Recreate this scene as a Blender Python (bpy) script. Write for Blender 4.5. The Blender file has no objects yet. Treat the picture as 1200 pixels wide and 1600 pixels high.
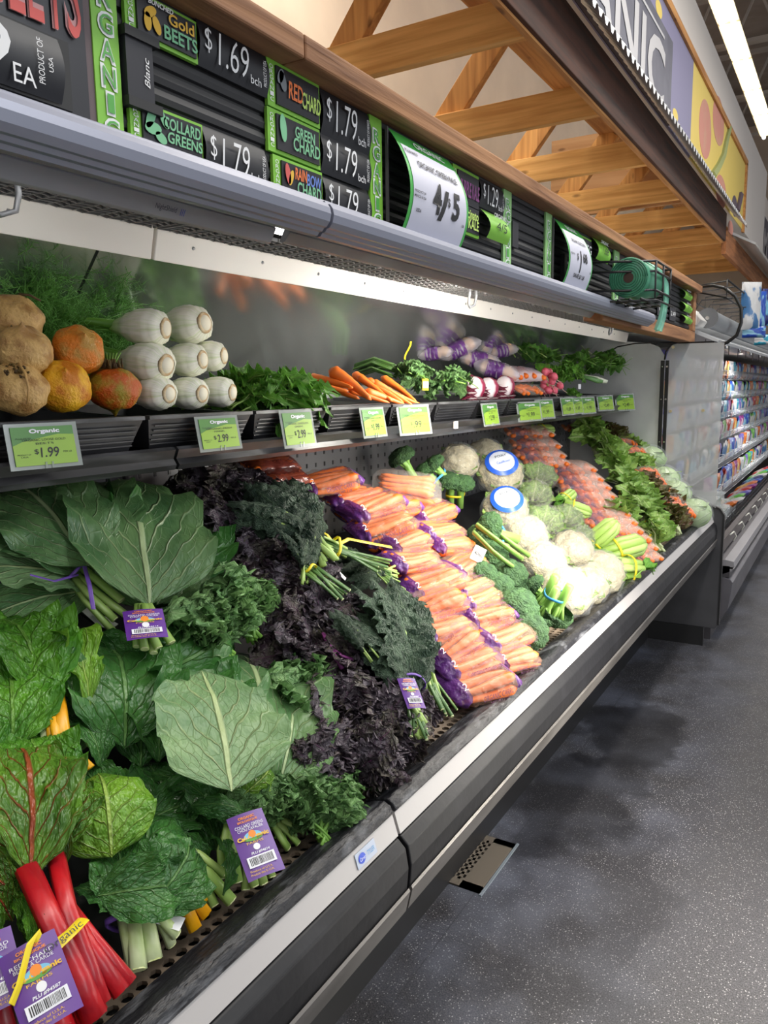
import bpy, bmesh, math, random
import numpy as np
from mathutils import Vector, Matrix, noise

SC = bpy.context.scene
COL = SC.collection
# ---------------------------------------------------------------- camera
F = 1220.0
H = 1.55
def _basis():
    Y = np.array([735.0, -202.0, F]); Y /= np.linalg.norm(Y)
    h2 = np.array([-265.0, -202.0 + 15.0, F])
    Z = np.cross(Y, h2); Z /= np.linalg.norm(Z)
    if Z[1] > 0: Z = -Z
    return np.array([np.cross(Y, Z), Y, Z])
RB = _basis()
cam_data = bpy.data.cameras.new('camera')
cam_data.sensor_fit = 'VERTICAL'
cam_data.sensor_height = 36.0
cam_data.lens = F / 1600 * 36.0
cam_data.clip_start = 0.02
cam_data.clip_end = 200
cam = bpy.data.objects.new('camera', cam_data)
COL.objects.link(cam)
r_ = RB @ np.array([1.0, 0, 0]); u_ = RB @ np.array([0, -1.0, 0]); b_ = RB @ np.array([0, 0, -1.0])
cam.matrix_world = Matrix(((r_[0], u_[0], b_[0], 0), (r_[1], u_[1], b_[1], 0), (r_[2], u_[2], b_[2], H), (0, 0, 0, 1)))
SC.camera = cam
# ---------------------------------------------------------------- light and exposure
SC.view_settings.view_transform = 'Standard'
SC.view_settings.look = 'None'
SC.view_settings.gamma = 1
SC.view_settings.use_curve_mapping = False
SC.view_settings.exposure = 0.08
W = bpy.data.worlds.new('store_ambient'); SC.world = W
W.use_nodes = True
W.node_tree.nodes['Background'].inputs[0].default_value = (0.93, 0.95, 1.0, 1)
W.node_tree.nodes['Background'].inputs[1].default_value = 0.42
SC.cycles.max_bounces = 8
SC.cycles.transparent_max_bounces = 24
def area_light(name, loc, size, size_y, power, target, color=(1, 1, 1)):
    l = bpy.data.lights.new(name, 'AREA'); l.shape = 'RECTANGLE'; l.size = size; l.size_y = size_y
    l.energy = power; l.color = color
    o = bpy.data.objects.new(name, l); COL.objects.link(o); o.location = loc
    d = Vector(target) - Vector(loc)
    q = d.to_track_quat('-Z', 'Y'); o.rotation_euler = q.to_euler()
    return o
# store lamps: long fluorescent rows that run along the aisle under the roof
area_light('aisle_lamp_light', (0.35, 4.0, 4.6), 0.3, 12.0, 185, (0.35, 4.0, 0), (1, 0.96, 0.90))
area_light('aisle_lamp_light', (3.2, 3.0, 5.0), 0.3, 14.0, 300, (-0.6, 3.0, 0.8), (0.9, 0.95, 1))
# tube lamps in the canopy of the display case
area_light('canopy_lamp_light', (-0.965, 2.2, 1.842), 0.04, 5.2, 86, (-1.36, 2.2, 1.48), (1, 0.945, 0.85))
area_light('canopy_lamp_light', (-0.90, 9.0, 1.80), 0.05, 7.6, 75, (-1.3, 9.0, 1.1), (1, 0.97, 0.95))
# warm area light added over the timber roof to brighten the trusses
area_light('truss_fill_light', (-2.6, 4.5, 5.2), 0.3, 9.0, 260, (-2.2, 4.5, 3), (1, 0.93, 0.82))

# ---------------------------------------------------------------- pixel helpers (a ray of the camera met with a real surface)
def ray(px, py): return RB @ np.array([px - 600.0, py - 800.0, F])
O3 = np.array([0, 0, H])
def onX(px, py, x): d = ray(px, py); return Vector(O3 + d * (x / d[0]))
def onY(px, py, y): d = ray(px, py); return Vector(O3 + d * (y / d[1]))
def onZ(px, py, z): d = ray(px, py); return Vector(O3 + d * ((z - H) / d[2]))
SN = np.array([.6, 0, .8]); SP = np.array([-.78, 0, .82])
def onS(px, py, lift=0.0):
    d = ray(px, py); p0 = SP + SN * lift
    return Vector(O3 + d * (SN @ (p0 - O3) / (SN @ d)))
S_UP = Vector((-.8, 0, .6)); S_N = Vector((.6, 0, .8)); S_Y = Vector((0, 1, 0))

# ---------------------------------------------------------------- mesh helpers
class MB:
    def __init__(s): s.v = []; s.f = []; s.m = []; s.uv = {}
    def add(s, vs, fs, mi=0):
        o = len(s.v); s.v.extend([tuple(x) for x in vs])
        for f in fs: s.f.append(tuple(i + o for i in f)); s.m.append(mi)
        return o
    def box(s, a, b, mi=0, M=None):
        x0, y0, z0 = a; x1, y1, z1 = b
        vs = [Vector(p) for p in ((x0,y0,z0),(x1,y0,z0),(x1,y1,z0),(x0,y1,z0),(x0,y0,z1),(x1,y0,z1),(x1,y1,z1),(x0,y1,z1))]
        if M: vs = [M @ v for v in vs]
        s.add(vs, [(0,3,2,1),(4,5,6,7),(0,1,5,4),(1,2,6,5),(2,3,7,6),(3,0,4,7)], mi); return s
    def prism(s, prof, y0, y1, mi=0, caps=True):
        n = len(prof)
        vs = [(x, y0, z) for x, z in prof] + [(x, y1, z) for x, z in prof]
        fs = [(i, (i+1) % n, n + (i+1) % n, n + i) for i in range(n)]
        if caps: fs += [tuple(range(n-1, -1, -1)), tuple(range(n, 2*n))]
        s.add(vs, fs, mi); return s
    def bar(s, p, q, w, h, up=(0,0,1), mi=0):
        p = Vector(p); q = Vector(q); d = (q-p).normalized(); sd = d.cross(Vector(up)).normalized(); u = sd.cross(d)
        vs = [p+sd*a*w/2+u*b*h/2 for a,b in ((-1,-1),(1,-1),(1,1),(-1,1))] + [q+sd*a*w/2+u*b*h/2 for a,b in ((-1,-1),(1,-1),(1,1),(-1,1))]
        s.add(vs, [(0,3,2,1),(4,5,6,7),(0,1,5,4),(1,2,6,5),(2,3,7,6),(3,0,4,7)], mi); return s
    def tube(s, pts, rad, n=8, mi=0, caps=True, flat=1.0, up=(0,0,1), rib=0):
        pts = [Vector(p) for p in pts]; k = len(pts)
        if not hasattr(rad, '__len__'): rad = [rad]*k
        vs = []; last = Vector(up)
        for i, p in enumerate(pts):
            d = (pts[min(i+1,k-1)] - pts[max(i-1,0)])
            if d.length < 1e-9: d = Vector((0,0,1))
            d.normalize()
            sd = d.cross(last)
            if sd.length < 1e-3: sd = d.cross(Vector((1,0,.1)))
            sd.normalize(); u = sd.cross(d).normalized(); last = u
            for j in range(n):
                a = 2*math.pi*j/n; q = rad[i]*(1+(rib if j % 2 else -rib)); vs.append(p + sd*math.cos(a)*q + u*math.sin(a)*q*flat)
        fs = [(i*n+j, i*n+(j+1)%n, (i+1)*n+(j+1)%n, (i+1)*n+j) for i in range(k-1) for j in range(n)]
        if caps: fs += [tuple(range(n-1,-1,-1)), tuple((k-1)*n+j for j in range(n))]
        s.add(vs, fs, mi); return s
    def lathe(s, prof, n=20, mi=0, M=None, mod=None):
        vs = []
        for i, (r, z) in enumerate(prof):
            for j in range(n):
                a = 2*math.pi*j/n; rr = r*(mod(a, i/(len(prof)-1)) if mod else 1)
                v = Vector((rr*math.cos(a), rr*math.sin(a), z)); vs.append(M @ v if M else v)
        k = len(prof)
        fs = [(i*n+j, i*n+(j+1)%n, (i+1)*n+(j+1)%n, (i+1)*n+j) for i in range(k-1) for j in range(n)]
        fs += [tuple(range(n-1,-1,-1)), tuple((k-1)*n+j for j in range(n))]
        s.add(vs, fs, mi); return s
    def grid(s, fn, nu, nv, mi=0):
        o = len(s.v)
        for j in range(nv+1):
            for i in range(nu+1):
                u, v = i/nu, j/nv; s.uv[len(s.v)] = (u, v); s.v.append(tuple(fn(u, v)))
        for j in range(nv):
            for i in range(nu):
                a = o + j*(nu+1) + i; s.f.append((a, a+1, a+nu+2, a+nu+1)); s.m.append(mi)
        return s
    def mesh(s, name, mats, smooth=False):
        me = bpy.data.meshes.new(name); me.from_pydata(s.v, [], s.f)
        if not isinstance(mats, (list, tuple)): mats = [mats]
        for m in mats: me.materials.append(m)
        me.polygons.foreach_set('material_index', s.m)
        if smooth: me.polygons.foreach_set('use_smooth', [True]*len(s.f))
        if s.uv:
            l = me.uv_layers.new(name='UVMap'); n = len(me.loops); idx = np.empty(n, dtype=np.int32)
            me.loops.foreach_get('vertex_index', idx)
            arr = np.zeros((len(s.v), 2), dtype=np.float32)
            for k, u in s.uv.items(): arr[k] = u
            l.data.foreach_set('uv', arr[idx].ravel())
        me.update(); return me
    def build(s, name, mats, parent=None, smooth=False, bevel=0):
        o = obj(name, s.mesh(name, mats, smooth), parent)
        if bevel:
            b = o.modifiers.new('bevel', 'BEVEL'); b.width = bevel; b.segments = 2; b.limit_method = 'ANGLE'
        return o
def obj(name, me, parent=None, M=None):
    o = bpy.data.objects.new(name, me); COL.objects.link(o)
    if parent: o.parent = parent
    if M is not None: o.matrix_local = M
    return o
def tag(o, label, cat, group=None, kind=None):
    o['label'] = label; o['category'] = cat
    if group: o['group'] = group
    if kind: o['kind'] = kind
    return o
def thing(name, label, cat, group=None, loc=(0,0,0), M=None):
    o = bpy.data.objects.new(name, None); COL.objects.link(o); o.empty_display_size = .05
    o.matrix_world = M if M is not None else Matrix.Translation(loc)
    return tag(o, label, cat, group)
def struct(o): o['kind'] = 'structure'; return o
def copy_tree(o, M=None, label=None, group=None, parent=None):
    c = o.copy(); COL.objects.link(c)
    if parent: c.parent = parent
    for ch in list(o.children): copy_tree(ch, parent=c)
    if M is not None: c.matrix_world = M
    if label: c['label'] = label
    if group: c['group'] = group
    return c
def frame(loc, x, z):
    """matrix with the given x axis and (nearly) the given z axis"""
    x = Vector(x).normalized(); z = Vector(z); y = z.cross(x).normalized(); z = x.cross(y)
    return Matrix(((x.x, y.x, z.x, loc[0]), (x.y, y.y, z.y, loc[1]), (x.z, y.z, z.z, loc[2]), (0,0,0,1)))
def ordw(i): return ['first','second','third','fourth','fifth','sixth','seventh','eighth','ninth','tenth','eleventh','twelfth','thirteenth','fourteenth','fifteenth','sixteenth'][i]
def fbm(p, o=3): return noise.fractal(Vector(p), 1.0, 2.0, o)

# ---------------------------------------------------------------- materials
def nt(name):
    m = bpy.data.materials.new(name); m.use_nodes = True; t = m.node_tree; b = t.nodes['Principled BSDF']
    return m, t, b
def lnk(t, a, b): t.links.new(a, b)
def node(t, ty, **kw):
    n = t.nodes.new(ty)
    for k, v in kw.items():
        if k[0] == 'i' and k[1:].isdigit(): n.inputs[int(k[1:])].default_value = v
        elif k in n.inputs: n.inputs[k].default_value = v
        else: setattr(n, k, v)
    return n
def c4(c): return (c[0], c[1], c[2], 1)
def srgb(r, g, b):
    f = lambda x: (x/255/12.92 if x/255 <= .04045 else ((x/255+.055)/1.055)**2.4)
    return (f(r), f(g), f(b))
def mat(name, c, rough=.5, metal=0, c2=None, scale=8, stretch=(1,1,1), bump=0, bscale=None, thr=(.35,.65), coord='Object', alpha=1, spec=.5, rnd=0, trans=0, emit=0, detail=4, wet=0):
    m, t, b = nt(name)
    b.inputs['Base Color'].default_value = c4(c); b.inputs['Roughness'].default_value = rough
    b.inputs['Metallic'].default_value = metal; b.inputs['Specular IOR Level'].default_value = spec
    b.inputs['Alpha'].default_value = alpha
    if emit: b.inputs['Emission Color'].default_value = c4(c); b.inputs['Emission Strength'].default_value = emit
    if c2 is not None or bump or rnd:
        tc = node(t, 'ShaderNodeTexCoord'); mp = node(t, 'ShaderNodeMapping'); mp.inputs['Scale'].default_value = stretch
        lnk(t, tc.outputs[coord], mp.inputs[0])
    col = None
    if c2 is not None:
        nz = node(t, 'ShaderNodeTexNoise'); nz.inputs['Scale'].default_value = scale; nz.inputs['Detail'].default_value = detail
        lnk(t, mp.outputs[0], nz.inputs['Vector'])
        mr = node(t, 'ShaderNodeMapRange'); mr.inputs[1].default_value = thr[0]; mr.inputs[2].default_value = thr[1]
        lnk(t, nz.outputs[0], mr.inputs[0])
        mx = node(t, 'ShaderNodeMix', data_type='RGBA'); mx.inputs[6].default_value = c4(c); mx.inputs[7].default_value = c4(c2)
        lnk(t, mr.outputs[0], mx.inputs[0]); col = mx.outputs[2]
    if rnd:
        oi = node(t, 'ShaderNodeObjectInfo'); hs = node(t, 'ShaderNodeHueSaturation')
        mr2 = node(t, 'ShaderNodeMapRange'); mr2.inputs[3].default_value = 1-rnd; mr2.inputs[4].default_value = 1+rnd
        lnk(t, oi.outputs['Random'], mr2.inputs[0]); lnk(t, mr2.outputs[0], hs.inputs['Value'])
        if col: lnk(t, col, hs.inputs['Color'])
        else: hs.inputs['Color'].default_value = c4(c)
        col = hs.outputs[0]
    if col: lnk(t, col, b.inputs['Base Color'])
    if bump:
        n2 = node(t, 'ShaderNodeTexNoise'); n2.inputs['Scale'].default_value = bscale or scale*3; n2.inputs['Detail'].default_value = 3
        lnk(t, mp.outputs[0], n2.inputs['Vector'])
        bp = node(t, 'ShaderNodeBump'); bp.inputs['Strength'].default_value = bump; bp.inputs['Distance'].default_value = .01
        lnk(t, n2.outputs[0], bp.inputs['Height']); lnk(t, bp.outputs[0], b.inputs['Normal'])
    return m
def film(name, c=(.9,.92,.95), alpha=.22, rough=.12, bscale=25, bump=.8):
    """clear wrinkled plastic"""
    m = mat(name, c, rough, bump=bump, bscale=bscale, alpha=alpha, spec=.8)
    return m
def wood(name, c, c2, axis=1, rough=.75, sc=1.0, bump=.35):
    m, t, b = nt(name); b.inputs['Roughness'].default_value = rough
    tc = node(t, 'ShaderNodeTexCoord'); mp = node(t, 'ShaderNodeMapping')
    s = [28*sc, 28*sc, 28*sc]; s[axis] = 1.6*sc; mp.inputs['Scale'].default_value = s
    oi = node(t, 'ShaderNodeObjectInfo'); va = node(t, 'ShaderNodeVectorMath', operation='SCALE'); va.inputs[0].default_value = (7, 5, 9)
    lnk(t, oi.outputs['Random'], va.inputs['Scale']); ad = node(t, 'ShaderNodeVectorMath', operation='ADD')
    lnk(t, tc.outputs['Object'], ad.inputs[0]); lnk(t, va.outputs[0], ad.inputs[1]); lnk(t, ad.outputs[0], mp.inputs[0])
    nz = node(t, 'ShaderNodeTexNoise'); nz.inputs['Scale'].default_value = 1; nz.inputs['Detail'].default_value = 5; nz.inputs['Distortion'].default_value = .6
    lnk(t, mp.outputs[0], nz.inputs['Vector'])
    mr = node(t, 'ShaderNodeMapRange'); mr.inputs[1].default_value = .36; mr.inputs[2].default_value = .66; lnk(t, nz.outputs[0], mr.inputs[0])
    mx = node(t, 'ShaderNodeMix', data_type='RGBA'); mx.inputs[6].default_value = c4(c); mx.inputs[7].default_value = c4(c2); lnk(t, mr.outputs[0], mx.inputs[0])
    # knots
    vo = node(t, 'ShaderNodeTexVoronoi'); vo.inputs['Scale'].default_value = 1
    m2 = node(t, 'ShaderNodeMapping'); k = [7, 7, 7]; k[axis] = 2.6; m2.inputs['Scale'].default_value = k; lnk(t, ad.outputs[0], m2.inputs[0]); lnk(t, m2.outputs[0], vo.inputs['Vector'])
    kr = node(t, 'ShaderNodeMapRange'); kr.inputs[1].default_value = .06; kr.inputs[2].default_value = .13; kr.inputs[3].default_value = .75; kr.inputs[4].default_value = 0
    lnk(t, vo.outputs['Distance'], kr.inputs[0])
    m3 = node(t, 'ShaderNodeMix', data_type='RGBA'); m3.inputs[7].default_value = (c2[0]*.35, c2[1]*.3, c2[2]*.3, 1)
    lnk(t, kr.outputs[0], m3.inputs[0]); lnk(t, mx.outputs[2], m3.inputs[6]); lnk(t, m3.outputs[2], b.inputs['Base Color'])
    bp = node(t, 'ShaderNodeBump'); bp.inputs['Strength'].default_value = bump; bp.inputs['Distance'].default_value = .004; lnk(t, nz.outputs[0], bp.inputs['Height']); lnk(t, bp.outputs[0], b.inputs['Normal'])
    return m
def leafmat(name, c, c2, vein, nlat=9, slant=.55, vw=.035, rough=.42, net=14, crinkle=.5, cr_scale=22, rnd=.12, tl=.18, vamt=.8, spots=0):
    m, t, b = nt(name)
    b.inputs['Roughness'].default_value = rough; b.inputs['Specular IOR Level'].default_value = .5
    uv = node(t, 'ShaderNodeUVMap'); sx = node(t, 'ShaderNodeSeparateXYZ'); lnk(t, uv.outputs[0], sx.inputs[0])
    def M(op, a, bb=None, cc=None):
        n = node(t, 'ShaderNodeMath', operation=op)
        for i, x in enumerate((a, bb, cc)):
            if x is None: continue
            if hasattr(x, 'links'): lnk(t, x, n.inputs[i])
            else: n.inputs[i].default_value = x
        return n.outputs[0]
    def MR(x, a, b2, c_, d):
        n = node(t, 'ShaderNodeMapRange'); lnk(t, x, n.inputs[0])
        for i, q in enumerate((a, b2, c_, d)): n.inputs[i+1].default_value = q
        return n.outputs[0]
    U = M('MULTIPLY', M('SUBTRACT', sx.outputs[0], .5), 2.0)
    nz = node(t, 'ShaderNodeTexNoise'); nz.inputs['Scale'].default_value = 5; lnk(t, uv.outputs[0], nz.inputs['Vector'])
    wob = M('MULTIPLY', M('SUBTRACT', nz.outputs[0], .5), .16)
    aU = M('ABSOLUTE', U)
    mid = MR(aU, vw*.9, vw*1.7, 1, 0)
    ph = M('MULTIPLY', M('ADD', M('SUBTRACT', sx.outputs[1], M('MULTIPLY', M('POWER', aU, .85), slant*.6)), wob), float(nlat))
    # sides are staggered by half a step
    ph = M('ADD', ph, M('MULTIPLY', M('GREATER_THAN', U, 0.0), .5))
    fr = M('ABSOLUTE', M('SUBTRACT', M('FRACT', ph), .5))
    lat = MR(fr, .0, .085, 1, 0)
    lat = M('MULTIPLY', lat, MR(aU, .3, .95, 1, .25))
    vo = node(t, 'ShaderNodeTexVoronoi', feature='DISTANCE_TO_EDGE'); vo.inputs['Scale'].default_value = net
    lnk(t, uv.outputs[0], vo.inputs['Vector'])
    netm = MR(vo.outputs['Distance'], 0, .035, .17, 0)
    v = M('MAXIMUM', M('MAXIMUM', mid, lat), netm)
    va = M('MULTIPLY', v, vamt)
    n2 = node(t, 'ShaderNodeTexNoise'); n2.inputs['Scale'].default_value = 3.5; n2.inputs['Detail'].default_value = 4
    tc = node(t, 'ShaderNodeTexCoord'); oi = node(t, 'ShaderNodeObjectInfo'); ad = node(t, 'ShaderNodeVectorMath', operation='ADD')
    lnk(t, uv.outputs[0], ad.inputs[0]); lnk(t, oi.outputs['Location'], ad.inputs[1]); lnk(t, ad.outputs[0], n2.inputs['Vector'])
    mx = node(t, 'ShaderNodeMix', data_type='RGBA'); mx.inputs[6].default_value = c4(c); mx.inputs[7].default_value = c4(c2)
    lnk(t, MR(n2.outputs[0], .35, .65, 0, 1), mx.inputs[0])
    hs = node(t, 'ShaderNodeHueSaturation'); lnk(t, mx.outputs[2], hs.inputs['Color'])
    lnk(t, MR(oi.outputs['Random'], 0, 1, 1-rnd, 1+rnd), hs.inputs['Value'])
    m2 = node(t, 'ShaderNodeMix', data_type='RGBA'); lnk(t, va, m2.inputs[0]); lnk(t, hs.outputs[0], m2.inputs[6]); m2.inputs[7].default_value = c4(vein)
    lnk(t, m2.outputs[2], b.inputs['Base Color'])
    n3 = node(t, 'ShaderNodeTexNoise'); n3.inputs['Scale'].default_value = cr_scale; n3.inputs['Detail'].default_value = 2; lnk(t, uv.outputs[0], n3.inputs['Vector'])
    hgt = M('SUBTRACT', M('MULTIPLY', n3.outputs[0], crinkle), M('MULTIPLY', v, .35))
    bp = node(t, 'ShaderNodeBump'); bp.inputs['Strength'].default_value = .9; bp.inputs['Distance'].default_value = .012
    lnk(t, hgt, bp.inputs['Height']); lnk(t, bp.outputs[0], b.inputs['Normal'])
    if tl:
        out = t.nodes['Material Output']; tr = node(t, 'ShaderNodeBsdfTranslucent'); mxs = node(t, 'ShaderNodeMixShader'); mxs.inputs[0].default_value = tl
        lnk(t, m2.outputs[2], tr.inputs[0]); lnk(t, b.outputs[0], mxs.inputs[1]); lnk(t, tr.outputs[0], mxs.inputs[2]); lnk(t, mxs.outputs[0], out.inputs[0])
    return m

BLACK = mat('black_plastic', (.012,.012,.014), .4, c2=(.05,.05,.055), scale=6, bump=.1)
BLACKM = mat('black_metal', (.012,.012,.013), .35)
CHROME = mat('chrome', (.7,.7,.7), .25, 1)
WHITE = mat('white_enamel', (.82,.80,.76), .35)
STEEL = mat('brushed_steel', (.42,.43,.44), .33, .75, c2=(.30,.31,.32), scale=3, stretch=(1,1,4), bump=.05)

# ---------------------------------------------------------------- text
_tc = {}
def text_mesh(s, m, shear=0.0, depth=0.0, bold=0.0):
    k = (s, m.name, shear, bold)
    if k in _tc: return _tc[k]
    cu = bpy.data.curves.new('lettering', 'FONT'); cu.body = s; cu.align_x = 'CENTER'; cu.align_y = 'CENTER'; cu.shear = shear; cu.offset = bold; cu.resolution_u = 3
    o = bpy.data.objects.new('lettering', cu); COL.objects.link(o)
    dg = bpy.context.evaluated_depsgraph_get(); dg.update()
    me = bpy.data.meshes.new_from_object(o.evaluated_get(dg)); bpy.data.objects.remove(o); 
    me.materials.clear(); me.materials.append(m)
    co = np.empty(len(me.vertices)*3); me.vertices.foreach_get('co', co); co = co.reshape(-1, 3)
    lo, hi = co.min(0), co.max(0)
    _tc[k] = (me, lo, hi); return _tc[k]
def put_text(s, m, center, right, up, w, h, parent, off=.0015, shear=0.0, bold=0.0, name='lettering', keep=False):
    """fits the writing to w x h metres, on the plane spanned by right and up (in the parent's space)"""
    me, lo, hi = text_mesh(s, m, shear, bold=bold)
    right = Vector(right).normalized(); up = Vector(up).normalized(); n = right.cross(up)
    sx = w/max(hi[0]-lo[0], 1e-4); sy = h/max(hi[1]-lo[1], 1e-4)
    if keep: sx = sy = min(sx, sy)
    c = Vector(center) + n*off - right*sx*(lo[0]+hi[0])/2 - up*sy*(lo[1]+hi[1])/2
    M = Matrix(((right.x*sx, up.x*sy, n.x, c.x), (right.y*sx, up.y*sy, n.y, c.y), (right.z*sx, up.z*sy, n.z, c.z), (0,0,0,1)))
    return obj(name, me, parent, M)
# ================================================================ SETTING
def floor_mat():
    m, t, b = nt('terrazzo')
    tc = node(t, 'ShaderNodeTexCoord')
    def nz(scale, detail=3):
        n = node(t, 'ShaderNodeTexNoise'); n.inputs['Scale'].default_value = scale; n.inputs['Detail'].default_value = detail; lnk(t, tc.outputs['Object'], n.inputs['Vector']); return n.outputs[0]
    def MR(x, a, b2, c, d):
        n = node(t, 'ShaderNodeMapRange'); lnk(t, x, n.inputs[0])
        for i, q in enumerate((a, b2, c, d)): n.inputs[i+1].default_value = q
        return n.outputs[0]
    def mix(f, a, bb):
        n = node(t, 'ShaderNodeMix', data_type='RGBA')
        for i, x in ((0, f), (6, a), (7, bb)):
            if hasattr(x, 'links'): lnk(t, x, n.inputs[i])
            else: n.inputs[i].default_value = x
        return n.outputs[2]
    base = mix(MR(nz(240, 2), .4, .62, 0, 1), (.016,.016,.020,1), (.066,.064,.070,1))
    # white chips
    v = node(t, 'ShaderNodeTexVoronoi'); v.inputs['Scale'].default_value = 140; lnk(t, tc.outputs['Object'], v.inputs['Vector'])
    sc = node(t, 'ShaderNodeSeparateColor'); lnk(t, v.outputs['Color'], sc.inputs[0])
    chip = node(t, 'ShaderNodeMath', operation='MULTIPLY'); lnk(t, MR(v.outputs['Distance'], .17, .26, 1, 0), chip.inputs[0]); lnk(t, MR(sc.outputs[0], .30, .36, 0, .62), chip.inputs[1])
    base = mix(chip.outputs[0], base, (.50,.50,.50,1))
    # white limescale haze by the case and dark wet patches: stains with a shape of their own
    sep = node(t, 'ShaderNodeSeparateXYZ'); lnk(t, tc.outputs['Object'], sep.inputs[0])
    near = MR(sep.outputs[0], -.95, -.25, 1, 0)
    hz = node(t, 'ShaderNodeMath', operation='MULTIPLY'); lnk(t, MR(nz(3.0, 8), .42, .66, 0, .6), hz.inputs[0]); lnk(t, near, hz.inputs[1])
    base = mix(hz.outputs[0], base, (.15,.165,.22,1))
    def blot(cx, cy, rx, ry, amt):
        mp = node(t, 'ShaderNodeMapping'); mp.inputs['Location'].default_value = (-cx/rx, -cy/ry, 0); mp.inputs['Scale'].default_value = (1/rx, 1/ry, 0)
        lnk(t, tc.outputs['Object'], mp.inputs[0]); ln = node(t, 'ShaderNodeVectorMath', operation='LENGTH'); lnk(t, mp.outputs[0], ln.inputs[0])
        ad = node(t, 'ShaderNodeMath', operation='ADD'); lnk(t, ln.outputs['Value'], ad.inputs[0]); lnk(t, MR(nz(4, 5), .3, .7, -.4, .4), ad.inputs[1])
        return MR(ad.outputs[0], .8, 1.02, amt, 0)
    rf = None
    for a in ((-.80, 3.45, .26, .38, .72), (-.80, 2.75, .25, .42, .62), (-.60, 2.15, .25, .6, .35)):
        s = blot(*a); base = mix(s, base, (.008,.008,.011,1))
    # tile joints
    br = node(t, 'ShaderNodeTexBrick'); br.inputs['Scale'].default_value = .55; br.inputs['Mortar Size'].default_value = .0012; br.offset = 0
    br.inputs['Color1'].default_value = (0,0,0,1); br.inputs['Color2'].default_value = (0,0,0,1); br.inputs['Mortar'].default_value = (1,1,1,1)
    lnk(t, tc.outputs['Object'], br.inputs['Vector'])
    base = mix(MR(br.outputs['Color'], 0, 1, 0, .4), base, (.02,.02,.024,1))
    lnk(t, base, b.inputs['Base Color'])
    lnk(t, MR(nz(6, 4), .3, .7, .38, .55), b.inputs['Roughness'])
    bp = node(t, 'ShaderNodeBump'); bp.inputs['Strength'].default_value = .15; bp.inputs['Distance'].default_value = .003; lnk(t, nz(160, 2), bp.inputs['Height']); lnk(t, bp.outputs[0], b.inputs['Normal'])
    return m
struct(MB().box((-4.2,-2,-.1), (3.5,26,0)).build('floor', floor_mat()))
PLASTER = mat('beige_plaster', srgb(206,190,172), .9, c2=srgb(196,180,163), scale=2)
struct(MB().box((-3.75,-2,0), (-3.6,26,6.9)).build('wall_left', PLASTER))
struct(MB().box((-3.6,19.0,0), (3.5,19.2,6.9)).build('wall_far', PLASTER))
struct(MB().box((-4.2,-2,6.9), (3.5,26,7.0)).build('ceiling', mat('dark_roof_deck', srgb(150,140,132), .9, c2=srgb(134,124,116), scale=3)))
# upper wall that carries the mural, above the timber roof
def mural_y(px, py, x=-1.3): return onX(px, py, x).y
upper = mat('upper_wall_paint', srgb(226,218,210), .85)
struct(MB().box((-1.46,-2,3.45), (-1.325,13.5,4.66)).build('wall_upper', upper))
struct(MB().box((-1.75,13.5,3.45), (-1.6,19,4.9)).build('wall_upper_far', upper))
# steel roof joists
JM = mat('grey_painted_steel', srgb(170,164,158), .6)
k = 0
for yy in (3.5, 5.7, 7.9, 10.1, 12.3, 14.5, 16.7):
    j = MB(); j.bar((-3.5, yy, 6.1), (3.3, yy, 6.1), .12, .05); j.bar((-3.5, yy, 6.75), (3.3, yy, 6.75), .10, .05)
    for i in range(12):
        a = -3.4 + i*.56; j.bar((a, yy, 6.1), (a+.28, yy, 6.75), .03, .03, (0,1,0)); j.bar((a+.28, yy, 6.75), (a+.56, yy, 6.1), .03, .03, (0,1,0))
    o = j.build('roof_joist', JM); o['group'] = 'open web roof joists'
    tag(o, ['grey open web steel joist crossing the roof at the top edge of the photo' if k == 0 else 'grey open web steel joist under the dark roof, %s one behind the nearest' % ordw(k-1)][0], 'roof joist', 'open web roof joists'); k += 1
# fluorescent rows under the roof
LAMP = mat('lamp_glow', (1,.96,.9), .5, emit=14)
HOUSING = mat('lamp_housing', (.7,.55,.3), .5)
yl = 2.0; i = 0
while yl < 14.5:
    t_ = thing('strip_light', 'bare twin tube fluorescent strip light of the roof row, %s from the near end' % ordw(i), 'strip light', 'fluorescent strip lights in a row', (-1.55, yl, 5.72))
    h = MB(); h.prism([(-.12,.03),(.12,.03),(.07,.10),(-.07,.10)], 0, 1.2); h.build('housing', HOUSING, t_)
    for s in (-.06, .06):
        g = MB(); g.tube([(s,.03,.0),(s,1.17,.0)], .028, 8); g.build('tube', LAMP, t_, True)
    yl += 1.24; i += 1

# ================================================================ TIMBER ROOF OVER THE CASES
GOLD = wood('golden_pine', srgb(236,184,112), srgb(206,150,80), 0)
GOLDY = wood('golden_pine_long', srgb(206,150,88), srgb(168,112,60), 1)
GOLDZ = wood('golden_pine_web', srgb(220,164,96), srgb(184,128,68), 2)
DARKW = wood('dark_stained_timber', srgb(92,56,34), srgb(58,34,22), 1)
ys = [1.15, 2.31, 3.48, 4.64, 5.82, 7.0, 8.17, 9.35, 10.5, 11.7]
for i, y in enumerate(ys):
    t_ = thing('roof_truss', 'golden pine roof truss above the sign boards, %s counted from the near end' % ordw(i), 'truss', 'pine roof trusses', (-1.3, y, 3.05))
    b = MB(); b.box((-2.3,-.028,0), (-.02,.028,.175)); b.build('bottom_chord', GOLD, t_, bevel=.004)
    b = MB(); b.bar((-1.10,.03,.02), (-.60,.03,.62), .15, .06, (0,1,0)); b.build('web_brace', GOLDZ, t_, bevel=.004)
tag(MB().box((-2.0,-1,3.66), (-1.72,11.9,3.70)).build('purlin', GOLDY), 'wide pine board running lengthwise above the truss chords', 'timber board')
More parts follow.
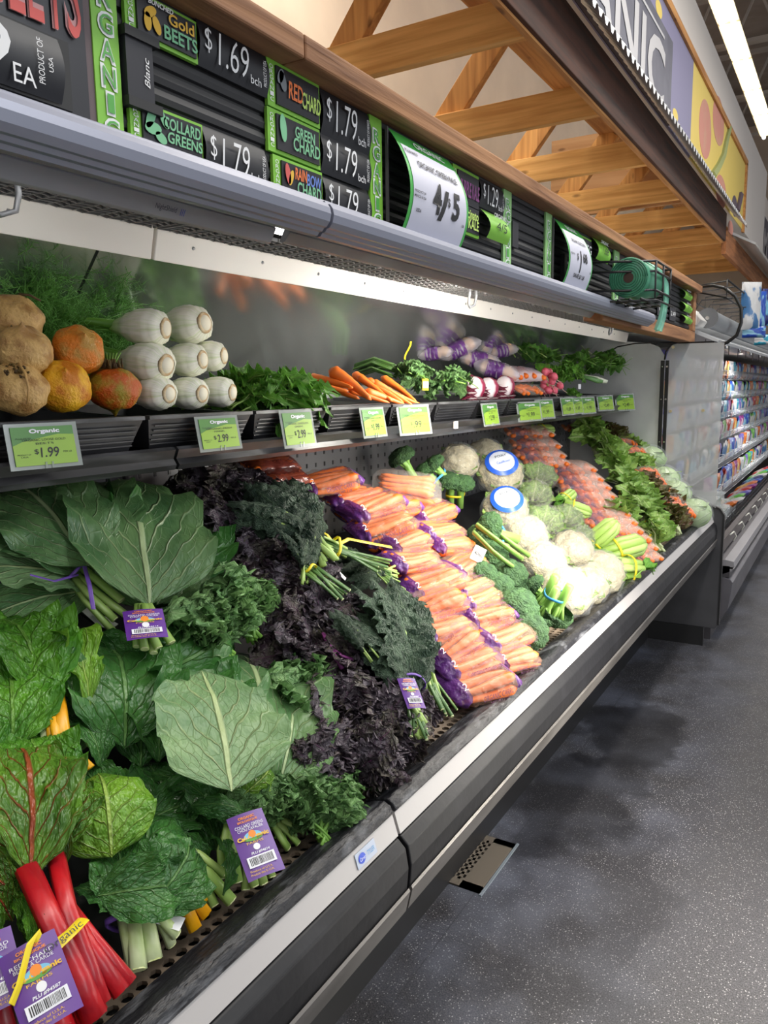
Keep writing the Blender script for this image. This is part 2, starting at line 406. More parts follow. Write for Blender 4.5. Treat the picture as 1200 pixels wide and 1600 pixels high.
tag(MB().box((-1.70,-1,3.60), (-1.47,11.9,3.63)).build('soffit_board', GOLDY), 'pine board running lengthwise close behind the fascia beam', 'timber board')
tag(MB().box((-2.9,8.4,3.32), (-1.36,8.46,4.1)).build('plywood_panel', wood('plywood', srgb(214,172,128), srgb(196,150,104), 0, sc=.4)), 'pale plywood infill panel standing behind the roof trusses', 'wood panel')
FASC = wood('dark_fascia_wood', srgb(76,42,26), srgb(40,23,15), 1)
f_ = MB().box((-1.318,-1,3.05), (-1.27,9.25,3.33)).build('fascia_board', FASC, bevel=.004)
tag(f_, 'dark brown fascia beam under the corrugated awning', 'beam')
tag(MB().box((-1.318,-1,3.036), (-1.290,9.25,3.049)).build('fascia_lit_edge', GOLDY), 'narrow pale strip standing for the lit bottom face of the dark fascia beam', 'timber board')  # pale board added to show the light caught by the fascia underside
f_ = MB().box((-1.318,9.3,2.93), (-1.27,15,3.18)).build('fascia_board', wood('lighter_fascia', srgb(172,112,66), srgb(130,80,44), 1), bevel=.004)
tag(f_, 'lighter brown fascia beam of the farther roof section', 'beam')
# corrugated awning
TIN = mat('galvanised_tin', (.62,.64,.66), .35, .6)
def awn(name, y0, y1, x0, z0, x1, z1, label):
    b = MB(); n = int((y1-y0)/.026)
    def top(i, e): 
        x, z = ((x0, z0), (x1, z1))[e]; return (x, y0+(y1-y0)*i/n, z + (.034 if (i//2) % 2 else 0.0))
    vs = []; fs = []
    for i in range(n+1):
        for e in (0, 1):
            p = top(i, e); vs += [p, (p[0], p[1], p[2]-.004)]
    for i in range(n):
        a = i*4; fs += [(a, a+2, a+6, a+4), (a+1, a+5, a+7, a+3), (a+2, a+3, a+7, a+6)]
    b.add(vs, fs); o = b.build(name, TIN); return tag(o, label, 'awning')
awn('corrugated_awning', -1, 9.75, -1.305, 3.45, -1.125, 3.25, 'corrugated grey metal awning strip below the organic mural')
awn('corrugated_awning', 10.0, 15, -1.50, 3.34, -1.06, 3.10, 'farther corrugated metal awning strip past the mural end')
# mural
MX = -1.32
mu = thing('painted_mural', 'wide painted wall mural with purple panel and yellow tomato panel in a wood frame', 'mural', None, (MX, 0, 0))
def panel(y0, y1, z0, z1, name, m, th=.01, x=0): return MB().box((x, y0, z0), (x+th, y1, z1)).build(name, m, mu)
PURP = mat('mural_purple', srgb(134,130,160), .6); YEL = mat('mural_yellow', srgb(226,200,104), .6)
panel(-1, 7.26, 3.43, 4.20, 'purple_panel', PURP); panel(7.26, 10.85, 3.43, 4.20, 'yellow_panel', YEL)
panel(-1, 10.95, 4.18, 4.24, 'top_frame', GOLDY, .03); panel(10.85, 10.95, 3.40, 4.2, 'end_frame', GOLDY, .03)
def ell(y, z, ry, rz, name, m, x=.012, n=28):
    b = MB(); vs = [(x, y+ry*math.cos(2*math.pi*i/n), z+rz*math.sin(2*math.pi*i/n)) for i in range(n)]
    vs += [(x-.004, v[1], v[2]) for v in vs]; b.add(vs, [tuple(range(n))] + [(i, (i+1)%n, n+(i+1)%n, n+i) for i in range(n)]); return b.build(name, m, mu)
TOMR = mat('mural_tomato_red', srgb(206,140,124), .6, c2=srgb(200,160,132), scale=3, thr=(.5,.7)); STEM = mat('mural_stem_green', srgb(150,158,104), .6)  # tomato reds paled to include the glare haze over the mural
for px, py, ry, rz in ((1100,203,.33,.24),(1121,190,.36,.21),(1125,300,.36,.15),(1140,360,.2,.1)):
    p = onX(px, py, MX); ell(p.y, p.z, ry, rz, 'painted_tomato', TOMR)
b = MB(); P = [onX(*q, MX) for q in ((1109,276),(1118,262),(1126,245),(1131,222),(1137,200))]
b.tube([(.014, p.y, p.z) for p in P], [.05,.045,.04,.035,.03], 6); b.build('painted_stem', STEM, mu)
p = onX(1148, 325, MX); CR = mat('mural_dark_bird', srgb(96,84,96), .6)
ell(p.y-.1, p.z, .22, .11, 'painted_figure', CR); b = MB(); b.tube([(.014,p.y+.05,p.z-.03),(.014,p.y+.28,p.z+.2)], .04, 6)
b.build('painted_figure', CR, mu)
p = onX(1027, 15, MX); ell(p.y, p.z, .10, .05, 'painted_leaf', YEL); p = onX(1053, 180, MX); ell(p.y, p.z, .10, .04, 'painted_leaf', YEL)
og = thing('organic_sign', 'dark grey hanging sign with pale capital letters reading ORGANIC over the awning', 'sign', None, (-1.30, 0, 0))
GR = mat('sign_dark_grey', srgb(78,78,92), .55, c2=srgb(96,96,108), scale=4); PALE = mat('sign_pale_letter', srgb(182,180,182), .6)
y1 = onX(1050, 54, -1.29).y
MB().box((0, 2.2, 3.42), (.02, y1, 3.98)).build('sign_panel', GR, og)
MB().box((.021, 2.4, 3.895), (.024, y1-.3, 3.915)).build('rule_line', PALE, og)
put_text('ORGANIC', PALE, (.02, (2.45+y1-.25)/2, 3.64), (0,1,0), (0,0,1), y1-.25-2.45, .42, og, off=.004, bold=.02)
fs = thing('farm_fresh_sign', 'dark grey sign reading FARM FRESH on the farther wall', 'sign', None, (-1.58, 0, 0))
p = onX(1174, 305, -1.58); q = onX(1174, 395, -1.58)
MB().box((0, p.y, q.z), (.03, p.y+5.5, p.z+.0)).build('sign_panel', GR, fs)
put_text('FARM FRESH', PALE, (.031, p.y+2.75, (p.z+q.z)/2), (0,1,0), (0,0,1), 4.9, (p.z-q.z)*.55, fs, off=.004, bold=.02)
# ================================================================ REFRIGERATED CASES
Y0, YS, YE = -0.6, 1.128, 4.85
DKG = mat('dark_grey_bumper', (.009,.009,.011), .5, c2=(.022,.022,.026), scale=9, thr=(.5,.8), bump=.12, spec=.35)
SCUF = mat('scuffed_black_rail', (.013,.013,.016), .42, c2=(.17,.175,.19), scale=34, stretch=(1,.35,1), thr=(.54,.76), bump=.5, detail=10, spec=.4)
CREAM = mat('cream_strip', srgb(184,180,178), .4)
KSTRIP = mat('worn_metal_strip', srgb(128,124,120), .4, .5, c2=srgb(92,88,84), scale=10, stretch=(1,.3,1))
SILV = mat('silver_hood', srgb(146,149,164), .40, .35)
SILV2 = mat('satin_plate', srgb(168,168,174), .5, .1, c2=srgb(140,138,140), scale=4)
MESHM = mat('honeycomb_black', (.003,.003,.003), .9, spec=.1)
TUBE = mat('tube_glow', (1,.98,.94), .5, emit=8)
def holes_mat():
    m, t, b = nt('perforated_tan'); b.inputs['Roughness'].default_value = .55
    tc = node(t, 'ShaderNodeTexCoord'); nz = node(t, 'ShaderNodeTexNoise'); nz.inputs['Scale'].default_value = 18; lnk(t, tc.outputs['Object'], nz.inputs['Vector'])
    mx = node(t, 'ShaderNodeMix', data_type='RGBA'); mx.inputs[6].default_value = c4(srgb(128,112,94)); mx.inputs[7].default_value = c4(srgb(86,74,62)); lnk(t, nz.outputs[0], mx.inputs[0]); lnk(t, mx.outputs[2], b.inputs['Base Color'])
    return m
TAN = holes_mat()
DECKM = mat('dark_deck', (.02,.02,.02), .6)
for ci, (a, b_) in enumerate(((Y0, YS-.004), (YS+.004, YE))):
    case = thing('refrigerated_case', ['open refrigerated produce case at the near left, up to the bumper seam', 'open refrigerated produce case running from the bumper seam to the end panel'][ci], 'refrigerated case', 'open produce cases', (0, a, 0))
    L = b_ - a
    MB().prism([(-.650,.617),(-.634,.655),(-.630,.70),(-.636,.737),(-.652,.752),(-.70,.752),(-.72,.61)], 0, L).build('bumper', DKG, case, bevel=.003)
    MB().prism([(-.648,.609),(-.638,.612),(-.628,.655),(-.631,.660),(-.640,.650),(-.66,.62)], 0, L).build('lower_strip', KSTRIP, case)
    MB().prism([(-.66,.7525),(-.652,.756),(-.664,.794),(-.70,.794),(-.70,.7525)], 0, L).build('cream_strip', CREAM, case)
    MB().prism([(-.664,.7945),(-.660,.799),(-.667,.811),(-.680,.817),(-.700,.812),(-.729,.799),(-.729,.76),(-.70,.76),(-.70,.7945)], 0, L).build('black_rail', SCUF, case, bevel=.003)
    MB().prism([(-.72,.60),(-.95,.22),(-1.0,.20),(-1.0,.0),(-1.6,.0),(-1.6,.35),(-.8,.66),(-.70,.755)], 0, L).build('tank', BLACKM, case)
    # perforated grille with real holes: three rows
    gm = MB(); st = .0235; n = int(L/st); xs = [-.726,-.7395,-.7475,-.7610,-.769,-.7825,-.790]
    zf = lambda x: .806
    vs = []; 
    for j in range(n+1):
        for r in range(3):
            pass
    # hole cell: square cell with an eight sided opening
    for r in range(3):
        xa, xb = -.7295-.0235*r, -.7295-.0235*(r+1)
        for j in range(n):
            ya = j*st; yb = ya+st; cx = (xa+xb)/2; cy = (ya+yb)/2 ; hr = .0082
            sq = [(xb,ya),(cx,ya),(xa,ya),(xa,cy),(xa,yb),(cx,yb),(xb,yb),(xb,cy)]
            oc = [(cx+hr*math.cos(math.radians(q)), cy+hr*1.12*math.sin(math.radians(q))) for q in (225,270,315,0,45,90,135,180)]
            v_ = [(x, y, .793) for x, y in sq] + [(x, y, .793) for x, y in oc] + [(x, y, .787) for x, y in oc]
            gm.add(v_, [(i, (i+1)%8, 8+(i+1)%8, 8+i) for i in range(8)] + [(8+i, 8+(i+1)%8, 16+(i+1)%8, 16+i) for i in range(8)])
    gm.build('front_grille', TAN, case)
    MB().box((-.80,0,.73), (-.73,L,.75)).build('grille_channel', DECKM, case)
    MB().prism([(-.799,.793),(-1.5,1.06),(-1.5,1.02),(-.80,.74)], 0, L).build('lower_deck', DECKM, case)
    # back panel of pegged steel under the shelf
    pm = MB().box((-1.56,0,.95), (-1.52,L,1.40))
    for j in range(int(L/.05)):
        for r in range(8):
            y = j*.05+.02; z = 1.06+r*.04
            pm.box((-1.5205, y, z), (-1.5185, y+.008, z+.014), 1)
    pm.build('back_panel', [mat('grey_peg_panel', (.14,.14,.145), .5, .4), BLACKM], case)
    # shelf
    MB().prism([(-1.62,1.475),(-1.17,1.425),(-1.165,1.405),(-1.62,1.44)], 0, L).build('shelf', BLACK, case)
    MB().prism([(-1.170,1.440),(-1.158,1.444),(-1.152,1.438),(-1.160,1.420),(-1.152,1.408),(-1.158,1.398),(-1.172,1.400)], 0, L).build('shelf_rail', mat('shelf_rail_black', (.02,.02,.022), .3, c2=(.14,.14,.15), scale=20, stretch=(1,.2,1), thr=(.5,.8)), case)
    # mirror
    mm = nt('fogged_mirror'); mm, t, b = mm; b.inputs['Metallic'].default_value = .86; b.inputs['Base Color'].default_value = (.62,.66,.64,1)
    nz = node(t, 'ShaderNodeTexNoise'); nz.inputs['Scale'].default_value = 3; tc = node(t, 'ShaderNodeTexCoord'); lnk(t, tc.outputs['Object'], nz.inputs['Vector'])
    mr = node(t, 'ShaderNodeMapRange'); mr.inputs[1].default_value = .25; mr.inputs[2].default_value = .8; mr.inputs[3].default_value = .06; mr.inputs[4].default_value = .26
    lnk(t, nz.outputs[0], mr.inputs[0]); lnk(t, mr.outputs[0], b.inputs['Roughness'])
    MB().prism([(-1.60,1.545),(-1.315,1.875),(-1.335,1.89),(-1.62,1.56)], 0, L).build('mirror', mm, case)
    MB().prism([(-1.64,1.50),(-1.575,1.515),(-1.575,1.535),(-1.60,1.55),(-1.64,1.56)], 0, L).build('mirror_ledge', mat('pale_ledge', srgb(150,156,152), .5), case)
    # canopy
    MB().prism([(-1.66,1.40),(-1.64,1.95),(-.86,1.95),(-.86,1.90),(-1.18,1.885),(-1.60,1.90),(-1.62,1.40)], 0, L).build('cabinet_shell', mat('case_shell_grey', (.12,.12,.125), .5), case)
    MB().prism([(-1.205,1.812),(-1.19,1.806),(-1.175,1.868),(-1.19,1.88),(-1.23,1.88),(-1.25,1.822)], 0, L).build('light_valance', mat('valance_white', (.93,.89,.83), .4), case, bevel=.002)
    MB().prism([(-1.205,1.811),(-1.25,1.821),(-1.32,1.865),(-1.32,1.872),(-1.25,1.828)], 0, L).build('valance_underside', mat('tan_underside', srgb(168,130,84), .6), case)
    # honeycomb air outlet: real cells
    hm = MB(); sx_ = .0195; w = .0022; zb = 1.862
    n = int(L/.026)
    for j in range(n+1): hm.box((-1.172, j*.026, zb), (-1.065, j*.026+.0022, zb+.010))
    for r in range(7):
        x = -1.172+r*.0165
        for j in range(n): 
            o_ = .004 if j % 2 else -.004
            hm.bar((x+o_, j*.026, zb+.006), (x-o_, (j+1)*.026, zb+.005), .0022, .010)
    hm.build('air_outlet_honeycomb', mat('honeycomb_grey', (.20,.20,.20), .5), case)
    MB().box((-1.18,0,1.893), (-1.03,L,1.90)).build('outlet_backing', MESHM, case)
    L2 = L if ci == 0 else 4.62-a
    zb_ = 1.798 if ci == 0 else 1.806
    MB().prism([(-.862,1.828),(-.857,1.822),(-.870,zb_+.002),(-.876,zb_),(-.882,zb_+.003),(-.870,1.829)], 0, L-.03 if ci == 0 else L2).build('underside_plate', SILV2, case, bevel=.001)
    MB().box((-1.062,0,1.868), (-.87,L,1.876)).build('lamp_channel', MESHM, case)
    g = MB(); g.tube([(-.965,.03,1.856),(-.965,L-.2,1.856)], .010, 8); g.build('lamp_tube', TUBE, case, True)
    hl = L if ci == 0 else 3.62-a
    pr = [(-.80,1.868),(-.793,1.869),(-.789,1.864),(-.783,1.864),(-.779,1.858),(-.773,1.858),(-.767,1.850),(-.765,1.840),(-.768,1.828),(-.775,1.820),(-.780,1.819),(-.784,1.814),(-.790,1.813),(-.794,1.808),(-.800,1.807),(-.82,1.812),(-.86,1.835),(-.86,1.868)]
    MB().prism(pr, 0, hl).build('hood', SILV, case)
    SCR = mat('screw_grey', (.35,.35,.36), .4, .6)
    for j in range(int(L/.22)):
        MB().tube([(-1.190,.1+j*.22,1.84),(-1.180,.1+j*.22,1.842)], .004, 8).build('screw', SCR, case, True)
        MB().tube([(-1.04,.16+j*.22,1.864),(-1.04,.16+j*.22,1.85)], .005, 8).build('screw', SCR, case, True)
    def handle(y):
        h = MB(); h.tube([(-1.06,y-.022,1.866),(-1.06,y-.026,1.84),(-1.065,y-.022,1.815),(-1.07,y,1.806),(-1.065,y+.022,1.815),(-1.06,y+.026,1.84),(-1.06,y+.022,1.866)], .0045, 8)
        h.build('curtain_handle', mat('grey_handle', srgb(140,142,146), .4, .3), case, True)
    for y in ((onX(5, 310, -1.06).y,) if ci == 0 else (onX(739, 460, -1.06).y, onX(955, 517, -1.06).y)): handle(y - a)
    if ci == 1:
        # steel end wall with post and clear sheet
        ew = MB(); ew.prism([(-1.64,.9),(-.80,.78),(-.72,.86),(-.86,.96),(-.965,1.04),(-.965,1.72),(-1.0,1.775),(-1.06,1.80),(-1.2,1.815),(-1.64,1.87)], L, L+.012); ew.build('end_wall', mat('hazy_steel', srgb(214,216,216), .40, .3, c2=srgb(176,178,180), scale=2.5, thr=(.35,.7), bump=.05), case)
        tr = MB(); tr.tube([(-1.40,L-.002,1.66),(-1.32,L-.002,1.74),(-1.24,L-.002,1.785),(-1.14,L-.002,1.80),(-.86,L-.002,1.80)], .004, 6); tr.tube([(-.965,L-.002,1.70),(-.96,L-.002,1.745),(-.93,L-.002,1.785),(-.88,L-.002,1.80)], .005, 6); tr.build('edge_trim', BLACKM, case, True)
        MB().box((-.985,L-.012,.99), (-.963,L,1.695)).build('post', BLACKM, case, bevel=.002)
        MB().box((-.958,L-.012,.99), (-.938,L,1.695)).build('post', BLACKM, case, bevel=.002)
        ps = MB(); 
        for z in (1.04,1.22,1.47,1.66): ps.tube([(-.948,L-.016,z),(-.948,L-.012,z)], .006, 8); ps.tube([(-.974,L-.016,z),(-.974,L-.012,z)], .004, 8)
        ps.build('post_screws', CHROME, case)
        MB().prism([(-.86,.915),(-.845,.945),(-.695,.872),(-.71,.842)], L-.012, L+.014).build('bracket', BLACKM, case, bevel=.002)
        MB().prism([(-.962,1.0),(-.86,.95),(-.70,.868),(-.645,.84),(-.645,1.785),(-.93,1.79),(-.955,1.72)], L-.004, L+.002).build('clear_sheet', film('clear_sheet_plastic', srgb(215,215,216), .42, .12, 4, .12), case)
        scw = MB()
        for x, z in ((-.92,1.40),(-.74,1.405),(-.92,1.77)): scw.tube([(x,L-.008,z),(x,L-.004,z)], .009, 10)
        scw.build('sheet_screws', mat('brassy_screw', (.6,.5,.3), .4, .5), case)
        MB().prism([(-1.0,.115),(-.62,.115),(-.60,.14),(-.60,.80),(-.625,.835),(-.70,.86),(-.80,.80),(-1.0,.70)], L, L+.03).build('end_panel', mat('end_panel_grey', (.030,.030,.034), .42, c2=(.06,.06,.066), scale=4, bump=.1), case, bevel=.004)
        MB().prism([(-.606,.14),(-.596,.14),(-.596,.80),(-.62,.838),(-.70,.872),(-.70,.862),(-.628,.83),(-.606,.797)], L-.002, L+.034).build('panel_edge_trim', BLACKM, case)
        MB().box((-1.0,L,0), (-.68,L+.03,.115)).build('panel_kick', BLACKM, case)
        st_ = thing('sticker', 'small pale sticker with blue oval mark and the word TYLER on the cream strip', 'sticker', None, onX(568, 1345, -.66))
        c0 = onX(568, 1345, -.662)
        z0, z1 = .768, .800; up = Vector((-.012,0,.038)).normalized()
        M = frame((-.6555-.0065, c0.y, .7845), (0,1,0), Vector((0,1,0)).cross(up)*1); st_.matrix_world = Matrix.Translation((-.6572, c0.y, .7755))
        n_ = Vector((0,1,0)).cross(up)
        q = MB(); R_ = Vector((0,1,0))
        vs = [R_*sx*.030 + up*sz*.0125 + n_*.0012 for sx, sz in ((-1,-1),(1,-1),(1,1),(-1,1))] + [R_*sx*.030 + up*sz*.0125 for sx, sz in ((-1,-1),(1,-1),(1,1),(-1,1))]
        q.add(vs, [(0,1,2,3),(4,7,6,5),(0,4,5,1),(1,5,6,2),(2,6,7,3),(3,7,4,0)]); q.build('backing', mat('sticker_pale', srgb(176,186,204), .35), st_)
        bl = mat('sticker_blue', srgb(36,76,200), .4); q = MB(); n = 20
        q.add([R_*(-.014+.0105*math.cos(2*math.pi*i/n)) + up*.0085*math.sin(2*math.pi*i/n) + n_*.0018 for i in range(n)], [tuple(range(n))]); q.build('oval', bl, st_)
        put_text('Carrier', mat('sticker_white', (.8,.85,.95), .4), R_*-.014+n_*.002, R_, up, .016, .006, st_, shear=.3)
        put_text('TYLER', mat('sticker_cyan', srgb(60,150,205), .4), R_*.013+n_*.001, R_, up, .022, .008, st_)
# joint cap and drain pin at the seam of the grille
t_ = thing('grille_plug', 'small ribbed brass-coloured plug standing on the front grille at the case seam', 'plug', None, (onZ(584,1226,.80).x, onZ(584,1226,.80).y, .793))
b = MB(); b.lathe([(.020,0),(.020,.004),(.0135,.006),(.0135,.03),(.0155,.031),(.0155,.04),(.012,.044),(.006,.044)], 16); b.build('plug_body', mat('plug_brass', srgb(120,100,76), .45, .5), t_)
# brand mark on the underside plate
ns = thing('maker_mark', 'small NightShield III lettering on the grey canopy underside', 'lettering', None, (0,0,0))
upv = Vector((.012,0,.022)).normalized(); c0 = onX(262, 327, -.864)
cc = Vector((-.8632, c0.y, 1.8115)); ns.location = cc
nv = Vector((0,1,0)).cross(upv)
put_text('NightShield', mat('ink_dark', (.03,.03,.06), .5), (0,-.006,0), (0,1,0), upv, .040, .010, ns, off=-.0015 if nv.z > 0 else .003)
put_text('III', mat('ink_blue', (.05,.1,.45), .5), (0,.026,0), (0,1,0), upv, .008, .010, ns, off=-.0015 if nv.z > 0 else .003)
# floor drain
dr = thing('floor_drain', 'rectangular bronze floor drain grate beside the kick of the case', 'drain', None, (-.95, 2.19, 0))
DM = mat('drain_bronze', srgb(110,102,92), .5, .2); b = MB()
b.box((-.115,-.15,.0005),(-.095,.15,.006)); b.box((-.015,-.15,.0005),(.055,.15,.006)); b.box((-.115,-.15,.0005),(.055,-.12,.006)); b.box((-.115,.12,.0005),(.055,.15,.006))
for i in range(9): b.box((-.095,-.12+i*.0285,.0005),(-.015,-.12+i*.0285+.013,.006))
for i in range(3): b.box((-.080+i*.022,-.12,.0005),(-.070+i*.022,.12,.006))
b.build('grate', DM, dr); MB().box((-.115,-.15,.0001),(.055,.15,.0006)).build('pit', mat('pit_black', (.004,.004,.004), .6), dr)
MB().box((.058,-.16,.0003),(.066,.16,.004)).build('edge_frame', mat('pale_metal_edge', srgb(150,160,170), .4, .5), dr)
# ================================================================ SIGN BOARDS OVER THE CASE
BX = -.84
BROWN = wood('rough_cedar', srgb(168,120,80), srgb(116,76,48), 1, bump=1.5)
CHK = mat('chalk_black', srgb(34,33,38), .35, c2=srgb(42,42,48), scale=3)
SLAT = mat('slat_black', (.010,.010,.011), .6)
LIME = mat('lime_green', srgb(128,190,62), .5); LIME2 = mat('pale_lime', srgb(150,200,128), .5)
CW = mat('chalk_white', (.80,.80,.80), .7); CG = mat('chalk_green', srgb(120,185,140), .7); CR_ = mat('chalk_red', srgb(205,90,85), .7)
CY = mat('chalk_yellow', srgb(222,176,60), .7); CPU = mat('chalk_purple', srgb(150,80,140), .7); CB = mat('chalk_blue', srgb(100,130,205), .7); COR = mat('chalk_orange', srgb(232,120,60), .7)
CGR = mat('chalk_grey', srgb(120,125,130), .7); CLG = mat('chalk_light_green', srgb(190,220,110), .7)
INK = mat('print_black', (.015,.015,.018), .5); PAPER = mat('sign_paper', srgb(206,206,220), .38); PGREEN = mat('print_green', srgb(70,172,74), .4)
YR = Vector((0,1,0)); ZU = Vector((0,0,1))
SLG = mat('strip_letter_green', srgb(84,165,70), .5)
for nm, a, b_, lab in (('header_beam', .0, 1.104, 'rough brown timber beam above the sign boards, nearest length'), ('header_beam', 1.106, 4.98, 'rough brown timber beam above the sign boards, length running on behind the nearest one')):
    z0, z1 = 2.078, 2.146
    tag(MB().prism([(-.835,z0),(-.795,z0),(-.795,z1-.03),(-.80,z1-.028),(-.925,z1-.026),(-.925,z0)], a-.3 if a < .5 else a, b_).build(nm, BROWN, bevel=.004), lab, 'beam')
tag(MB().box((-.90,3.0,1.795), (-.825,4.98,1.86)).build('lower_rail', BROWN, bevel=.004), 'brown timber rail under the sign boards past the end of the silver hood', 'rail')
tag(MB().box((-.865,4.90,1.86), (-.825,4.98,2.08)).build('upright_post', BROWN, bevel=.004), 'brown timber upright closing the far end of the sign boards', 'post')
sb = thing('slat_board', 'black ribbed slat board that carries the price cards', 'board', None, (0,0,0))
b = MB(); b.box((-.866,.0,1.845), (-.852,4.9,2.08)); b.build('backing', SLAT, sb)
b = MB()
for i in range(10):
    z = 1.845+i*.0245; b.prism([(-.853,z),(-.847,z+.002),(-.845,z+.010),(-.848,z+.019),(-.853,z+.020)], .72, 4.9)
b.build('ribs', mat('slat_rib', (.018,.018,.020), .6), sb)
def RP(x0, yt, yb, x1):
    """board rectangle: left edge from (x0,yt) to (x0,yb), right edge at x1"""
    a = onX(x0, yt, BX); c = onX(x0, yb, BX); d = onX(x1, (yt+yb)/2, BX)
    return a.y, d.y, c.z, a.z
def plate(parent, r, m, x0, x1, name, inset=0):
    y0, y1, z0, z1 = r
    return MB().box((x0, y0+inset, z0+inset), (x1, y1-inset, z1-inset)).build(name, m, parent)
def T(parent, s, m, y0, y1, z0, z1, x=BX+.004, **k):
    return put_text(s, m, (x, (y0+y1)/2, (z0+z1)/2), YR, ZU, y1-y0, z1-z0, parent, **k)
def vstrip(x0, yt, yb, x1, label, m=LIME, tm=CW, s='ORGANIC'):
    r = RP(x0, yt, yb, x1); y0, y1, z0, z1 = r
    z0, z1 = 1.835, 2.077
    t = thing('organic_strip', label, 'sign strip', 'upright green ORGANIC strips', (0,0,0))
    plate(t, (y0, y1, z0, z1), m, -.846, BX, 'strip')
    n = len(s); h = (2.088-1.868)/n
    for i, ch in enumerate(s):
        c = 2.088-h*(i+.5); w = (y1-y0)*(.62 if ch != 'I' else .34)
        if c+h*.44 > z1: continue
        T(t, ch, tm, (y0+y1)/2-w/2, (y0+y1)/2+w/2, c-h*.47, c+h*.47, x=BX, bold=.05)
        T(t, ch, SLG, (y0+y1)/2-w*.38, (y0+y1)/2+w*.38, c-h*.36, c+h*.36, x=BX+.0012)
    return t
def blob(parent, y, z, ry, rz, m, ang=0, n=14, x=BX+.0055):
    b = MB(); b.add([(x, y+ry*math.cos(t)*math.cos(ang)-rz*math.sin(t)*math.sin(ang), z+ry*math.cos(t)*math.sin(ang)+rz*math.sin(t)*math.cos(ang)) for t in [2*math.pi*i/n for i in range(n)]], [tuple(range(n))]); return b.build('drawing', m, parent)
def name_card(x0, yt, yb, x1, words, label, draws=()):
    r = RP(x0, yt, yb, x1); y0, y1, z0, z1 = r; w = y1-y0; h = z1-z0
    t = thing('name_card', label, 'sign card', 'green bordered vegetable name cards', (0,0,0))
    plate(t, r, LIME, -.846, BX, 'border')
    MB().box((-.842, y0+w*.14, z0+h*.09), (BX+.003, y1-w*.04, z1-h*.09)).build('chalk_panel', CHK, t)
    for i, ch in enumerate('ORGANIC'):
        T(t, ch, CW, y0+w*.035, y0+w*.10, z1-h*(.1+.8*(i+.9)/7), z1-h*(.1+.8*(i+.1)/7), x=BX)
    for s, m, a, b_, c, d, sh in words:
        T(t, s, m, y0+w*a, y0+w*b_, z0+h*c, z0+h*d, shear=sh, bold=.02)
    for a, c, ry, rz, m, an in draws: blob(t, y0+w*a, z0+h*c, w*ry, w*rz, m, an)
    return t
def price_card(x0, yt, yb, x1, price, unit, origin, label):
    r = RP(x0, yt, yb, x1); y0, y1, z0, z1 = r; w = y1-y0; h = z1-z0
    t = thing('price_card', label, 'price card', 'black chalk price cards', (0,0,0))
    b = MB()
    def fn(u, v): return (-.842+.008*math.sin(math.pi*v), y0+w*u, z0+h*v)
    b.grid(fn, 2, 8); b.build('card', mat('price_black', srgb(26,27,33), .5) if 'price_black' not in bpy.data.materials else bpy.data.materials['price_black'], t, True)
    x = -.833
    T(t, '$', CW, y0+w*.05, y0+w*.14, z0+h*.3, z0+h*.84, x=x, bold=-.012)
    T(t, price, CW, y0+w*.22, y0+w*.66, z0+h*.14, z0+h*.86, x=x, shear=.12, bold=-.008)
    T(t, unit, CW, y0+w*.68, y0+w*.84, z0+h*.10, z0+h*.30, x=x)
    # upright small print
    put_text(origin, CW, (x-.002, y0+w*.92, z0+h*.5), ZU, -YR, h*.62, w*.05, t)
    return t
# nearest big chalkboard
t = thing('beets_chalkboard', 'large black chalkboard with red outlined letters of BEETS at the top left', 'chalkboard', None, (0,0,0))
plate(t, (0, .728, 1.84, 2.08), mat('weathered_frame', srgb(128,112,112), .7, c2=srgb(100,86,88), scale=20, stretch=(1,1,.2)), -.85, -.842, 'frame')
plate(t, (0, .707, 1.862, 2.08), CHK, -.85, -.840, 'panel')
pA = onX(12, 30, BX); pB = onX(125, 66, BX); bw = pB.y-pA.y; by0 = pB.y-bw*1.27
T(t, 'BEETS', mat('letter_outline', srgb(200,150,150), .7), by0, pB.y, pB.z, pB.z+.1, x=BX+.001, bold=.03)
T(t, 'BEETS', CR_, by0, pB.y, pB.z, pB.z+.1, x=BX+.003, bold=.0)
b = MB(); b.box((-.84,.2,1.885),(-.828,.672,1.962)); b.build('price_holder', SLAT, t)
b = MB(); b.grid(lambda u, v: (-.826+.010*math.sin(math.pi*v), .2+u*.455, 1.888+v*.071), 2, 10); b.build('price_card', bpy.data.materials.get('price_black') or mat('price_black', srgb(26,27,33), .5), t, True)
q = onX(8, 75, -.816); T(t, '.99', CW, q.y-.13, q.y+.005, q.z-.026, q.z+.026, x=-.814, bold=.0)
q = onX(37, 118, -.818); T(t, 'EA', CW, q.y-.014, q.y+.014, q.z-.010, q.z+.010, x=-.817)
q = onX(68, 98, -.816)
put_text('PRODUCT OF', CW, (-.815, q.y-.005, q.z), ZU, -YR, .048, .008, t); put_text('USA', CW, (-.815, q.y+.008, q.z), ZU, -YR, .016, .006, t)
vstrip(142, 20, 200, 188, 'wide green upright ORGANIC strip beside the BEETS chalkboard')
name_card(192, -28, 44, 305, [('BUNCHED', CW, .28, .62, .80, .92, .2), ('Gold', CY, .55, .92, .55, .82, 0), ('BEETS', CG, .48, .96, .18, .50, 0)], 'green bordered card reading Gold BEETS', ((.30,.62,.09,.05,CY,.5),(.26,.38,.05,.09,CY,0),(.38,.38,.05,.09,CY,.4)))
price_card(306, 27, 99, 415, '1.69', 'bch', 'PRODUCT OF USA', 'black chalk price card reading 1.69 beside the Gold BEETS card')
bt = thing('blank_price_card', 'black card with small white maker lettering under the Gold BEETS card', 'sign card', None, (0,0,0))
r = RP(190, 55, 148, 234); plate(bt, r, CHK, -.846, -.834, 'card'); y0, y1, z0, z1 = r
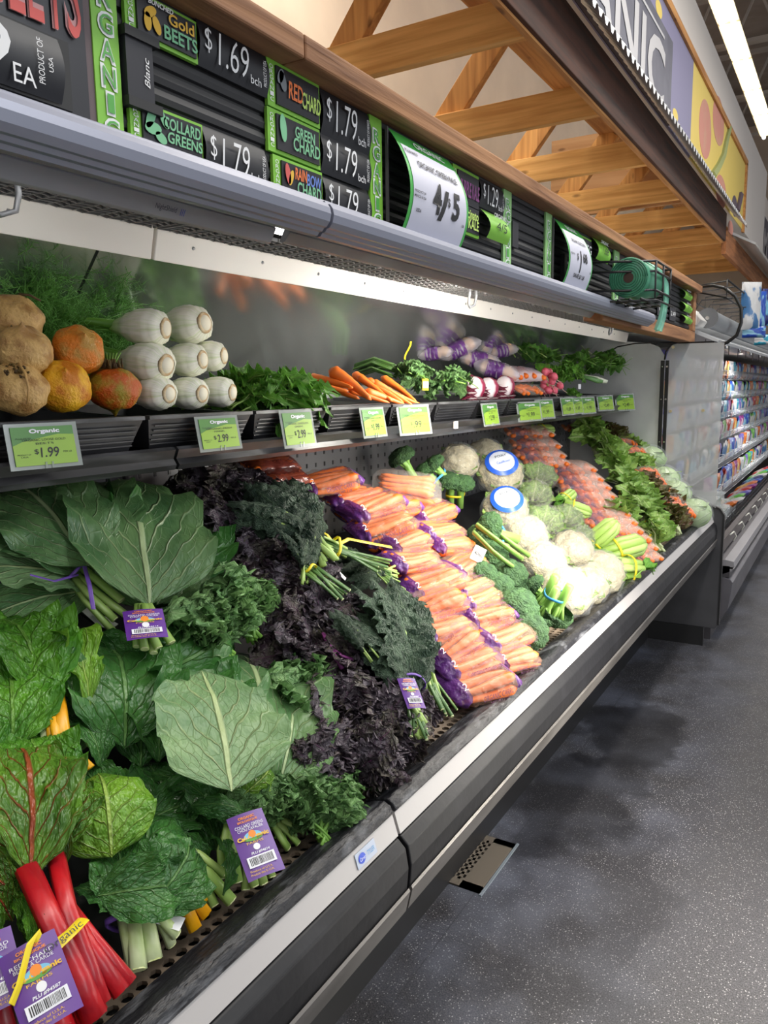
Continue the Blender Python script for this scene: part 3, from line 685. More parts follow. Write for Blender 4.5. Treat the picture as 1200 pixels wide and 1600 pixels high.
put_text('Blanc', CW, (-.834, y0+(y1-y0)*.72, (z0+z1)/2), ZU, -YR, (z1-z0)*.5, (y1-y0)*.2, bt, shear=.3)
MB().box((-.846, y0-.003, z1), (-.830, y1+.01, z1+.012)).build('clip', SLAT, bt); MB().box((-.846, y0-.003, z0-.012), (-.830, y1+.01, z0)).build('clip', SLAT, bt)
name_card(201, 150, 217, 315, [('COLLARD', CG, .40, .93, .52, .82, .1), ('GREENS', CG, .45, .95, .20, .48, .1)], 'green bordered card reading COLLARD GREENS', ((.24,.68,.05,.13,CG,-.5),(.40,.74,.04,.10,CG,.5),(.26,.42,.11,.06,CG,.1),(.36,.25,.08,.05,CG,-.4)))
price_card(316, 197, 268, 414, '1.79', 'bch', 'PRODUCT OF USA', 'black chalk price card reading 1.79 beside the COLLARD GREENS card')
name_card(416, 88, 162, 498, [('RED', COR, .34, .62, .32, .70, .1), ('CHARD', CLG, .60, .97, .25, .62, .1)], 'green bordered card reading RED CHARD', ((.24,.62,.06,.11,CGR,.3),(.20,.7,.05,.09,CGR,-.5)))
price_card(500, 138, 208, 576, '1.79', 'bch', 'PRODUCT OF MEXICO', 'black chalk price card reading 1.79 beside the RED CHARD card')
name_card(417, 165, 233, 499, [('GREEN', CG, .46, .85, .52, .80, .05), ('CHARD', CG, .42, .95, .20, .52, .05)], 'green bordered card reading GREEN CHARD', ((.24,.62,.06,.15,CG,.1),))
price_card(500, 206, 268, 576, '1.79', 'bch', 'PRODUCT OF USA', 'black chalk price card reading 1.79 beside the GREEN CHARD card')
name_card(426, 240, 305, 503, [('RAIN', COR, .38, .62, .55, .85, .1), ('BOW', CB, .62, .93, .50, .80, .1), ('CHARD', CG, .42, .92, .20, .52, .05)], 'green bordered card reading RAINBOW CHARD', ((.24,.62,.05,.12,CR_,.2),(.30,.55,.04,.1,CY,-.4)))
price_card(504, 276, 332, 577, '1.79', 'bch', 'PRODUCT OF USA', 'black chalk price card reading 1.79 beside the RAINBOW CHARD card')
vstrip(577, 182, 340, 597, 'green upright ORGANIC strip between the chard prices and the 4/5 sign')
name_card(708, 255, 318, 748, [('PURPLE KALE', CPU, .2, .95, .3, .7, .1)], 'green bordered card reading PURPLE KALE behind the 4/5 sign')
price_card(749, 278, 322, 786, '1.29', 'bch', 'PRODUCT OF USA', 'black chalk price card reading 1.29')
name_card(712, 308, 360, 748, [('Lacinato', CLG, .25, .90, .5, .8, .1), ('KALE', CLG, .45, .92, .2, .5, .1)], 'green bordered card reading Lacinato KALE', ((.25,.25,.08,.03,CB,.6),))
def mini_tag(x0, yt, yb, x1, txt, label):
    r = RP(x0, yt, yb, x1); y0, y1, z0, z1 = r; h = z1-z0; w = y1-y0
    t = thing('sale_tag', label, 'price tag', 'small curled green sale tags', (0,0,0))
    b = MB(); b.grid(lambda u, v: (-.842+.028*math.sin(math.pi*(v*.8+.2)), y0+w*u, z0+h*v), 2, 8); b.build('card', LIME, t, True)
    T(t, txt, INK, y0+w*.25, y0+w*.75, z0+h*.30, z0+h*.6, x=-.812)
    T(t, 'ORGANIC', CW, y0+w*.2, y0+w*.8, z0+h*.75, z0+h*.9, x=-.817)
mini_tag(752, 326, 372, 784, '4/5', 'small curled green tag reading 4/5 beside the Lacinato KALE card')
vstrip(787, 298, 400, 799, 'narrow pale green ORGANIC strip to the right of the 1.29 price card', LIME2)
vstrip(853, 335, 436, 862, 'narrow pale green ORGANIC strip to the left of the 1.68 sign', LIME2)
vstrip(960, 392, 468, 967, 'narrow pale green ORGANIC strip behind the bag roll basket', LIME2)
bl = thing('blank_price_card', 'small plain black card clipped to the slat board left of the 1.68 sign', 'sign card', None, (0,0,0))
plate(bl, RP(799, 345, 385, 808), CHK, -.846, -.836, 'card')
name_card(906, 366, 404, 924, [('VEG', CW, .3, .9, .3, .7, .1)], 'small green bordered name card right of the 1.68 sign')
mini_tag(925, 370, 405, 944, '1.68', 'small curled green tag reading 1.68 on the slat board')
def big_sign(x0, yt, x1, lines, label):
    a = onX(x0, yt, BX); d = onX(x1, yt+60, BX+.03); y0 = a.y; w = d.y-a.y; zt = 2.068; h = .232
    t = thing('sale_sign', label, 'sale sign', 'curved paper sale signs', (0,0,0))
    def prof(v):   # v from the top (0) to the bottom (1)
        return (BX+.004+.052*math.sin(math.pi*min(1, v*.95))**.9 if v > 0 else BX+.004, zt-h*v)
    b = MB(); b.grid(lambda u, v: (prof(v)[0], y0+w*u, prof(v)[1]), 2, 18); b.build('green_sheet', PGREEN, t, True)
    b = MB(); b.grid(lambda u, v: (prof(.13+v*.87)[0]+.001, y0+w*(.045+u*.91), prof(.13+v*.87)[1]), 2, 18); b.build('white_panel', PAPER, t, True)
    for s, uu, vv, ww, hh, sh, m in lines:
        me, lo, hi = text_mesh(s, m, sh, bold=.035 if hh > .2 else .02); bm = bmesh.new(); bm.from_mesh(me); bmesh.ops.subdivide_edges(bm, edges=bm.edges, cuts=3 if hh > .1 else 1, use_grid_fill=True); me = bpy.data.meshes.new('lettering'); bm.to_mesh(me); bm.free(); me.materials.append(m); co = np.empty(len(me.vertices)*3); me.vertices.foreach_get('co', co); co = co.reshape(-1, 3)
        out = []
        for q in co:   # the print follows the curl of the paper
            a = (q[0]-lo[0])/(hi[0]-lo[0])-.5; c = (q[1]-lo[1])/(hi[1]-lo[1])-.5; v_ = vv-c*hh; x, z = prof(v_); out += [x+.0028, y0+w*(uu+a*ww), z]
        me.vertices.foreach_set('co', out); me.update(); obj('lettering', me, t)
    MB().box((-.838, y0-.006, zt-h), (-.832, y0-.002, zt)).build('holder_edge', mat('holder_grey', srgb(90,84,90), .4) if 'holder_grey' not in bpy.data.materials else bpy.data.materials['holder_grey'], t)
    return t, y0, w, zt, h
big_sign(602, 190, 716, [('ORGANIC', .55, .07, .50, .06, 0, CW), ('PLU# 94627', .16, .18, .2, .03, 0, INK), ('ORGANIC GREEN KALE', .52, .27, .66, .06, 0, INK), ('4', .42, .52, .15, .28, .2, INK), ('/', .54, .56, .18, .28, .1, INK), ('$', .62, .52, .04, .09, 0, INK), ('5', .75, .53, .15, .26, .2, INK), ('PRODUCT OF', .14, .53, .17, .022, 0, INK), ('MEXICO & USA', .14, .57, .18, .022, 0, INK), ('USDA', .14, .68, .08, .03, 0, INK), ('SAVE $2.20', .17, .86, .16, .03, 0, INK), ('/ EA', .90, .67, .05, .025, 0, INK), ('ALSO SAVE ON 5-10', .75, .90, .2, .02, 0, INK)], 'curved white and green paper sign reading ORGANIC GREEN KALE 4/5')
big_sign(863, 345, 914, [('ORGANIC', .5, .07, .45, .06, 0, CW), ('ORGANIC ZUCCHINI', .52, .25, .6, .045, 0, INK), ('$', .34, .47, .06, .1, .1, INK), ('1', .47, .52, .08, .30, .3, INK), ('68', .66, .45, .18, .14, .1, INK), ('SAVE $1 LB', .48, .72, .45, .06, 0, INK), ('PRODUCT OF US', .14, .45, .16, .025, 0, INK), ('LB', .9, .62, .05, .03, 0, INK)], 'curved white and green paper sign reading 1.68 SAVE ON LB')
# far boards past the basket
def chalk_far(x0, yt, yb, x1, s, label):
    r = RP(x0, yt, yb, x1); t = thing('chalkboard_card', label, 'sign card', None, (0,0,0))
    plate(t, r, CHK, -.846, BX, 'panel'); y0, y1, z0, z1 = r
    MB().box((-.846, y0, z0), (BX-.002, y0+(y1-y0)*.06, z1)).build('edge', LIME2, t)
    T(t, s, CW, y0+(y1-y0)*.15, y1-(y1-y0)*.1, z0+(z1-z0)*.35, z0+(z1-z0)*.68, x=BX)
chalk_far(968, 398, 436, 998, 'LOOSE', 'dark chalkboard card with white script behind the bag roll')
chalk_far(968, 440, 470, 998, 'CARROT', 'dark chalkboard card behind the lower wires of the bag basket')
chalk_far(1028, 470, 492, 1042, '1.99', 'small dark price card under the basket, nearest the hanging bag')
chalk_far(1047, 478, 500, 1056, '2.49', 'small dark price card between the hanging bag and the timber upright')
for i, (yt, yb) in enumerate(((450,466),(470,486),(490,504))):
    mini_tag(1064, yt, yb, 1075, '99', 'small curled green tag at the far end of the boards, %s from the top' % ordw(i))
# D shaped clear end shield
es = thing('end_shield', 'clear rounded plastic shield with a black rim at the end of the boards', 'shield', None, (0, 4.99, 0))
pts = [(-.82,2.115),(-.74,2.118),(-.68,2.10),(-.62,2.05),(-.585,1.98),(-.58,1.90),(-.60,1.83),(-.65,1.79),(-.72,1.775),(-.82,1.775)]
b = MB(); b.add([(x,0,z) for x, z in pts], [tuple(range(len(pts)))]); b.build('sheet', film('smoky_clear', (.25,.25,.26), .30, .1, 4, .05), es)
b = MB(); b.tube([(x,0,z) for x, z in pts[:-1]], .010, 8); b.build('rim', BLACKM, es, True)
tag(MB().box((-1.0,4.86,1.770), (-.70,4.985,1.797)).build('black_bracket_block', BLACKM), 'black block under the far end of the lower timber rail', 'bracket')
# produce bag roll in a wire basket
rb = thing('bag_roll_holder', 'black wire basket holder mounted in front of the boards past the 1.68 sign', 'wire holder', None, (0,0,0))
cY = onX(1003, 440, -.70).y; cZ = onX(1003, 440, -.70).z
b = MB()
def W_(pts, r=.0045): b.tube(pts, r, 6)
cx = -.715
y0, y1 = cY-.20, cY+.16
for z in (cZ+.055, cZ+.02, cZ-.045):
    W_([(-.83,y0,z),(cx+.085,y0+.10,z),(cx+.085,y1,z),(-.83,y1,z)])
for y in (y0+.10, (y0+y1)/2+.05, y1): W_([(cx+.085,y,cZ+.055),(cx+.085,y,cZ-.075),(-.83,y,cZ-.085)])
for x in (-.78,-.74,-.70,-.66): W_([(x,y0+.02,cZ-.08),(x,y1,cZ-.08)])
W_([(-.83,y0-.02,cZ-.085),(cx+.09,y0+.10,cZ-.08),(cx+.09,y1+.03,cZ-.08)], .004)
b.build('wire_basket', BLACKM, rb, True)
MB().box((-.845, y0-.30, cZ-.10), (-.832, y0-.275, cZ+.045)).build('wall_plate', BLACKM, rb)
MB().box((-.845, y0-.06, cZ-.11), (-.832, y0-.035, cZ+.045)).build('wall_plate', BLACKM, rb)
GB = mat('green_bag_film', srgb(96,176,140), .35, c2=srgb(58,128,98), scale=12, stretch=(1,.1,1), alpha=.92, bump=.2)
rl = thing('produce_bag_roll', 'roll of translucent green produce bags resting in the wire basket', 'bag roll', None, (cx, cY-.02, cZ))
b = MB(); Mx = Matrix.Rotation(-math.pi/2, 4, 'X')
b.lathe([(.016,-.12),(.068,-.12),(.070,-.118),(.070,.118),(.068,.12),(.016,.12)], 36, 0, Mx); b.build('roll', GB, rl, True)
b = MB()
for r_ in (.026,.034,.042,.050,.058,.065): b.tube([(r_*math.cos(a)*1.0, -.1205, r_*math.sin(a)) for a in [2*math.pi*i/30 for i in range(31)]], .0016, 4)
b.build('wound_edges', mat('dark_green_edge', srgb(40,110,80), .4), rl, True)
b = MB(); b.lathe([(.010,-.122),(.018,-.122),(.018,.122),(.010,.122)], 18, 0, Mx); b.build('core', mat('card_core', srgb(70,52,44), .8), rl)
b = MB()
P0 = [(-.01,.0,.070),(.03,.02,.068),(.062,.06,.045),(.075,.10,.01),(.078,.12,-.05),(.07,.12,-.12),(.06,.11,-.175)]
def sheet(u, v):
    k = v*(len(P0)-1); i = min(int(k), len(P0)-2); f = k-i; p = Vector(P0[i]).lerp(Vector(P0[i+1]), f); w = .10*(1-.35*v)
    return (p.x+.010*math.sin(u*19+v*3)*v, p.y+(u-.5)*w+.06*(1-v), p.z+.004*math.sin(u*11))
b.grid(sheet, 14, 20); b.build('hanging_bag', film('green_film', srgb(130,210,180), .6, .25, 18, .6), rl, True)
# ================================================================ PRODUCE BUILDERS
def leaf_mesh(name, kind, mats, seed, L=.25, Wd=.2, nu=14, nv=18, ruff=.012, freq=5, cup=.1, arch=.03, tip=.0, stem=.08, sr=(.006,.004), fine=0.0, fold=0.0):
    """leaf growing along +X from the origin; +Z is its upper face; stem reaches back along -X"""
    rd = random.Random(seed); ph = [rd.uniform(0, 6.28) for _ in range(8)]
    b = MB()
    def wid(v):
        if kind == 'round': return max(0, 1-abs(2*min(1, v)**.78-1)**2.1)**.53
        if kind == 'chard': return math.sin(math.pi*min(1, v)**.80)**.7
        if kind == 'lance': return math.sin(math.pi*min(1, .02+v*.98)**.95)**.7
        if kind == 'curly': return (.25+.75*math.sin(math.pi*min(1, v)**.85)**.6)*(1 if v < .97 else .6)
        return math.sin(math.pi*v)
    def fn(u, v):
        s = (u-.5)*2; a = abs(s); sd = 1 if s > 0 else 0
        if kind in ('round', 'chard'): v = v*.45+.55*(.5-.5*math.cos(math.pi*v))
        w = wid(v)*Wd/2 if 0 < v < .9999 else (wid(min(max(v, .01), .985))*Wd/2*(.6 if v >= .9999 else 1) if kind not in ('round', 'chard') else .001)
        x = L*v; z = arch*math.sin(math.pi*v) - tip*v*v*v
        # the margin leads forward or back a little, like a real blade
        x += L*.05*a*a*(1-2*v) + L*.02*math.sin(7*v+ph[3]+sd*2)*a
        y = s*w*(1+.05*math.sin(9*v+ph[0]+sd*3)*a)
        z += cup*w*a*a - fold*w*a
        rk = min(1, v*3)*(1 if v < .8 else max(.15, 1-(v-.8)*4.5))
        if kind == 'curly':
            k = max(0, (a-.25)/.75)**1.3
            z += ruff*k*(math.sin(freq*6.28*v+ph[1+sd])+.55*math.sin(freq*2.6*6.28*v+ph[3+sd])); y += s*ruff*.7*k*math.cos(freq*1.9*6.28*v+ph[5]); x += ruff*.5*k*math.cos(freq*6.28*v+ph[6]+sd)
        else:
            z += ruff*rk*(a**2.2)*math.sin(freq*6.28*v+ph[1+sd])
            z += ruff*.4*rk*(a**3)*math.sin(freq*2.3*6.28*v+ph[3+sd])
        z += .35*ruff*fbm((x*18+seed, y*18, seed*1.7), 2)
        if fine:
            q = fbm((x*70+seed*3, y*70, seed), 2); q2 = fbm((x*55, y*55+9, seed+4), 2); k = .25+.75*a**1.3
            z += fine*q*k*2.4; y += fine*q2*k*2.0; x += fine*fbm((x*60+3, y*60, seed+8), 1)*k*1.8
        return (x, y, z)
    b.grid(fn, nu, nv, 0)
    if stem > 0:
        n0 = len(b.v)
        b.tube([(-stem, 0, -.004), (-stem*.4, 0, 0), (0, 0, -.001), (L*.45, 0, arch*.98-.003), (L*.85, 0, arch*.45-tip*.6-.003)], [sr[0]*1.15, sr[0], sr[0]*.9, sr[1]*.55, sr[1]*.2], 8, 1, flat=.75)
        for i in range(n0, len(b.v)): b.uv[i] = (.5, .5)
    return b.mesh(name, mats, True)
def SM(sx, sy, sz): return Matrix.Diagonal((sx, sy, sz, 1))
def RX(a): return Matrix.Rotation(a, 4, 'X')
def RY(a): return Matrix.Rotation(a, 4, 'Y')
def RZ(a): return Matrix.Rotation(a, 4, 'Z')
def TR(*p): return Matrix.Translation(p if len(p) == 3 else p[0])

COLL = leafmat('collard_leaf', srgb(118,156,96), srgb(86,128,78), srgb(204,222,164), 8, .75, .03, .36, 13, .35, 14, vamt=.75)
COLB = leafmat('collard_underside', srgb(134,168,112), srgb(110,148,98), srgb(196,212,150), 8, .75, .035, .42, 13, .35, 14, vamt=.8)
COLD = leafmat('dark_collard_leaf', srgb(70,124,54), srgb(48,98,44), srgb(122,164,92), 8, .7, .03, .32, 12, .6, 12, vamt=.6)
CHG = leafmat('green_chard_leaf', srgb(98,156,46), srgb(62,122,36), srgb(140,184,84), 9, .5, .03, .25, 9, 1.3, 13, vamt=.5)
CHL = leafmat('light_chard_leaf', srgb(124,170,50), srgb(92,146,42), srgb(190,214,110), 8, .55, .035, .28, 9, .9, 12, vamt=.6)
CHR = leafmat('red_chard_leaf', srgb(100,146,46), srgb(66,108,38), srgb(176,34,46), 8, .6, .045, .25, 7, 1.3, 12, vamt=.75)
KAG = leafmat('green_kale_leaf', srgb(134,176,108), srgb(96,142,82), srgb(170,200,140), 7, .5, .03, .5, 16, .7, 26, vamt=.4)
KAP = leafmat('purple_kale_leaf', srgb(72,54,68), srgb(100,98,84), srgb(112,52,98), 7, .5, .03, .42, 16, .7, 26, vamt=.4, rnd=.25)
KAP2 = leafmat('dusky_kale_leaf', srgb(126,118,126), srgb(64,50,60), srgb(130,70,120), 7, .5, .03, .42, 16, .7, 26, vamt=.4, rnd=.2)
KAD = leafmat('lacinato_leaf', srgb(98,124,98), srgb(54,78,60), srgb(130,160,120), 14, .3, .05, .5, 30, 2.6, 30, vamt=.35)
HERB = leafmat('herb_leaf', srgb(126,186,66), srgb(84,150,48), srgb(160,200,110), 6, .5, .05, .35, 8, .5, 12, vamt=.4, rnd=.25)
DKH = leafmat('dark_herb_leaf', srgb(112,170,66), srgb(70,128,48), srgb(130,170,90), 6, .5, .05, .32, 8, .5, 12, vamt=.4, rnd=.25)
LET = leafmat('lettuce_leaf', srgb(160,196,96), srgb(112,156,64), srgb(210,226,160), 6, .5, .06, .35, 8, .8, 12, vamt=.6, rnd=.18)
RLT = leafmat('red_lettuce_leaf', srgb(96,108,46), srgb(92,52,42), srgb(170,180,110), 6, .5, .05, .35, 8, .8, 12, vamt=.4, rnd=.2)
PST = mat('pale_stem', srgb(172,196,112), .4, c2=srgb(140,178,84), scale=20, stretch=(.15,1,1)); WST = mat('white_stem', srgb(206,216,170), .4, c2=srgb(176,196,124), scale=30, stretch=(.1,1,1))
RST = mat('red_stem', srgb(196,24,32), .3, c2=srgb(150,14,30), scale=30, stretch=(.1,1,1), bump=.15, bscale=40); YST = mat('yellow_stem', srgb(240,180,20), .32, c2=srgb(220,150,10), scale=20, stretch=(.15,1,1))
PUS = mat('purple_stem', srgb(120,50,110), .4); GST = mat('green_stem', srgb(120,168,70), .4); DST = mat('dark_green_stem', srgb(74,110,54), .4, c2=srgb(134,166,86), scale=14, thr=(.5,.7))
CUT = mat('cut_end', srgb(214,220,166), .6, c2=srgb(180,190,120), scale=60)
BANDP = mat('purple_band', srgb(112,78,170), .35); BANDY = mat('yellow_band', srgb(238,214,40), .4); BANDB = mat('blue_band', srgb(70,150,215), .4)
TAGP = mat('purple_card', srgb(94,44,142), .32); TAGW = mat('white_card', (.75,.75,.75), .4); TYEL = mat('tag_yellow', srgb(240,190,40), .45); TORG = mat('tag_orange', srgb(240,140,40), .45); TWH = mat('tag_white', (.85,.85,.9), .45)
SKY_ = mat('tag_sky', srgb(120,190,225), .45); HIL = mat('tag_hill', srgb(90,160,60), .45)

def card_tag(parent, M, w=.05, h=.09, title='COLLARD GREENS', sub='CHOU CAVALIER', plu='PLU #94614', name='bunch_label'):
    """printed purple card; lies in the xy plane of M, +Y is the top of the text"""
    b = MB(); b.grid(lambda u, v: ((u-.5)*w, (v-.5)*h, .004*math.cos((u-.5)*2.6)-.002), 6, 4); c = b.build(name, TAGP, parent, True); c.matrix_local = M
    R = Vector((1,0,0)); U = Vector((0,1,0))
    P = lambda s, m, x, y, ww, hh, **k: put_text(s, m, (x*w, y*h, .0021), R, U, ww*w, hh*h, c, off=.0006, **k)
    P('ORGANIC', TORG, 0, .42, .45, .045, bold=.03); P('BIOLOGIQUE', TORG, 0, .36, .55, .04, bold=.03)
    P(title, TWH, 0, .29, .78, .05); P(sub, TWH, 0, .235, .70, .045)
    q = MB(); n = 18; q.add([(w*.26*math.cos(math.pi*i/n), h*.09+h*.10*math.sin(math.pi*i/n), .0026) for i in range(n+1)], [tuple(range(n+1))]); q.build('emblem', SKY_, c)
    q = MB(); q.add([(w*.10*math.cos(2*math.pi*i/n), h*.15+w*.10*math.sin(2*math.pi*i/n), .0028) for i in range(n)], [tuple(range(n))]); q.build('emblem', TORG, c)
    q = MB(); q.add([(w*.26*math.cos(math.pi+math.pi*i/n), h*.09+h*.05*math.sin(math.pi+math.pi*i/n), .0027) for i in range(n+1)], [tuple(range(n+1))]); q.build('emblem', HIL, c)
    P('Cal-Organic', TYEL, 0, .10, .86, .085, bold=.04); P('FARMS', TYEL, 0, .02, .45, .035)
    q = MB(); q.add([(w*.09*math.cos(2*math.pi*i/n), -h*.055+w*.09*math.sin(2*math.pi*i/n), .0027) for i in range(n)], [tuple(range(n))]); q.build('seal', TWH, c)
    P(plu, TWH, .05, -.14, .5, .045, bold=.02, shear=.2)
    q = MB(); q.box((-w*.36, -h*.34, .0022), (w*.38, -h*.18, .0027)); q.build('barcode_panel', TWH, c)
    q = MB(); rr = random.Random(5); x = -w*.3
    while x < w*.32:
        k = rr.choice((.008, .014, .02))*w; q.box((x, -h*.315, .0026), (x+k, -h*.20, .0030)); x += k+rr.choice((.012, .02))*w
    q.build('barcode', INK, c)
    P('Produce of U.S.A.', TYEL, -.08, -.39, .6, .032); P('Produit des E.-U.A.', TYEL, -.08, -.44, .62, .032)
    return c
def fibre(parent, pts, r, m, name='band', flat=.45, n=8):
    b = MB(); b.tube(pts, r, n, flat=flat); return b.build(name, m, parent, True)
def ring(parent, M, rx, ry, w, m, name='band'):
    """rubber band or tie round a bunch; M: x axis along the bunch"""
    b = MB(); n = 20; vs = []
    for j in range(n):
        a = 2*math.pi*j/n; y, z = math.cos(a), math.sin(a)
        for x, k in ((-w/2, 1), (w/2, 1), (w/2, 1.06), (-w/2, 1.06)): vs.append((x+.002*math.sin(3*a), y*rx*k, z*ry*k))
    fs = [(j*4+i, j*4+(i+1)%4, ((j+1)%n)*4+(i+1)%4, ((j+1)%n)*4+i) for j in range(n) for i in range(4)]
    b.add(vs, fs); o = b.build(name, m, parent, True); o.matrix_local = M; return o
def px_leaf(parent, me, L, b0, t0, lb=.03, lt=.05, wsc=1.0, roll=0.0, zs=1.0, nrm=None, name='leaf'):
    """a leaf of the bunch, from its base point to its tip point on the pile"""
    p = onS(*b0, lb); q = onS(*t0, lt); s = (q-p).length/L
    n = Vector(nrm) if nrm else S_N + Vector((.25,-.35,0))
    M = frame(p, q-p, n) @ RX(roll) @ SM(s, s*wsc, s*zs)
    o = obj(name, me, parent, parent.matrix_world.inverted() @ M)
    return o
def px_stem(parent, pts, r, m, lifts=None, flat=.6, name='stem', n=14):
    P = [onS(x, y, (lifts[i] if lifts else .04)) for i, (x, y) in enumerate(pts)]
    inv = parent.matrix_world.inverted(); P = [inv @ p for p in P]
    b = MB(); b.tube(P, r, n, flat=flat, up=tuple(S_N), rib=.09); return b.build(name, m, parent, True)
def bunch_at(name, label, cat, group, px, lift=.0):
    return thing(name, label, cat, group, M=TR(onS(px[0], px[1], lift)))

def leafy_bunch(name, label, cat, group, M, meshes, n=9, spread=.5, ls=(.8,1.1), stemr=.022, rise=.35, seed=0, band=None, bandx=-.04, lab=None, flat=.6, label_M=None):
    """tied bunch: leaves fan out along +X, stems gather behind the origin"""
    rd = random.Random(seed); t = thing(name, label, cat, group, M=M)
    for i in range(n):
        me, L = meshes[i % len(meshes)]
        a = (i/(n-1)-.5)*2*spread + rd.uniform(-.08, .08); e = rd.uniform(-.05, rise); s = rd.uniform(*ls)
        off = Vector((rd.uniform(-.01, .01), math.sin(a)*stemr, rd.uniform(0, stemr*flat)))
        m = TR(off) @ RZ(a) @ RY(-e) @ RX(rd.uniform(-.7, .7)) @ SM(s, s, s)
        obj('leaf', me, t, m)
    if band: ring(t, TR(bandx, 0, stemr*.3) @ Matrix.Identity(4), stemr*1.15, stemr*.9, .008, band)
    return t
def clump(name, label, cat, group, M, meshes, n, ext, seed=0, ls=(.7,1.2), droop=.4, head=0.0, hs=1.2, part='leaf'):
    """loose heap of leaves within the half-extents ext, in the frame M"""
    rd = random.Random(seed); t = thing(name, label, cat, group, M=M)
    for i in range(n):
        me, L = meshes[i % len(meshes)]; x, y = rd.uniform(-1, 1), rd.uniform(-1, 1); h = max(0, 1-x*x*.6-y*y*.6)
        s = rd.uniform(*ls); a = head + rd.uniform(-hs, hs)
        m = TR(x*ext[0]-L*s*.4*math.cos(a), y*ext[1]-L*s*.4*math.sin(a), ext[2]*h*rd.uniform(.3, 1)) @ RZ(a) @ RY(-rd.uniform(-droop, droop)) @ RX(rd.uniform(-.8, .8)) @ SM(s, s, s)
        obj(part, me, t, m)
    return t
herb = [(leaf_mesh('herb_leaf', 'round', [HERB, GST], 40+i, .07, .045, 6, 8, .006, 2, .3, .01, .01, .08, (.0018,.0012)), .07) for i in range(3)]
dherb = [(leaf_mesh('dark_herb_leaf', 'round', [DKH, GST], 50+i, .06, .045, 6, 8, .006, 2, .35, .01, .01, .06, (.0018,.0012)), .06) for i in range(3)]
dand = [(leaf_mesh('long_green_leaf', 'lance', [HERB, PST], 60+i, .17, .055, 8, 20, .012, 6, .3, .02, .03, .05, (.004,.003)), .17) for i in range(4)]
cabl = [(leaf_mesh('rounded_leaf', 'round', [DKH, PST], 66+i, .09, .07, 8, 10, .008, 3, .35, .012, .01, .05, (.003,.002)), .09) for i in range(3)]
curlg = [(leaf_mesh('curly_leaf', 'curly', [KAG, GST], 70+i, .15, .12, 14, 70, .013, 7, .25, .02, .02, .06, (.005,.003), fine=.009), .16) for i in range(3)]
curlp = [(leaf_mesh('curly_leaf', 'curly', [(KAP, KAP2)[i % 2], PUS], 80+i, .14, .12, 14, 92, .013, 9, .2, .02, .03, .05, (.004,.003), fine=.008), .14) for i in range(4)]
laci = [(leaf_mesh('blistered_leaf', 'lance', [KAD, PST], 90+i, .27, .062, 14, 56, .006, 9, -.5, .02, .03, .07, (.005,.004), fine=.0055), .27) for i in range(4)]
lett = [(leaf_mesh('lettuce_leaf', 'round', [LET, WST], 100+i, .13, .10, 12, 18, .016, 5, .35, .02, .01, .05, (.008,.006), fine=.004), .13) for i in range(3)]
rlet = [(leaf_mesh('red_lettuce_leaf', 'round', [RLT, WST], 110+i, .12, .10, 12, 18, .018, 5, .3, .02, .01, .05, (.007,.005), fine=.006), .12) for i in range(3)]
pars = [(leaf_mesh('parsley_sprig', 'curly', [HERB, GST], 120+i, .07, .055, 12, 14, .010, 5, .2, .01, .0, .06, (.0015,.001), fine=.009), .07) for i in range(3)]

# ---- carrots and bags
CAR = mat('carrot_orange', srgb(242,128,42), .45, c2=srgb(226,102,28), scale=4, stretch=(1,1,1), bump=.12, bscale=60, rnd=.08)
def carrot_mesh(L=.16, r=.014, seed=0, tipk=.35):
    rd = random.Random(seed); b = MB(); n = 12; pts = []; rr = []
    for i in range(n+1):
        v = i/n; pts.append((L*(v-.5), .003*math.sin(v*5+seed), .002*math.cos(v*4+seed))); rr.append(r*((min(1, v*9+.35))*(1-(1-tipk)*v**1.2))*(1+.03*math.sin(v*37+seed)))
    rr[-1] *= .35; b.tube(pts, rr, 10); return b.mesh('carrot', CAR, True)
carrots = [carrot_mesh(.165, .0135, s) for s in range(4)]
stub = [carrot_mesh(.066, .0105, s+9, .85) for s in range(3)]
BAGF = film('carrot_bag_film', srgb(240,196,168), .20, .24, 45, 1.0)
CLRF = film('clear_bag_film', srgb(236,230,222), .15, .10, 40, 1.0)
CLRF2 = film('tight_wrap_film', srgb(236,240,244), .12, .10, 40, .8)
PRP = mat('bag_purple_print', srgb(88,40,116), .3, c2=srgb(120,70,150), scale=18, bump=1.0, bscale=40, alpha=.92)
PRT = mat('bag_print_ink', srgb(112,52,100), .5)
def pillow(L, Wd, Ht, seed, x0=-1.0, x1=1.0, k=1.0, nu=20, nv=14, ends=.18):
    """wrinkled pillow bag surface between x0 and x1 of its half length"""
    b = MB()
    def fn(u, v):
        s = x0+(x1-x0)*u; a = 2*math.pi*v; e = max(0, 1-abs(s)**4)**.7
        e = max(e, ends*.25); sp = max(e, .0)
        y = math.cos(a); z = math.sin(a); y = math.copysign(abs(y)**.75, y); z = math.copysign(abs(z)**.75, z)
        q = 1+.12*fbm((s*5+seed, y*3, z*3+seed), 3)+.03*math.sin(s*31+seed+3*y)
        wy = Wd/2*(.75+.25*e)*q*k; wz = Ht/2*e*q*k+.001
        return (s*L/2*k, y*wy, z*wz)
    b.grid(fn, nu, nv); return b
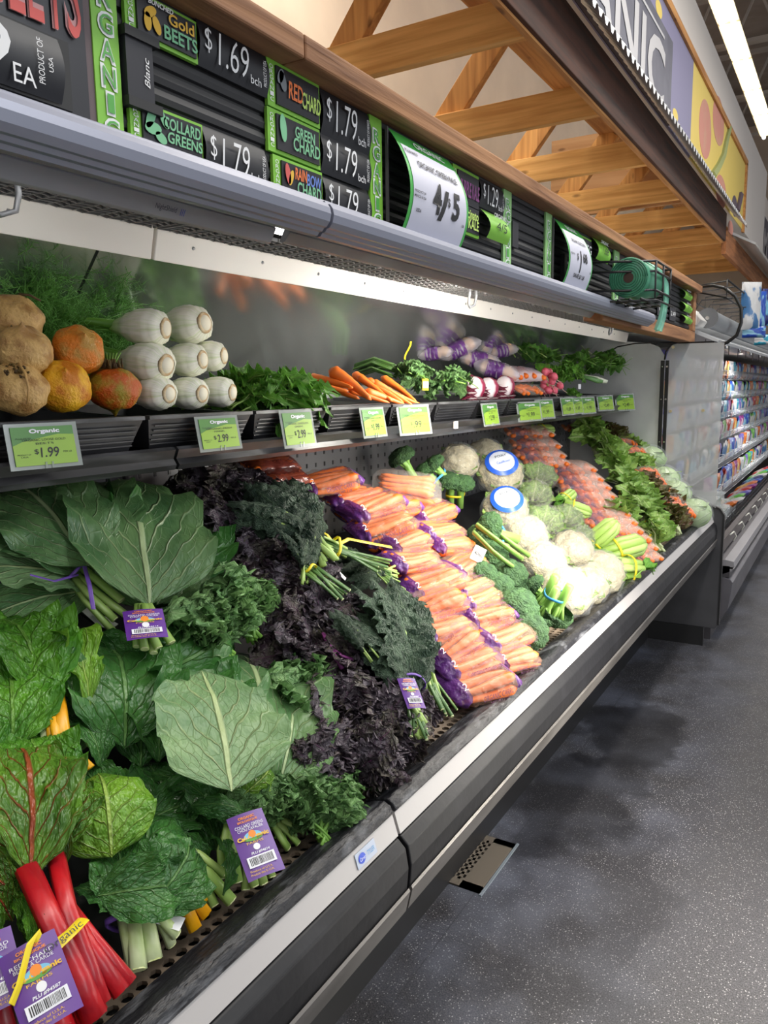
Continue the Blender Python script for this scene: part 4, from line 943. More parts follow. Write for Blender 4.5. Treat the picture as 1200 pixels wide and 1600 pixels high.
def carrot_bag_proto(seed, label, L=.185, Wd=.12, Ht=.056, ink=True, both=False, M=None, clear=False):
    t = thing('carrot_bag', label, 'bag of carrots', None, (0,0,0)); rd = random.Random(seed)
    for layer in (0, 1):
        for j in range(5 if layer == 0 else 4):
            y = (j-(2 if layer == 0 else 1.5))*.0235; z = -.010+layer*.0215
            obj('carrot', carrots[rd.randrange(4)], t, TR(rd.uniform(-.006,.006), y, z) @ RZ(rd.uniform(-.06,.06)+(math.pi if rd.random() < .5 else 0)) @ RX(rd.uniform(0,6)))
    f = CLRF if clear else BAGF
    pillow(L, Wd, Ht, seed, k=1.05).build('bag_film', f, t, True)
    if not clear:
        pillow(L, Wd, Ht, seed, -.99, -.62, k=1.062, nu=8).build('printed_end', PRP, t, True)
        if both: pillow(L, Wd, Ht, seed, .78, 1.0, k=1.062, nu=6).build('printed_end', PRP, t, True)
        z = Ht/2*1.07
        put_text('2', TWH, (-L*.36, -Wd*.30, z*.93), (1,0,0), (0,.7,.7), .012, .016, t, off=.002)
        put_text('Carottes biologiques', PRT, (L*.08, -.012, z), (1,0,0), (0,1,0), L*.55, .016, t, off=.004, name='print')
        put_text('Organic Carrots', PRT, (L*.08, .012, z), (1,0,0), (0,1,0), L*.4, .012, t, off=.004, name='print')
        put_text('ORGANIC CARROTS', PRT, (L*.08, -Wd*.53, .004), (1,0,0), (0,.15,1), L*.55, .015, t, off=.005, name='print')
        put_text('NET WT 2 LB', PRT, (L*.08, -Wd*.53, -.012), (1,0,0), (0,.15,1), L*.3, .007, t, off=.005, name='print')
    return t
# ---- broccoli, cauliflower, wrapped heads
BRO = mat('broccoli_floret', srgb(62,98,50), .7, c2=srgb(38,72,36), scale=60, bump=1.0, bscale=160, rnd=.12)
BROS = mat('broccoli_stalk', srgb(140,176,92), .45, c2=srgb(120,164,74), scale=12)
CAU = mat('cauliflower_curd', srgb(190,180,148), .6, c2=srgb(156,144,108), scale=30, bump=1.0, bscale=110)
def crown_mesh(r, seed, amp=.16, cell=5.0, flat=.72, m=BRO, name='crown'):
    b = MB()
    def fn(u, v):
        th = v*math.pi*.62; a = 2*math.pi*u
        d = Vector((math.sin(th)*math.cos(a), math.sin(th)*math.sin(a), math.cos(th)))
        q = noise.cell_vector if False else None
        c = d*cell*.5; vv = noise.voronoi(c+Vector((seed, 0, 0)))[0]; k = 1+amp*(.6-vv[0])*1.3 + .03*noise.noise(d*30+Vector((seed, 0, 0)))
        return (d.x*r*k, d.y*r*k, d.z*r*k*flat)
    b.grid(fn, 44, 22); return b.mesh(name, m, True)
crowns = [crown_mesh(.05, s) for s in (1, 2, 3)]
curds = [crown_mesh(.075, s, .14, 5, .85, CAU, 'curd') for s in (4, 5)]
def stalk_mesh(seed):
    b = MB(); rd = random.Random(seed)
    b.tube([(0,0,-.105),(0,0,-.06),(0,0,-.03),(0,0,0)], [.014,.014,.016,.02], 10)
    for i in range(6):
        a = i*1.05+rd.random()*.4; b.tube([(0,0,-.055),(.014*math.cos(a),.014*math.sin(a),-.03),(.033*math.cos(a),.033*math.sin(a),.008)], [.007,.006,.008], 7)
    return b.mesh('stalk', BROS, True)
stalks = [stalk_mesh(s) for s in (1, 2)]
WRLABEL = mat('wrap_label_blue', srgb(40,90,200), .3); WRLW = film('wrap_label_white', srgb(225,232,245), .8, .25, 20, .3)
def wrapped_proto(kind, seed, ringlab=False):
    t = thing('wrapped_head', 'x', 'head', None, (0,0,0))
    if kind == 'cauliflower':
        obj('curd', curds[seed % 2], t, TR(0,0,.0))
        for i in range(6):
            a = i*1.047+seed; obj('leaf', lett[i % 3][0], t, TR(.045*math.cos(a), .045*math.sin(a), -.035) @ RZ(a) @ RY(-1.05) @ SM(.55,.6,.55))
    else:
        for i in range(12):
            a = i*.9+seed; e = .75+.55*(i/12); obj('leaf', lett[i % 3][0], t, TR(.03*math.cos(a), .03*math.sin(a), -.045) @ RZ(a) @ RY(-e) @ SM(.68,.95,.6))
    b = MB()
    def fn(u, v):
        th = .02+v*(math.pi-.04); a = 2*math.pi*u; d = Vector((math.sin(th)*math.cos(a), math.sin(th)*math.sin(a), math.cos(th)))
        k = 1+.07*fbm((d.x*3+seed, d.y*3, d.z*3), 3)+.03*math.sin(a*9+seed)*math.sin(th)**2*(1-d.z)
        return (d.x*.083*k, d.y*.083*k, d.z*.070*k)
    b.grid(fn, 32, 20); b.build('wrap', CLRF2 if kind == 'cauliflower' else CLRF, t, True)
    if ringlab:
        def cap(r0, r1, z0):
            q = MB(); q.grid(lambda u, v: ((r0+(r1-r0)*v)*math.cos(6.2832*u), (r0+(r1-r0)*v)*math.sin(6.2832*u), .0745-(r0+(r1-r0)*v)**2*6.0+z0), 28, 4); return q
        cap(.0, .045, .001).build('label_disc', WRLW, t, True); cap(.043, .056, .003).build('label_ring', WRLABEL, t, True)
        put_text('FOXY', INK, (0,.014,.077), (1,0,0), (0,1,0), .04, .010, t, name='print'); put_text('Cauliflower', mat('blue_script', srgb(60,110,210), .4) if 'blue_script' not in bpy.data.materials else bpy.data.materials['blue_script'], (0,-.012,.077), (1,0,0), (0,1,0), .05, .012, t, shear=.3, name='print')
    return t
# ================================================================ UPPER SHELF
TB = [-90, 229, 397, 515, 612, 683, 749, 797, 845, 880, 915, 948, 985]
TN = ['gold beets','fennel bulbs','dandelion greens','loose carrots near the greens','loose carrots and beans','curly kale','radicchio','purple-banded bags','radishes','parsley','leeks','spinach at the end wall']
RIM = mat('tray_rim_worn', (.05,.05,.052), .35, c2=(.22,.22,.23), scale=25, stretch=(1,.3,1), thr=(.45,.75))
ty = [onX(x, 640, -1.157).y for x in TB]
for i in range(12):
    y0, y1 = ty[i]+.006, ty[i+1]-.006
    t = thing('produce_tray', 'black plastic shelf tray holding %s' % TN[i], 'tray', 'black trays on the upper shelf', (0, y0, 0)); w = y1-y0
    b = MB(); s = .02
    # tapered open box, front to back
    o = [(-1.160,0,1.503),(-1.160,w,1.503),(-1.565,w,1.525),(-1.565,0,1.525)]; n = [(-1.185,s,1.442),(-1.185,w-s,1.442),(-1.545,w-s,1.468),(-1.545,s,1.468)]
    oi = [(-1.170,.008,1.503),(-1.170,w-.008,1.503),(-1.555,w-.008,1.525),(-1.555,.008,1.525)]; ni = [(-1.192,s+.006,1.448),(-1.192,w-s-.006,1.448),(-1.538,w-s-.006,1.474),(-1.538,s+.006,1.474)]
    vs = o+n+oi+ni; fs = []
    for k in range(4):
        l = (k+1) % 4; fs += [(k, l, 4+l, 4+k), (8+k, 12+k, 12+l, 8+l), (k, 8+k, 8+l, l)]
    fs += [(4,5,6,7), (12,15,14,13)]; b.add(vs, fs); 
    for q in range(5): b.box((-1.1815+q*.0045, s*.8, 1.450+q*.009), (-1.1785+q*.0045, w-s*.8, 1.4525+q*.009))
    b.build('tray_body', BLACK, t)
    MB().prism([(-1.156,1.500),(-1.156,1.507),(-1.170,1.508),(-1.170,1.500)], 0, w).build('front_rim', RIM, t)
# ---- gold beets
def beet_mesh(seed, m):
    b = MB()
    def fn(u, v):
        th = .02+v*(math.pi-.04); a = 2*math.pi*u; d = Vector((math.sin(th)*math.cos(a), math.sin(th)*math.sin(a), math.cos(th)))
        k = 1+.09*fbm((d.x*1.7+seed, d.y*1.7, d.z*1.7), 3) - .16*math.exp(-((th)/.22)**2)
        tail = .30*math.exp(-((math.pi-th)/.13)**2)
        return (d.x*k, d.y*k, d.z*(.88*k+tail))
    b.grid(fn, 30, 24); return b.mesh('beet_root', m, True)
def beetmat(name, a, b_, bl, thr=(.42,.6)):
    m = mat(name, a, .42, c2=b_, scale=1.6, thr=thr, bump=.5, bscale=9, detail=8); return m
bm = [beetmat('beet_tan', srgb(212,172,108), srgb(166,122,68), 0), beetmat('beet_yellow', srgb(240,182,36), srgb(208,122,26), 0), beetmat('beet_orange', srgb(222,126,32), srgb(190,144,66), 0), beetmat('beet_green_orange', srgb(190,86,16), srgb(160,140,40), 0)]
SCAR = mat('beet_crown_scar', srgb(62,42,30), .8, c2=srgb(110,90,40), scale=60)
bl = [((22,500),38,0,-1.27,.3,'pale tan gold beet on top of the heap at the frame edge'), ((36,548),39,0,-1.215,.9,'large tan gold beet in the middle of the heap at the left'), ((28,608),40,0,-1.20,2.2,'tan gold beet with a rough dark crown on the bottom row at the left'), ((98,604),39,1,-1.20,1.3,'bright yellow gold beet with a dimple on the bottom row'), ((122,548),37,2,-1.225,.7,'orange gold beet resting above the yellow one'), ((177,607),38,3,-1.20,0,'orange and green gold beet with a tall dark leafy crown beside the fennel'), ((75,562),22,0,-1.33,.2,'small gold beet tucked behind the front ones')]
meshes_b = [beet_mesh(i*3.1, bm[i]) for i in range(4)]
for i, (p, r, mi, x, ph, lab) in enumerate(bl):
    c = onX(p[0], p[1], x); dpt = Vector((c.x, c.y, c.z-H)).length*.93; R = r/F*dpt*1.08
    t = thing('gold_beet', lab, 'beet', 'gold beets', (c.x, c.y, c.z))
    ax = {0:(.5,-.3,.9),1:(.7,-.4,.55),2:(.75,-.3,.5),3:(.1,-.1,1)}[mi]
    if i == 2: ax = (.6,-.35,.8)
    M = frame((0,0,0), Vector(ax).cross(Vector((0,1,.3))), ax)
    if i in (0, 2, 5): M = M
    else: M = M @ RX(math.pi)
    obj('root', meshes_b[mi], t, M @ SM(R, R, R*.95))
    if i in (1, 2, 5):
        b = MB(); rd = random.Random(i)
        for q in range(46 if i == 5 else 26):
            a = rd.uniform(0, 6.28); rr = rd.uniform(0, .42)*R; h = rd.uniform(.04, .30 if i == 5 else .08)*R
            p0 = Vector((rr*math.cos(a), rr*math.sin(a), .78*R)); b.tube([p0, p0+Vector((rd.uniform(-.06,.06)*R, rd.uniform(-.06,.06)*R, h*1.2))], [.05*R, .025*R], 5)
        cr = b.build('crown_scar', SCAR, t, True); cr.matrix_local = M if i != 1 else frame((0,0,0), (0,1,0), (-.3,-.3,.9))
    if i == 5:
        b = MB()
        for q in range(5): b.tube([(-.01+q*.004,0,R*.9),(-.012+q*.005,.004*q,R*1.35)], [.002,.001], 5)
        b.build('sprout', GST, t, True)
    if i in (0, 2):
        b = MB(); b.tube([(.3*R,-.1*R,.85*R),(.75*R,-.2*R,.55*R),(1.02*R,-.3*R,.0),(.95*R,-.35*R,-.5*R)] if i == 2 else [(.1*R,.2*R,.9*R),(.3*R,.5*R,.9*R),(.5*R,.8*R,.7*R)], [.06*R,.05*R,.04*R,.03*R][:4 if i == 2 else 3], 6); b.build('root_tail', SCAR if i == 0 else bm[0], t, True)
# ---- fennel
FEN, t, b = nt('fennel_skin'); b.inputs['Roughness'].default_value = .32
uv = node(t, 'ShaderNodeUVMap'); sx = node(t, 'ShaderNodeSeparateXYZ'); lnk(t, uv.outputs[0], sx.inputs[0]); mp = node(t, 'ShaderNodeMapping'); mp.inputs['Scale'].default_value = (22, 1.2, 1); lnk(t, uv.outputs[0], mp.inputs[0])
nz = node(t, 'ShaderNodeTexNoise'); nz.inputs['Scale'].default_value = 1.6; lnk(t, mp.outputs[0], nz.inputs['Vector']); mr = node(t, 'ShaderNodeMapRange'); mr.inputs[1].default_value = .45; mr.inputs[2].default_value = .7; lnk(t, nz.outputs[0], mr.inputs[0])
mx = node(t, 'ShaderNodeMix', data_type='RGBA'); mx.inputs[6].default_value = c4(srgb(246,244,230)); mx.inputs[7].default_value = c4(srgb(222,230,192)); lnk(t, mr.outputs[0], mx.inputs[0])
gr = node(t, 'ShaderNodeMapRange'); gr.inputs[1].default_value = .62; gr.inputs[2].default_value = .98; lnk(t, sx.outputs[1], gr.inputs[0]); m2 = node(t, 'ShaderNodeMix', data_type='RGBA'); lnk(t, gr.outputs[0], m2.inputs[0]); lnk(t, mx.outputs[2], m2.inputs[6]); m2.inputs[7].default_value = c4(srgb(150,196,96)); lnk(t, m2.outputs[2], b.inputs['Base Color'])
bp = node(t, 'ShaderNodeBump'); bp.inputs['Strength'].default_value = .35; bp.inputs['Distance'].default_value = .004; lnk(t, nz.outputs[0], bp.inputs['Height']); lnk(t, bp.outputs[0], b.inputs['Normal'])
FCUT = mat('fennel_cut_end', srgb(228,214,178), .6, c2=srgb(188,150,100), scale=40); FST = mat('fennel_stalk', srgb(120,176,70), .35, c2=srgb(92,152,50), scale=30, stretch=(.08,1,1))
FR = mat('fennel_frond', srgb(120,186,84), .5, rnd=.15)
bf = MB()
def ffn(u, v):   # root disc faces +X, neck towards -X
    a = 2*math.pi*u; s = v
    prof = [(.0,.021),(.03,.026),(.10,.036),(.25,.041),(.45,.039),(.65,.031),(.82,.020),(1.0,.013)]
    for k in range(len(prof)-1):
        if prof[k][0] <= s <= prof[k+1][0]:
            f = (s-prof[k][0])/(prof[k+1][0]-prof[k][0]); f = f*f*(3-2*f); r = prof[k][1]*(1-f)+prof[k+1][1]*f
    r *= 1+.025*math.sin(a*7+s*2)+.018*math.sin(a*16)+.06*math.cos(2*a)
    return (.045-.125*s, r*math.cos(a)*1.04, r*math.sin(a)*.95)
bf.grid(ffn, 48, 22); FENB = bf.mesh('bulb', FEN, True)
bc = MB(); bc.tube([(.040,0,0),(.0465,0,0),(.048,0,0)], [.021,.020,.0175], 22); bc.tube([(.0455,0,0),(.0487,0,0)], [.0155,.0145], 22, 1); FENC = bc.mesh('cut_end', [FCUT, mat('fennel_core', srgb(236,228,206), .6)], True)
bs = MB()
for j, (dy, dz) in enumerate(((0,0),(.012,.006),(-.012,.005))): bs.tube([(-.07,dy*.6,dz*.6),(-.16,dy*1.6,dz*2),(-.32,dy*3,dz*5)], [.0095,.0075,.005], 8)
FENS = bs.mesh('stalk', FST, True)
bfr = MB(); rd = random.Random(3)
for j in range(60):
    p = Vector((-.15-rd.random()*.17, rd.uniform(-.03,.03), rd.uniform(0,.03))); d = Vector((rd.uniform(-.9,.3), rd.uniform(-.9,.9), rd.uniform(-.2,1))).normalized()
    L = rd.uniform(.04,.10); q = p+d*L; bfr.tube([p, (p+q)/2+Vector((0,0,.006)), q], [.0011,.0008,.0005], 4)
    for k in range(9):
        s = p.lerp(q, .15+k*.09); e = Vector((rd.uniform(-1,1), rd.uniform(-1,1), rd.uniform(-.5,1))).normalized()*.018
        bfr.tube([s, s+e], [.0006,.0004], 3); bfr.tube([s+e*.5, s+e*.5+Vector((e.y,e.z,e.x))*.6], [.0005,.0003], 3)
FENF = bfr.mesh('fronds', FR, True)
fl = [((240,511),-1.23,.95,(.78,.25,-.05),'fennel bulb on the top row, left, with its long green stalks showing'), ((303,507),-1.27,1.05,(.9,.1,.05),'fennel bulb on the top row at the right, the highest of the stack'), ((243,566),-1.215,1.0,(.85,.1,-.12),'fennel bulb in the middle row at the left, above the orange beet'), ((302,562),-1.235,.9,(.9,.2,.0),'fennel bulb in the middle of the stack with a brown ringed cut end'), ((336,556),-1.26,.85,(.9,.3,0),'fennel bulb at the right end of the middle row, against the dandelion greens'), ((252,614),-1.20,.85,(.95,.1,-.05),'fennel bulb on the tray rim at the left, beside the green topped beet'), ((304,614),-1.205,.85,(.95,.1,-.05),'fennel bulb on the tray rim, middle of the bottom row'), ((350,612),-1.22,.85,(.95,.25,-.05),'fennel bulb on the tray rim at the right end of the bottom row')]
for p, x, s, ax, lab in fl:
    c = onX(p[0], p[1], x); c.x -= .02
    t = thing('fennel_bulb', lab, 'fennel', 'stacked fennel bulbs', M=frame(c, ax, (0,0,1)) @ SM(s,s*1.12,s*1.10))
    obj('bulb', FENB, t); obj('cut_end', FENC, t); obj('stalk', FENS, t); obj('frond', FENF, t, TR(-.02,-.02,0)); 
    if p[1] < 570: obj('frond', FENF, t, TR(-.02,-.03,.05) @ RX(2)); obj('frond', FENF, t, TR(-.05,-.10,.05) @ RZ(.7) @ RX(-1))
# fennel fronds standing behind the beets, at the mirror
for i, (px, py, x, s, lab) in enumerate(((20,440,-1.46,1.5,'feathery green fennel fronds at the left frame edge before the mirror'),(90,440,-1.48,1.5,'feathery green fennel fronds standing above the orange beet'),(150,470,-1.46,1.4,'feathery green fennel fronds just left of the top fennel bulb'),(60,500,-1.42,1.3,'feathery fennel fronds between the tan beets and the mirror'))):
    t = thing('fennel_frond_bunch', lab, 'fennel', 'fennel fronds', M=TR(onX(px, py, x))); 
    for k in range(4): obj('frond', FENF, t, RZ(k*1.5+i) @ RY(1.2) @ TR(.22,0,0) @ SM(s*.8,s,s))
    b = MB(); 
    for k in range(4): b.tube([(-.02+k*.015,.01*k,-.13),(0,.015*k-.02,.0),(.01,.03*k-.03,.12)], [.006,.005,.003], 7)
    b.build('stalk', FST, t, True)
# ---- leafy heaps
c = onX(420, 600, -1.27)
clump('dandelion_greens', 'heap of bright green dandelion leaves spilling over the tray rim beside the fennel', 'leafy greens', None, frame((c.x-.02, c.y, 1.505), (1,-.1,0), (0,0,1)), dand, 54, (.10,.12,.09), 4, (.7,1.05), .45, .3, 1.2)
def upx(px, py, x, dz=0): c = onX(px, py, x); return Vector((c.x, c.y, c.z+dz))
# loose carrots
CARB = carrot_mesh(.20, .0165, 5, .3); CARC = carrot_mesh(.18, .013, 6, .4)
lc = [((445,700+0),0)]
ll = [((490,590),(545,600),-1.34,-1.22,1.0),((500,600),(560,618),-1.32,-1.20,.9),((522,580),(575,616),-1.28,-1.18,1.25),((560,588),(612,622),-1.28,-1.175,.9),((553,583),(600,612),-1.33,-1.2,.9),((570,592),(632,626),-1.27,-1.168,1.2),((590,600),(636,625),-1.24,-1.165,.9),((540,606),(612,627),-1.25,-1.17,.8),((575,611),(628,627),-1.22,-1.166,.8),((610,612),(655,628),-1.23,-1.17,.8),((600,590),(648,622),-1.29,-1.18,.85),((485,597),(530,604),-1.30,-1.24,.8)]
for i, (a, b_, xa, xb, s) in enumerate(ll):
    p, q = upx(*a, xa, -.004), upx(*b_, xb, -.006); k = (q-p).length/.20
    t = obj('loose_carrot', CARB if i % 2 == 0 else CARC, None, frame((p+q)/2, q-p, (0,0,1)) @ SM(min(max(k,.75),1.15), s, s))
    tag(t, 'loose orange carrot on the shelf, %s' % ['topmost at the left end of the heap','lying flat at the left edge below the top one','thickest one lying across the heap','thin one in the middle pointing right','short one behind the thick carrot','thick one pointing at the kale','slender one ahead of the thick right-hand one','flat one low along the tray rim','short one at the tray rim in the middle','rightmost one near the curly kale','one behind the thick right-hand carrot','small one at the far left behind the tray rim'][i], 'carrot', 'loose carrots on the shelf')
tag(MB().prism([(-1.166,1.512),(-1.30,1.512),(-1.54,1.538),(-1.54,1.53),(-1.166,1.508)], onX(500,640,-1.16).y, onX(612,640,-1.16).y).build('tray_insert', BLACKM), 'worn black liner lying under the loose carrots', 'tray liner')
c = upx(590, 580, -1.40)
t = thing('green_bean_heap', 'bundle of dark green stalks behind the loose carrots with a yellow tie', 'greens', None, c); rd = random.Random(8)
for k in range(22):
    b = MB(); y = rd.uniform(-.04,.04); z = rd.uniform(-.02,.025); b.tube([(-.08,y*.8,z),(0,y,z+.02),(.08,y*1.3,z-.004)], [.0035,.004,.003], 6); b.build('stalk', mat('bean_green', srgb(74,112,48), .4) if 'bean_green' not in bpy.data.materials else bpy.data.materials['bean_green'], t, True)
yt = MB(); yt.grid(lambda u, v: (.06+.02*v+.004*math.sin(v*9), .06+.03*v-(u-.5)*.012, .0+.10*v), 2, 8); yt.build('yellow_tie', BANDY, t, True)
for px, py, x, s, lab in ((648,592,-1.27,1.0,'curly green kale bunch with a yellow card beside the loose carrots'), (703,600,-1.21,1.05,'curly green kale bunch in front of the radicchio, over the tray rim')):
    c = upx(px, py, x); t = clump('curly_kale_bunch', lab, 'kale', 'curly kale on the upper shelf', frame(c, (1,-.3,0), (.3,0,1)), curlg, 16, (.035*s,.045*s,.03), px, (.4,.62), .8, 0, 3.1)
q = thing('kale_card', 'small yellow and white printed card tucked in the curly kale', 'card', None, upx(664, 601, -1.18)); b = MB(); b.box((0,-.02,-.018),(.002,.02,.018)); b.build('card', BANDY, q); b = MB(); b.box((.002,-.018,-.010),(.003,.018,.010)); b.build('print', TWH, q)
# radicchio
RADC = mat('radicchio_head_skin', srgb(146,38,72), .3, c2=srgb(238,226,230), scale=9, stretch=(1,1,.25), thr=(.5,.56), detail=5)
RAD = leafmat('radicchio_leaf', srgb(140,30,66), srgb(112,22,54), srgb(236,222,226), 7, .9, .10, .3, 7, .3, 10, vamt=.95)
rdm = leaf_mesh('radicchio_leaf', 'round', [RAD, WST], 31, .10, .10, 10, 14, .004, 2, .9, .03, .03, 0)
for px, py, s, lab in ((742,605,1.05,'round radicchio head with white ribs, nearest to the kale'), (763,606,.95,'radicchio head with the widest white ribs, in the middle of three'), (789,603,1.0,'deep red radicchio head at the right of the three')):
    c = upx(px, py, -1.205); t = thing('radicchio_head', lab, 'radicchio', 'radicchio heads', c)
    for k in range(14):
        a = k*.45; obj('leaf', rdm, t, RX(0) @ frame((-.02,0,-.03),(1,0,0),(0,0,1)) @ RX(a*1.0) @ TR(0,0,.008+.001*k) @ RY(-.9+.02*k) @ SM(.55*s,.6*s,.5*s))
    b = MB(); b.lathe([(.004,-.040),(.026,-.034),(.037,-.012),(.038,.008),(.030,.028),(.014,.038),(.002,.040)], 24, 0, None, lambda a, z: 1+.05*math.sin(5*a)); o = b.build('core', RADC, t, True); 
# bags with purple bands (baby potatoes / squash pieces)
TANV = mat('tan_vegetable', srgb(236,206,160), .5, c2=srgb(222,170,112), scale=6)
ball = MB(); ball.lathe([(.002,-.022),(.012,-.019),(.020,-.008),(.022,.004),(.016,.016),(.004,.022)], 10); BALL = ball.mesh('vegetable', TANV, True)
BAGV = film('cloudy_bag_film', srgb(226,220,232), .38, .15, 40, 1.0)
def veg_bag(label, c, d, s, seed, stand=0):
    t = thing('vegetable_bag', label, 'bag', 'purple banded clear vegetable bags', M=frame(c, d, (.2,0,1)) @ SM(s,s,s)); rd = random.Random(seed)
    for k in range(8): obj('vegetable', BALL, t, TR(-.04+(k % 4)*.027, (-.018 if k < 4 else .018)+rd.uniform(-.005,.005), rd.uniform(-.006,.006)) @ RY(rd.random()*3) @ SM(1.1,.9,.9))
    pillow(.17,.10,.06,seed,k=1.02).build('bag_film', BAGV, t, True); pillow(.17,.10,.06,seed,-.45,.25,k=1.03,nu=10).build('printed_band', PRP, t, True)
    return t
vb = [((680,552),-1.44,(1,.3,.1),.85,'clear bag with purple band at the left end behind the curly kale'), ((716,545),-1.42,(.9,.6,.4),1.1,'clear bag with broad purple band standing behind the radicchio'), ((757,532),-1.45,(.1,.3,1),.85,'purple printed bag standing upright with its pointed top'), ((780,548),-1.43,(.7,.9,.2),1.0,'bag of orange squash pieces with purple band at the right of the upright bag'), ((748,562),-1.36,(.8,.6,-.2),1.1,'purple banded bag lying in the middle of the bags'), ((775,578),-1.28,(.9,.5,-.3),1.15,'purple banded bag lying lowest, over the radicchio')]
for i, (p, x, d, s, lab) in enumerate(vb): veg_bag(lab, upx(*p, x), d, s, i)
def peeled_bag(label, c, d, s, seed, mat_=None):
    t = thing('peeled_carrot_bag', label, 'bag of carrots', 'bags of small peeled carrots', M=frame(c, d, (.3,-.1,1)) @ SM(s,s,s)); rd = random.Random(seed)
    for k in range(14): obj('baby_carrot', stub[k % 3], t, TR(-.07+(k % 5)*.035+rd.uniform(-.01,.01), -.04+(k//5)*.032, rd.uniform(-.006,.012)) @ RZ(rd.uniform(-.5,.5)+1.57))
    pillow(.20,.12,.05,seed,k=1.06).build('bag_film', mat_ or CLRF, t, True)
    return t
t = peeled_bag('white printed bag of small peeled carrots standing against the radishes', upx(812, 585, -1.24), (.5,.8,.0), 1.0, 3, film('white_print_film', srgb(235,228,240), .6, .2, 30, .7))
put_text('Carrots', PRT, (0,-.01,.03), (1,0,0), (0,1,0), .12, .022, t, shear=.3, name='print'); put_text('Organic', PRT, (0,.025,.028), (1,0,0), (0,1,0), .08, .012, t, shear=.3, name='print')
peeled_bag('bag of small peeled carrots lying flat on the tray rim under the white printed bag', upx(822, 608, -1.19), (.4,.9,0), .75, 4)
# radishes
RDS = mat('radish_skin', srgb(206,54,88), .28, c2=srgb(226,110,130), scale=5, rnd=.15); rr_ = MB(); rr_.lathe([(.001,-.021),(.010,-.018),(.016,-.006),(.0165,.004),(.011,.014),(.003,.018)], 14)
RM = rr_.mesh('radish', RDS, True); RT = MB(); RT.tube([(0,0,-.018),(.004,.002,-.035),(.012,.004,-.055)], [.0022,.0012,.0005], 5); RTM = RT.mesh('root_tail', mat('radish_root', srgb(220,190,180), .6), True)
t = thing('radish_bunch', 'bunch of pink red radishes with thin root tails between the carrot bag and the parsley', 'radishes', None, upx(862, 600, -1.20)); rd = random.Random(12)
for k in range(20):
    r, cc = k % 4, k//4; M = TR(rd.uniform(-.03,.025), -.042+r*.028+rd.uniform(-.006,.006), -.028+cc*.021) @ RX(rd.uniform(-.6,.6)) @ RY(-.5+rd.uniform(-.6,.6)); o = obj('radish', RM, t, M); obj('root_tail', RTM, o)
for k in range(9): obj('leaf', herb[k % 3][0], t, TR(-.04, rd.uniform(-.04,.03), .05) @ RZ(rd.uniform(-3,3)) @ RY(-.8) @ SM(1,1,1))
def UC(name, label, cat, px, py, x, meshes, n, ext, seed, ls=(.7,1.2), droop=.6, hs=3.1, group=None): return clump(name, label, cat, group, frame(upx(px, py, x), (1,0,0), (.25,0,1)), meshes, n, ext, seed, ls, droop, 0, hs)
UC('leafy_bunch', 'bunch of round bright leaves behind the radishes at the mirror', 'leafy greens', 820, 555, -1.42, cabl, 34, (.07,.12,.05), 1, (.6,.95))
UC('leafy_bunch', 'bunch of dark small leaves just right of the round leaf bunch', 'leafy greens', 853, 563, -1.38, dherb, 34, (.05,.07,.05), 2, (.7,1.1))
UC('parsley_bunch', 'bright green parsley bunch spilling over the tray beside the radishes', 'parsley', 887, 590, -1.24, pars, 44, (.05,.085,.07), 3, (.6,1.0), 1.0)
UC('parsley_bunch', 'parsley sprigs hanging below the tray rim over the price tags', 'parsley', 897, 622, -1.17, pars, 10, (.012,.04,.02), 4, (.5,.8), 1.2)
UC('leafy_bunch', 'dark leafy bunch with purple stems behind the leeks', 'leafy greens', 905, 568, -1.36, dherb, 34, (.06,.10,.05), 5, (.8,1.2))
UC('lettuce_head', 'pale green lettuce head standing at the mirror behind the leeks', 'lettuce', 908, 553, -1.44, lett, 12, (.02,.03,.03), 6, (.5,.7), 1.0)
UC('spinach_bunch', 'large dark green leafy bunch at the far end of the shelf by the steel wall', 'leafy greens', 950, 578, -1.28, dherb, 80, (.09,.20,.09), 7, (.8,1.4), .9)
UC('spinach_bunch', 'round leaved bunch topmost at the far end of the shelf', 'leafy greens', 970, 566, -1.36, cabl, 24, (.05,.12,.06), 8, (.7,1.1), .9)
t = thing('leek_bundle', 'bundle of white and green leeks lying on the tray rim', 'leeks', None, upx(925, 597, -1.20)); rd = random.Random(6)
LK = mat('leek_white', srgb(226,232,212), .35); LG = mat('leek_green', srgb(104,150,90), .4)
for k in range(9):
    y = -.09+k*.022; b = MB(); b.tube([(-.12,y,.03+rd.random()*.02),(0,y+.02,.02),(.05,y+.03,.0)], [.012,.010,.009], 8); b.build('leek', LG if k < 5 else LK, t, True)
tag(MB().box((0,-.02,-.012),(.003,.02,.012)).build('leek_tag', TWH), 'white printed band lying on the leeks', 'tag').location = upx(905, 604, -1.16)
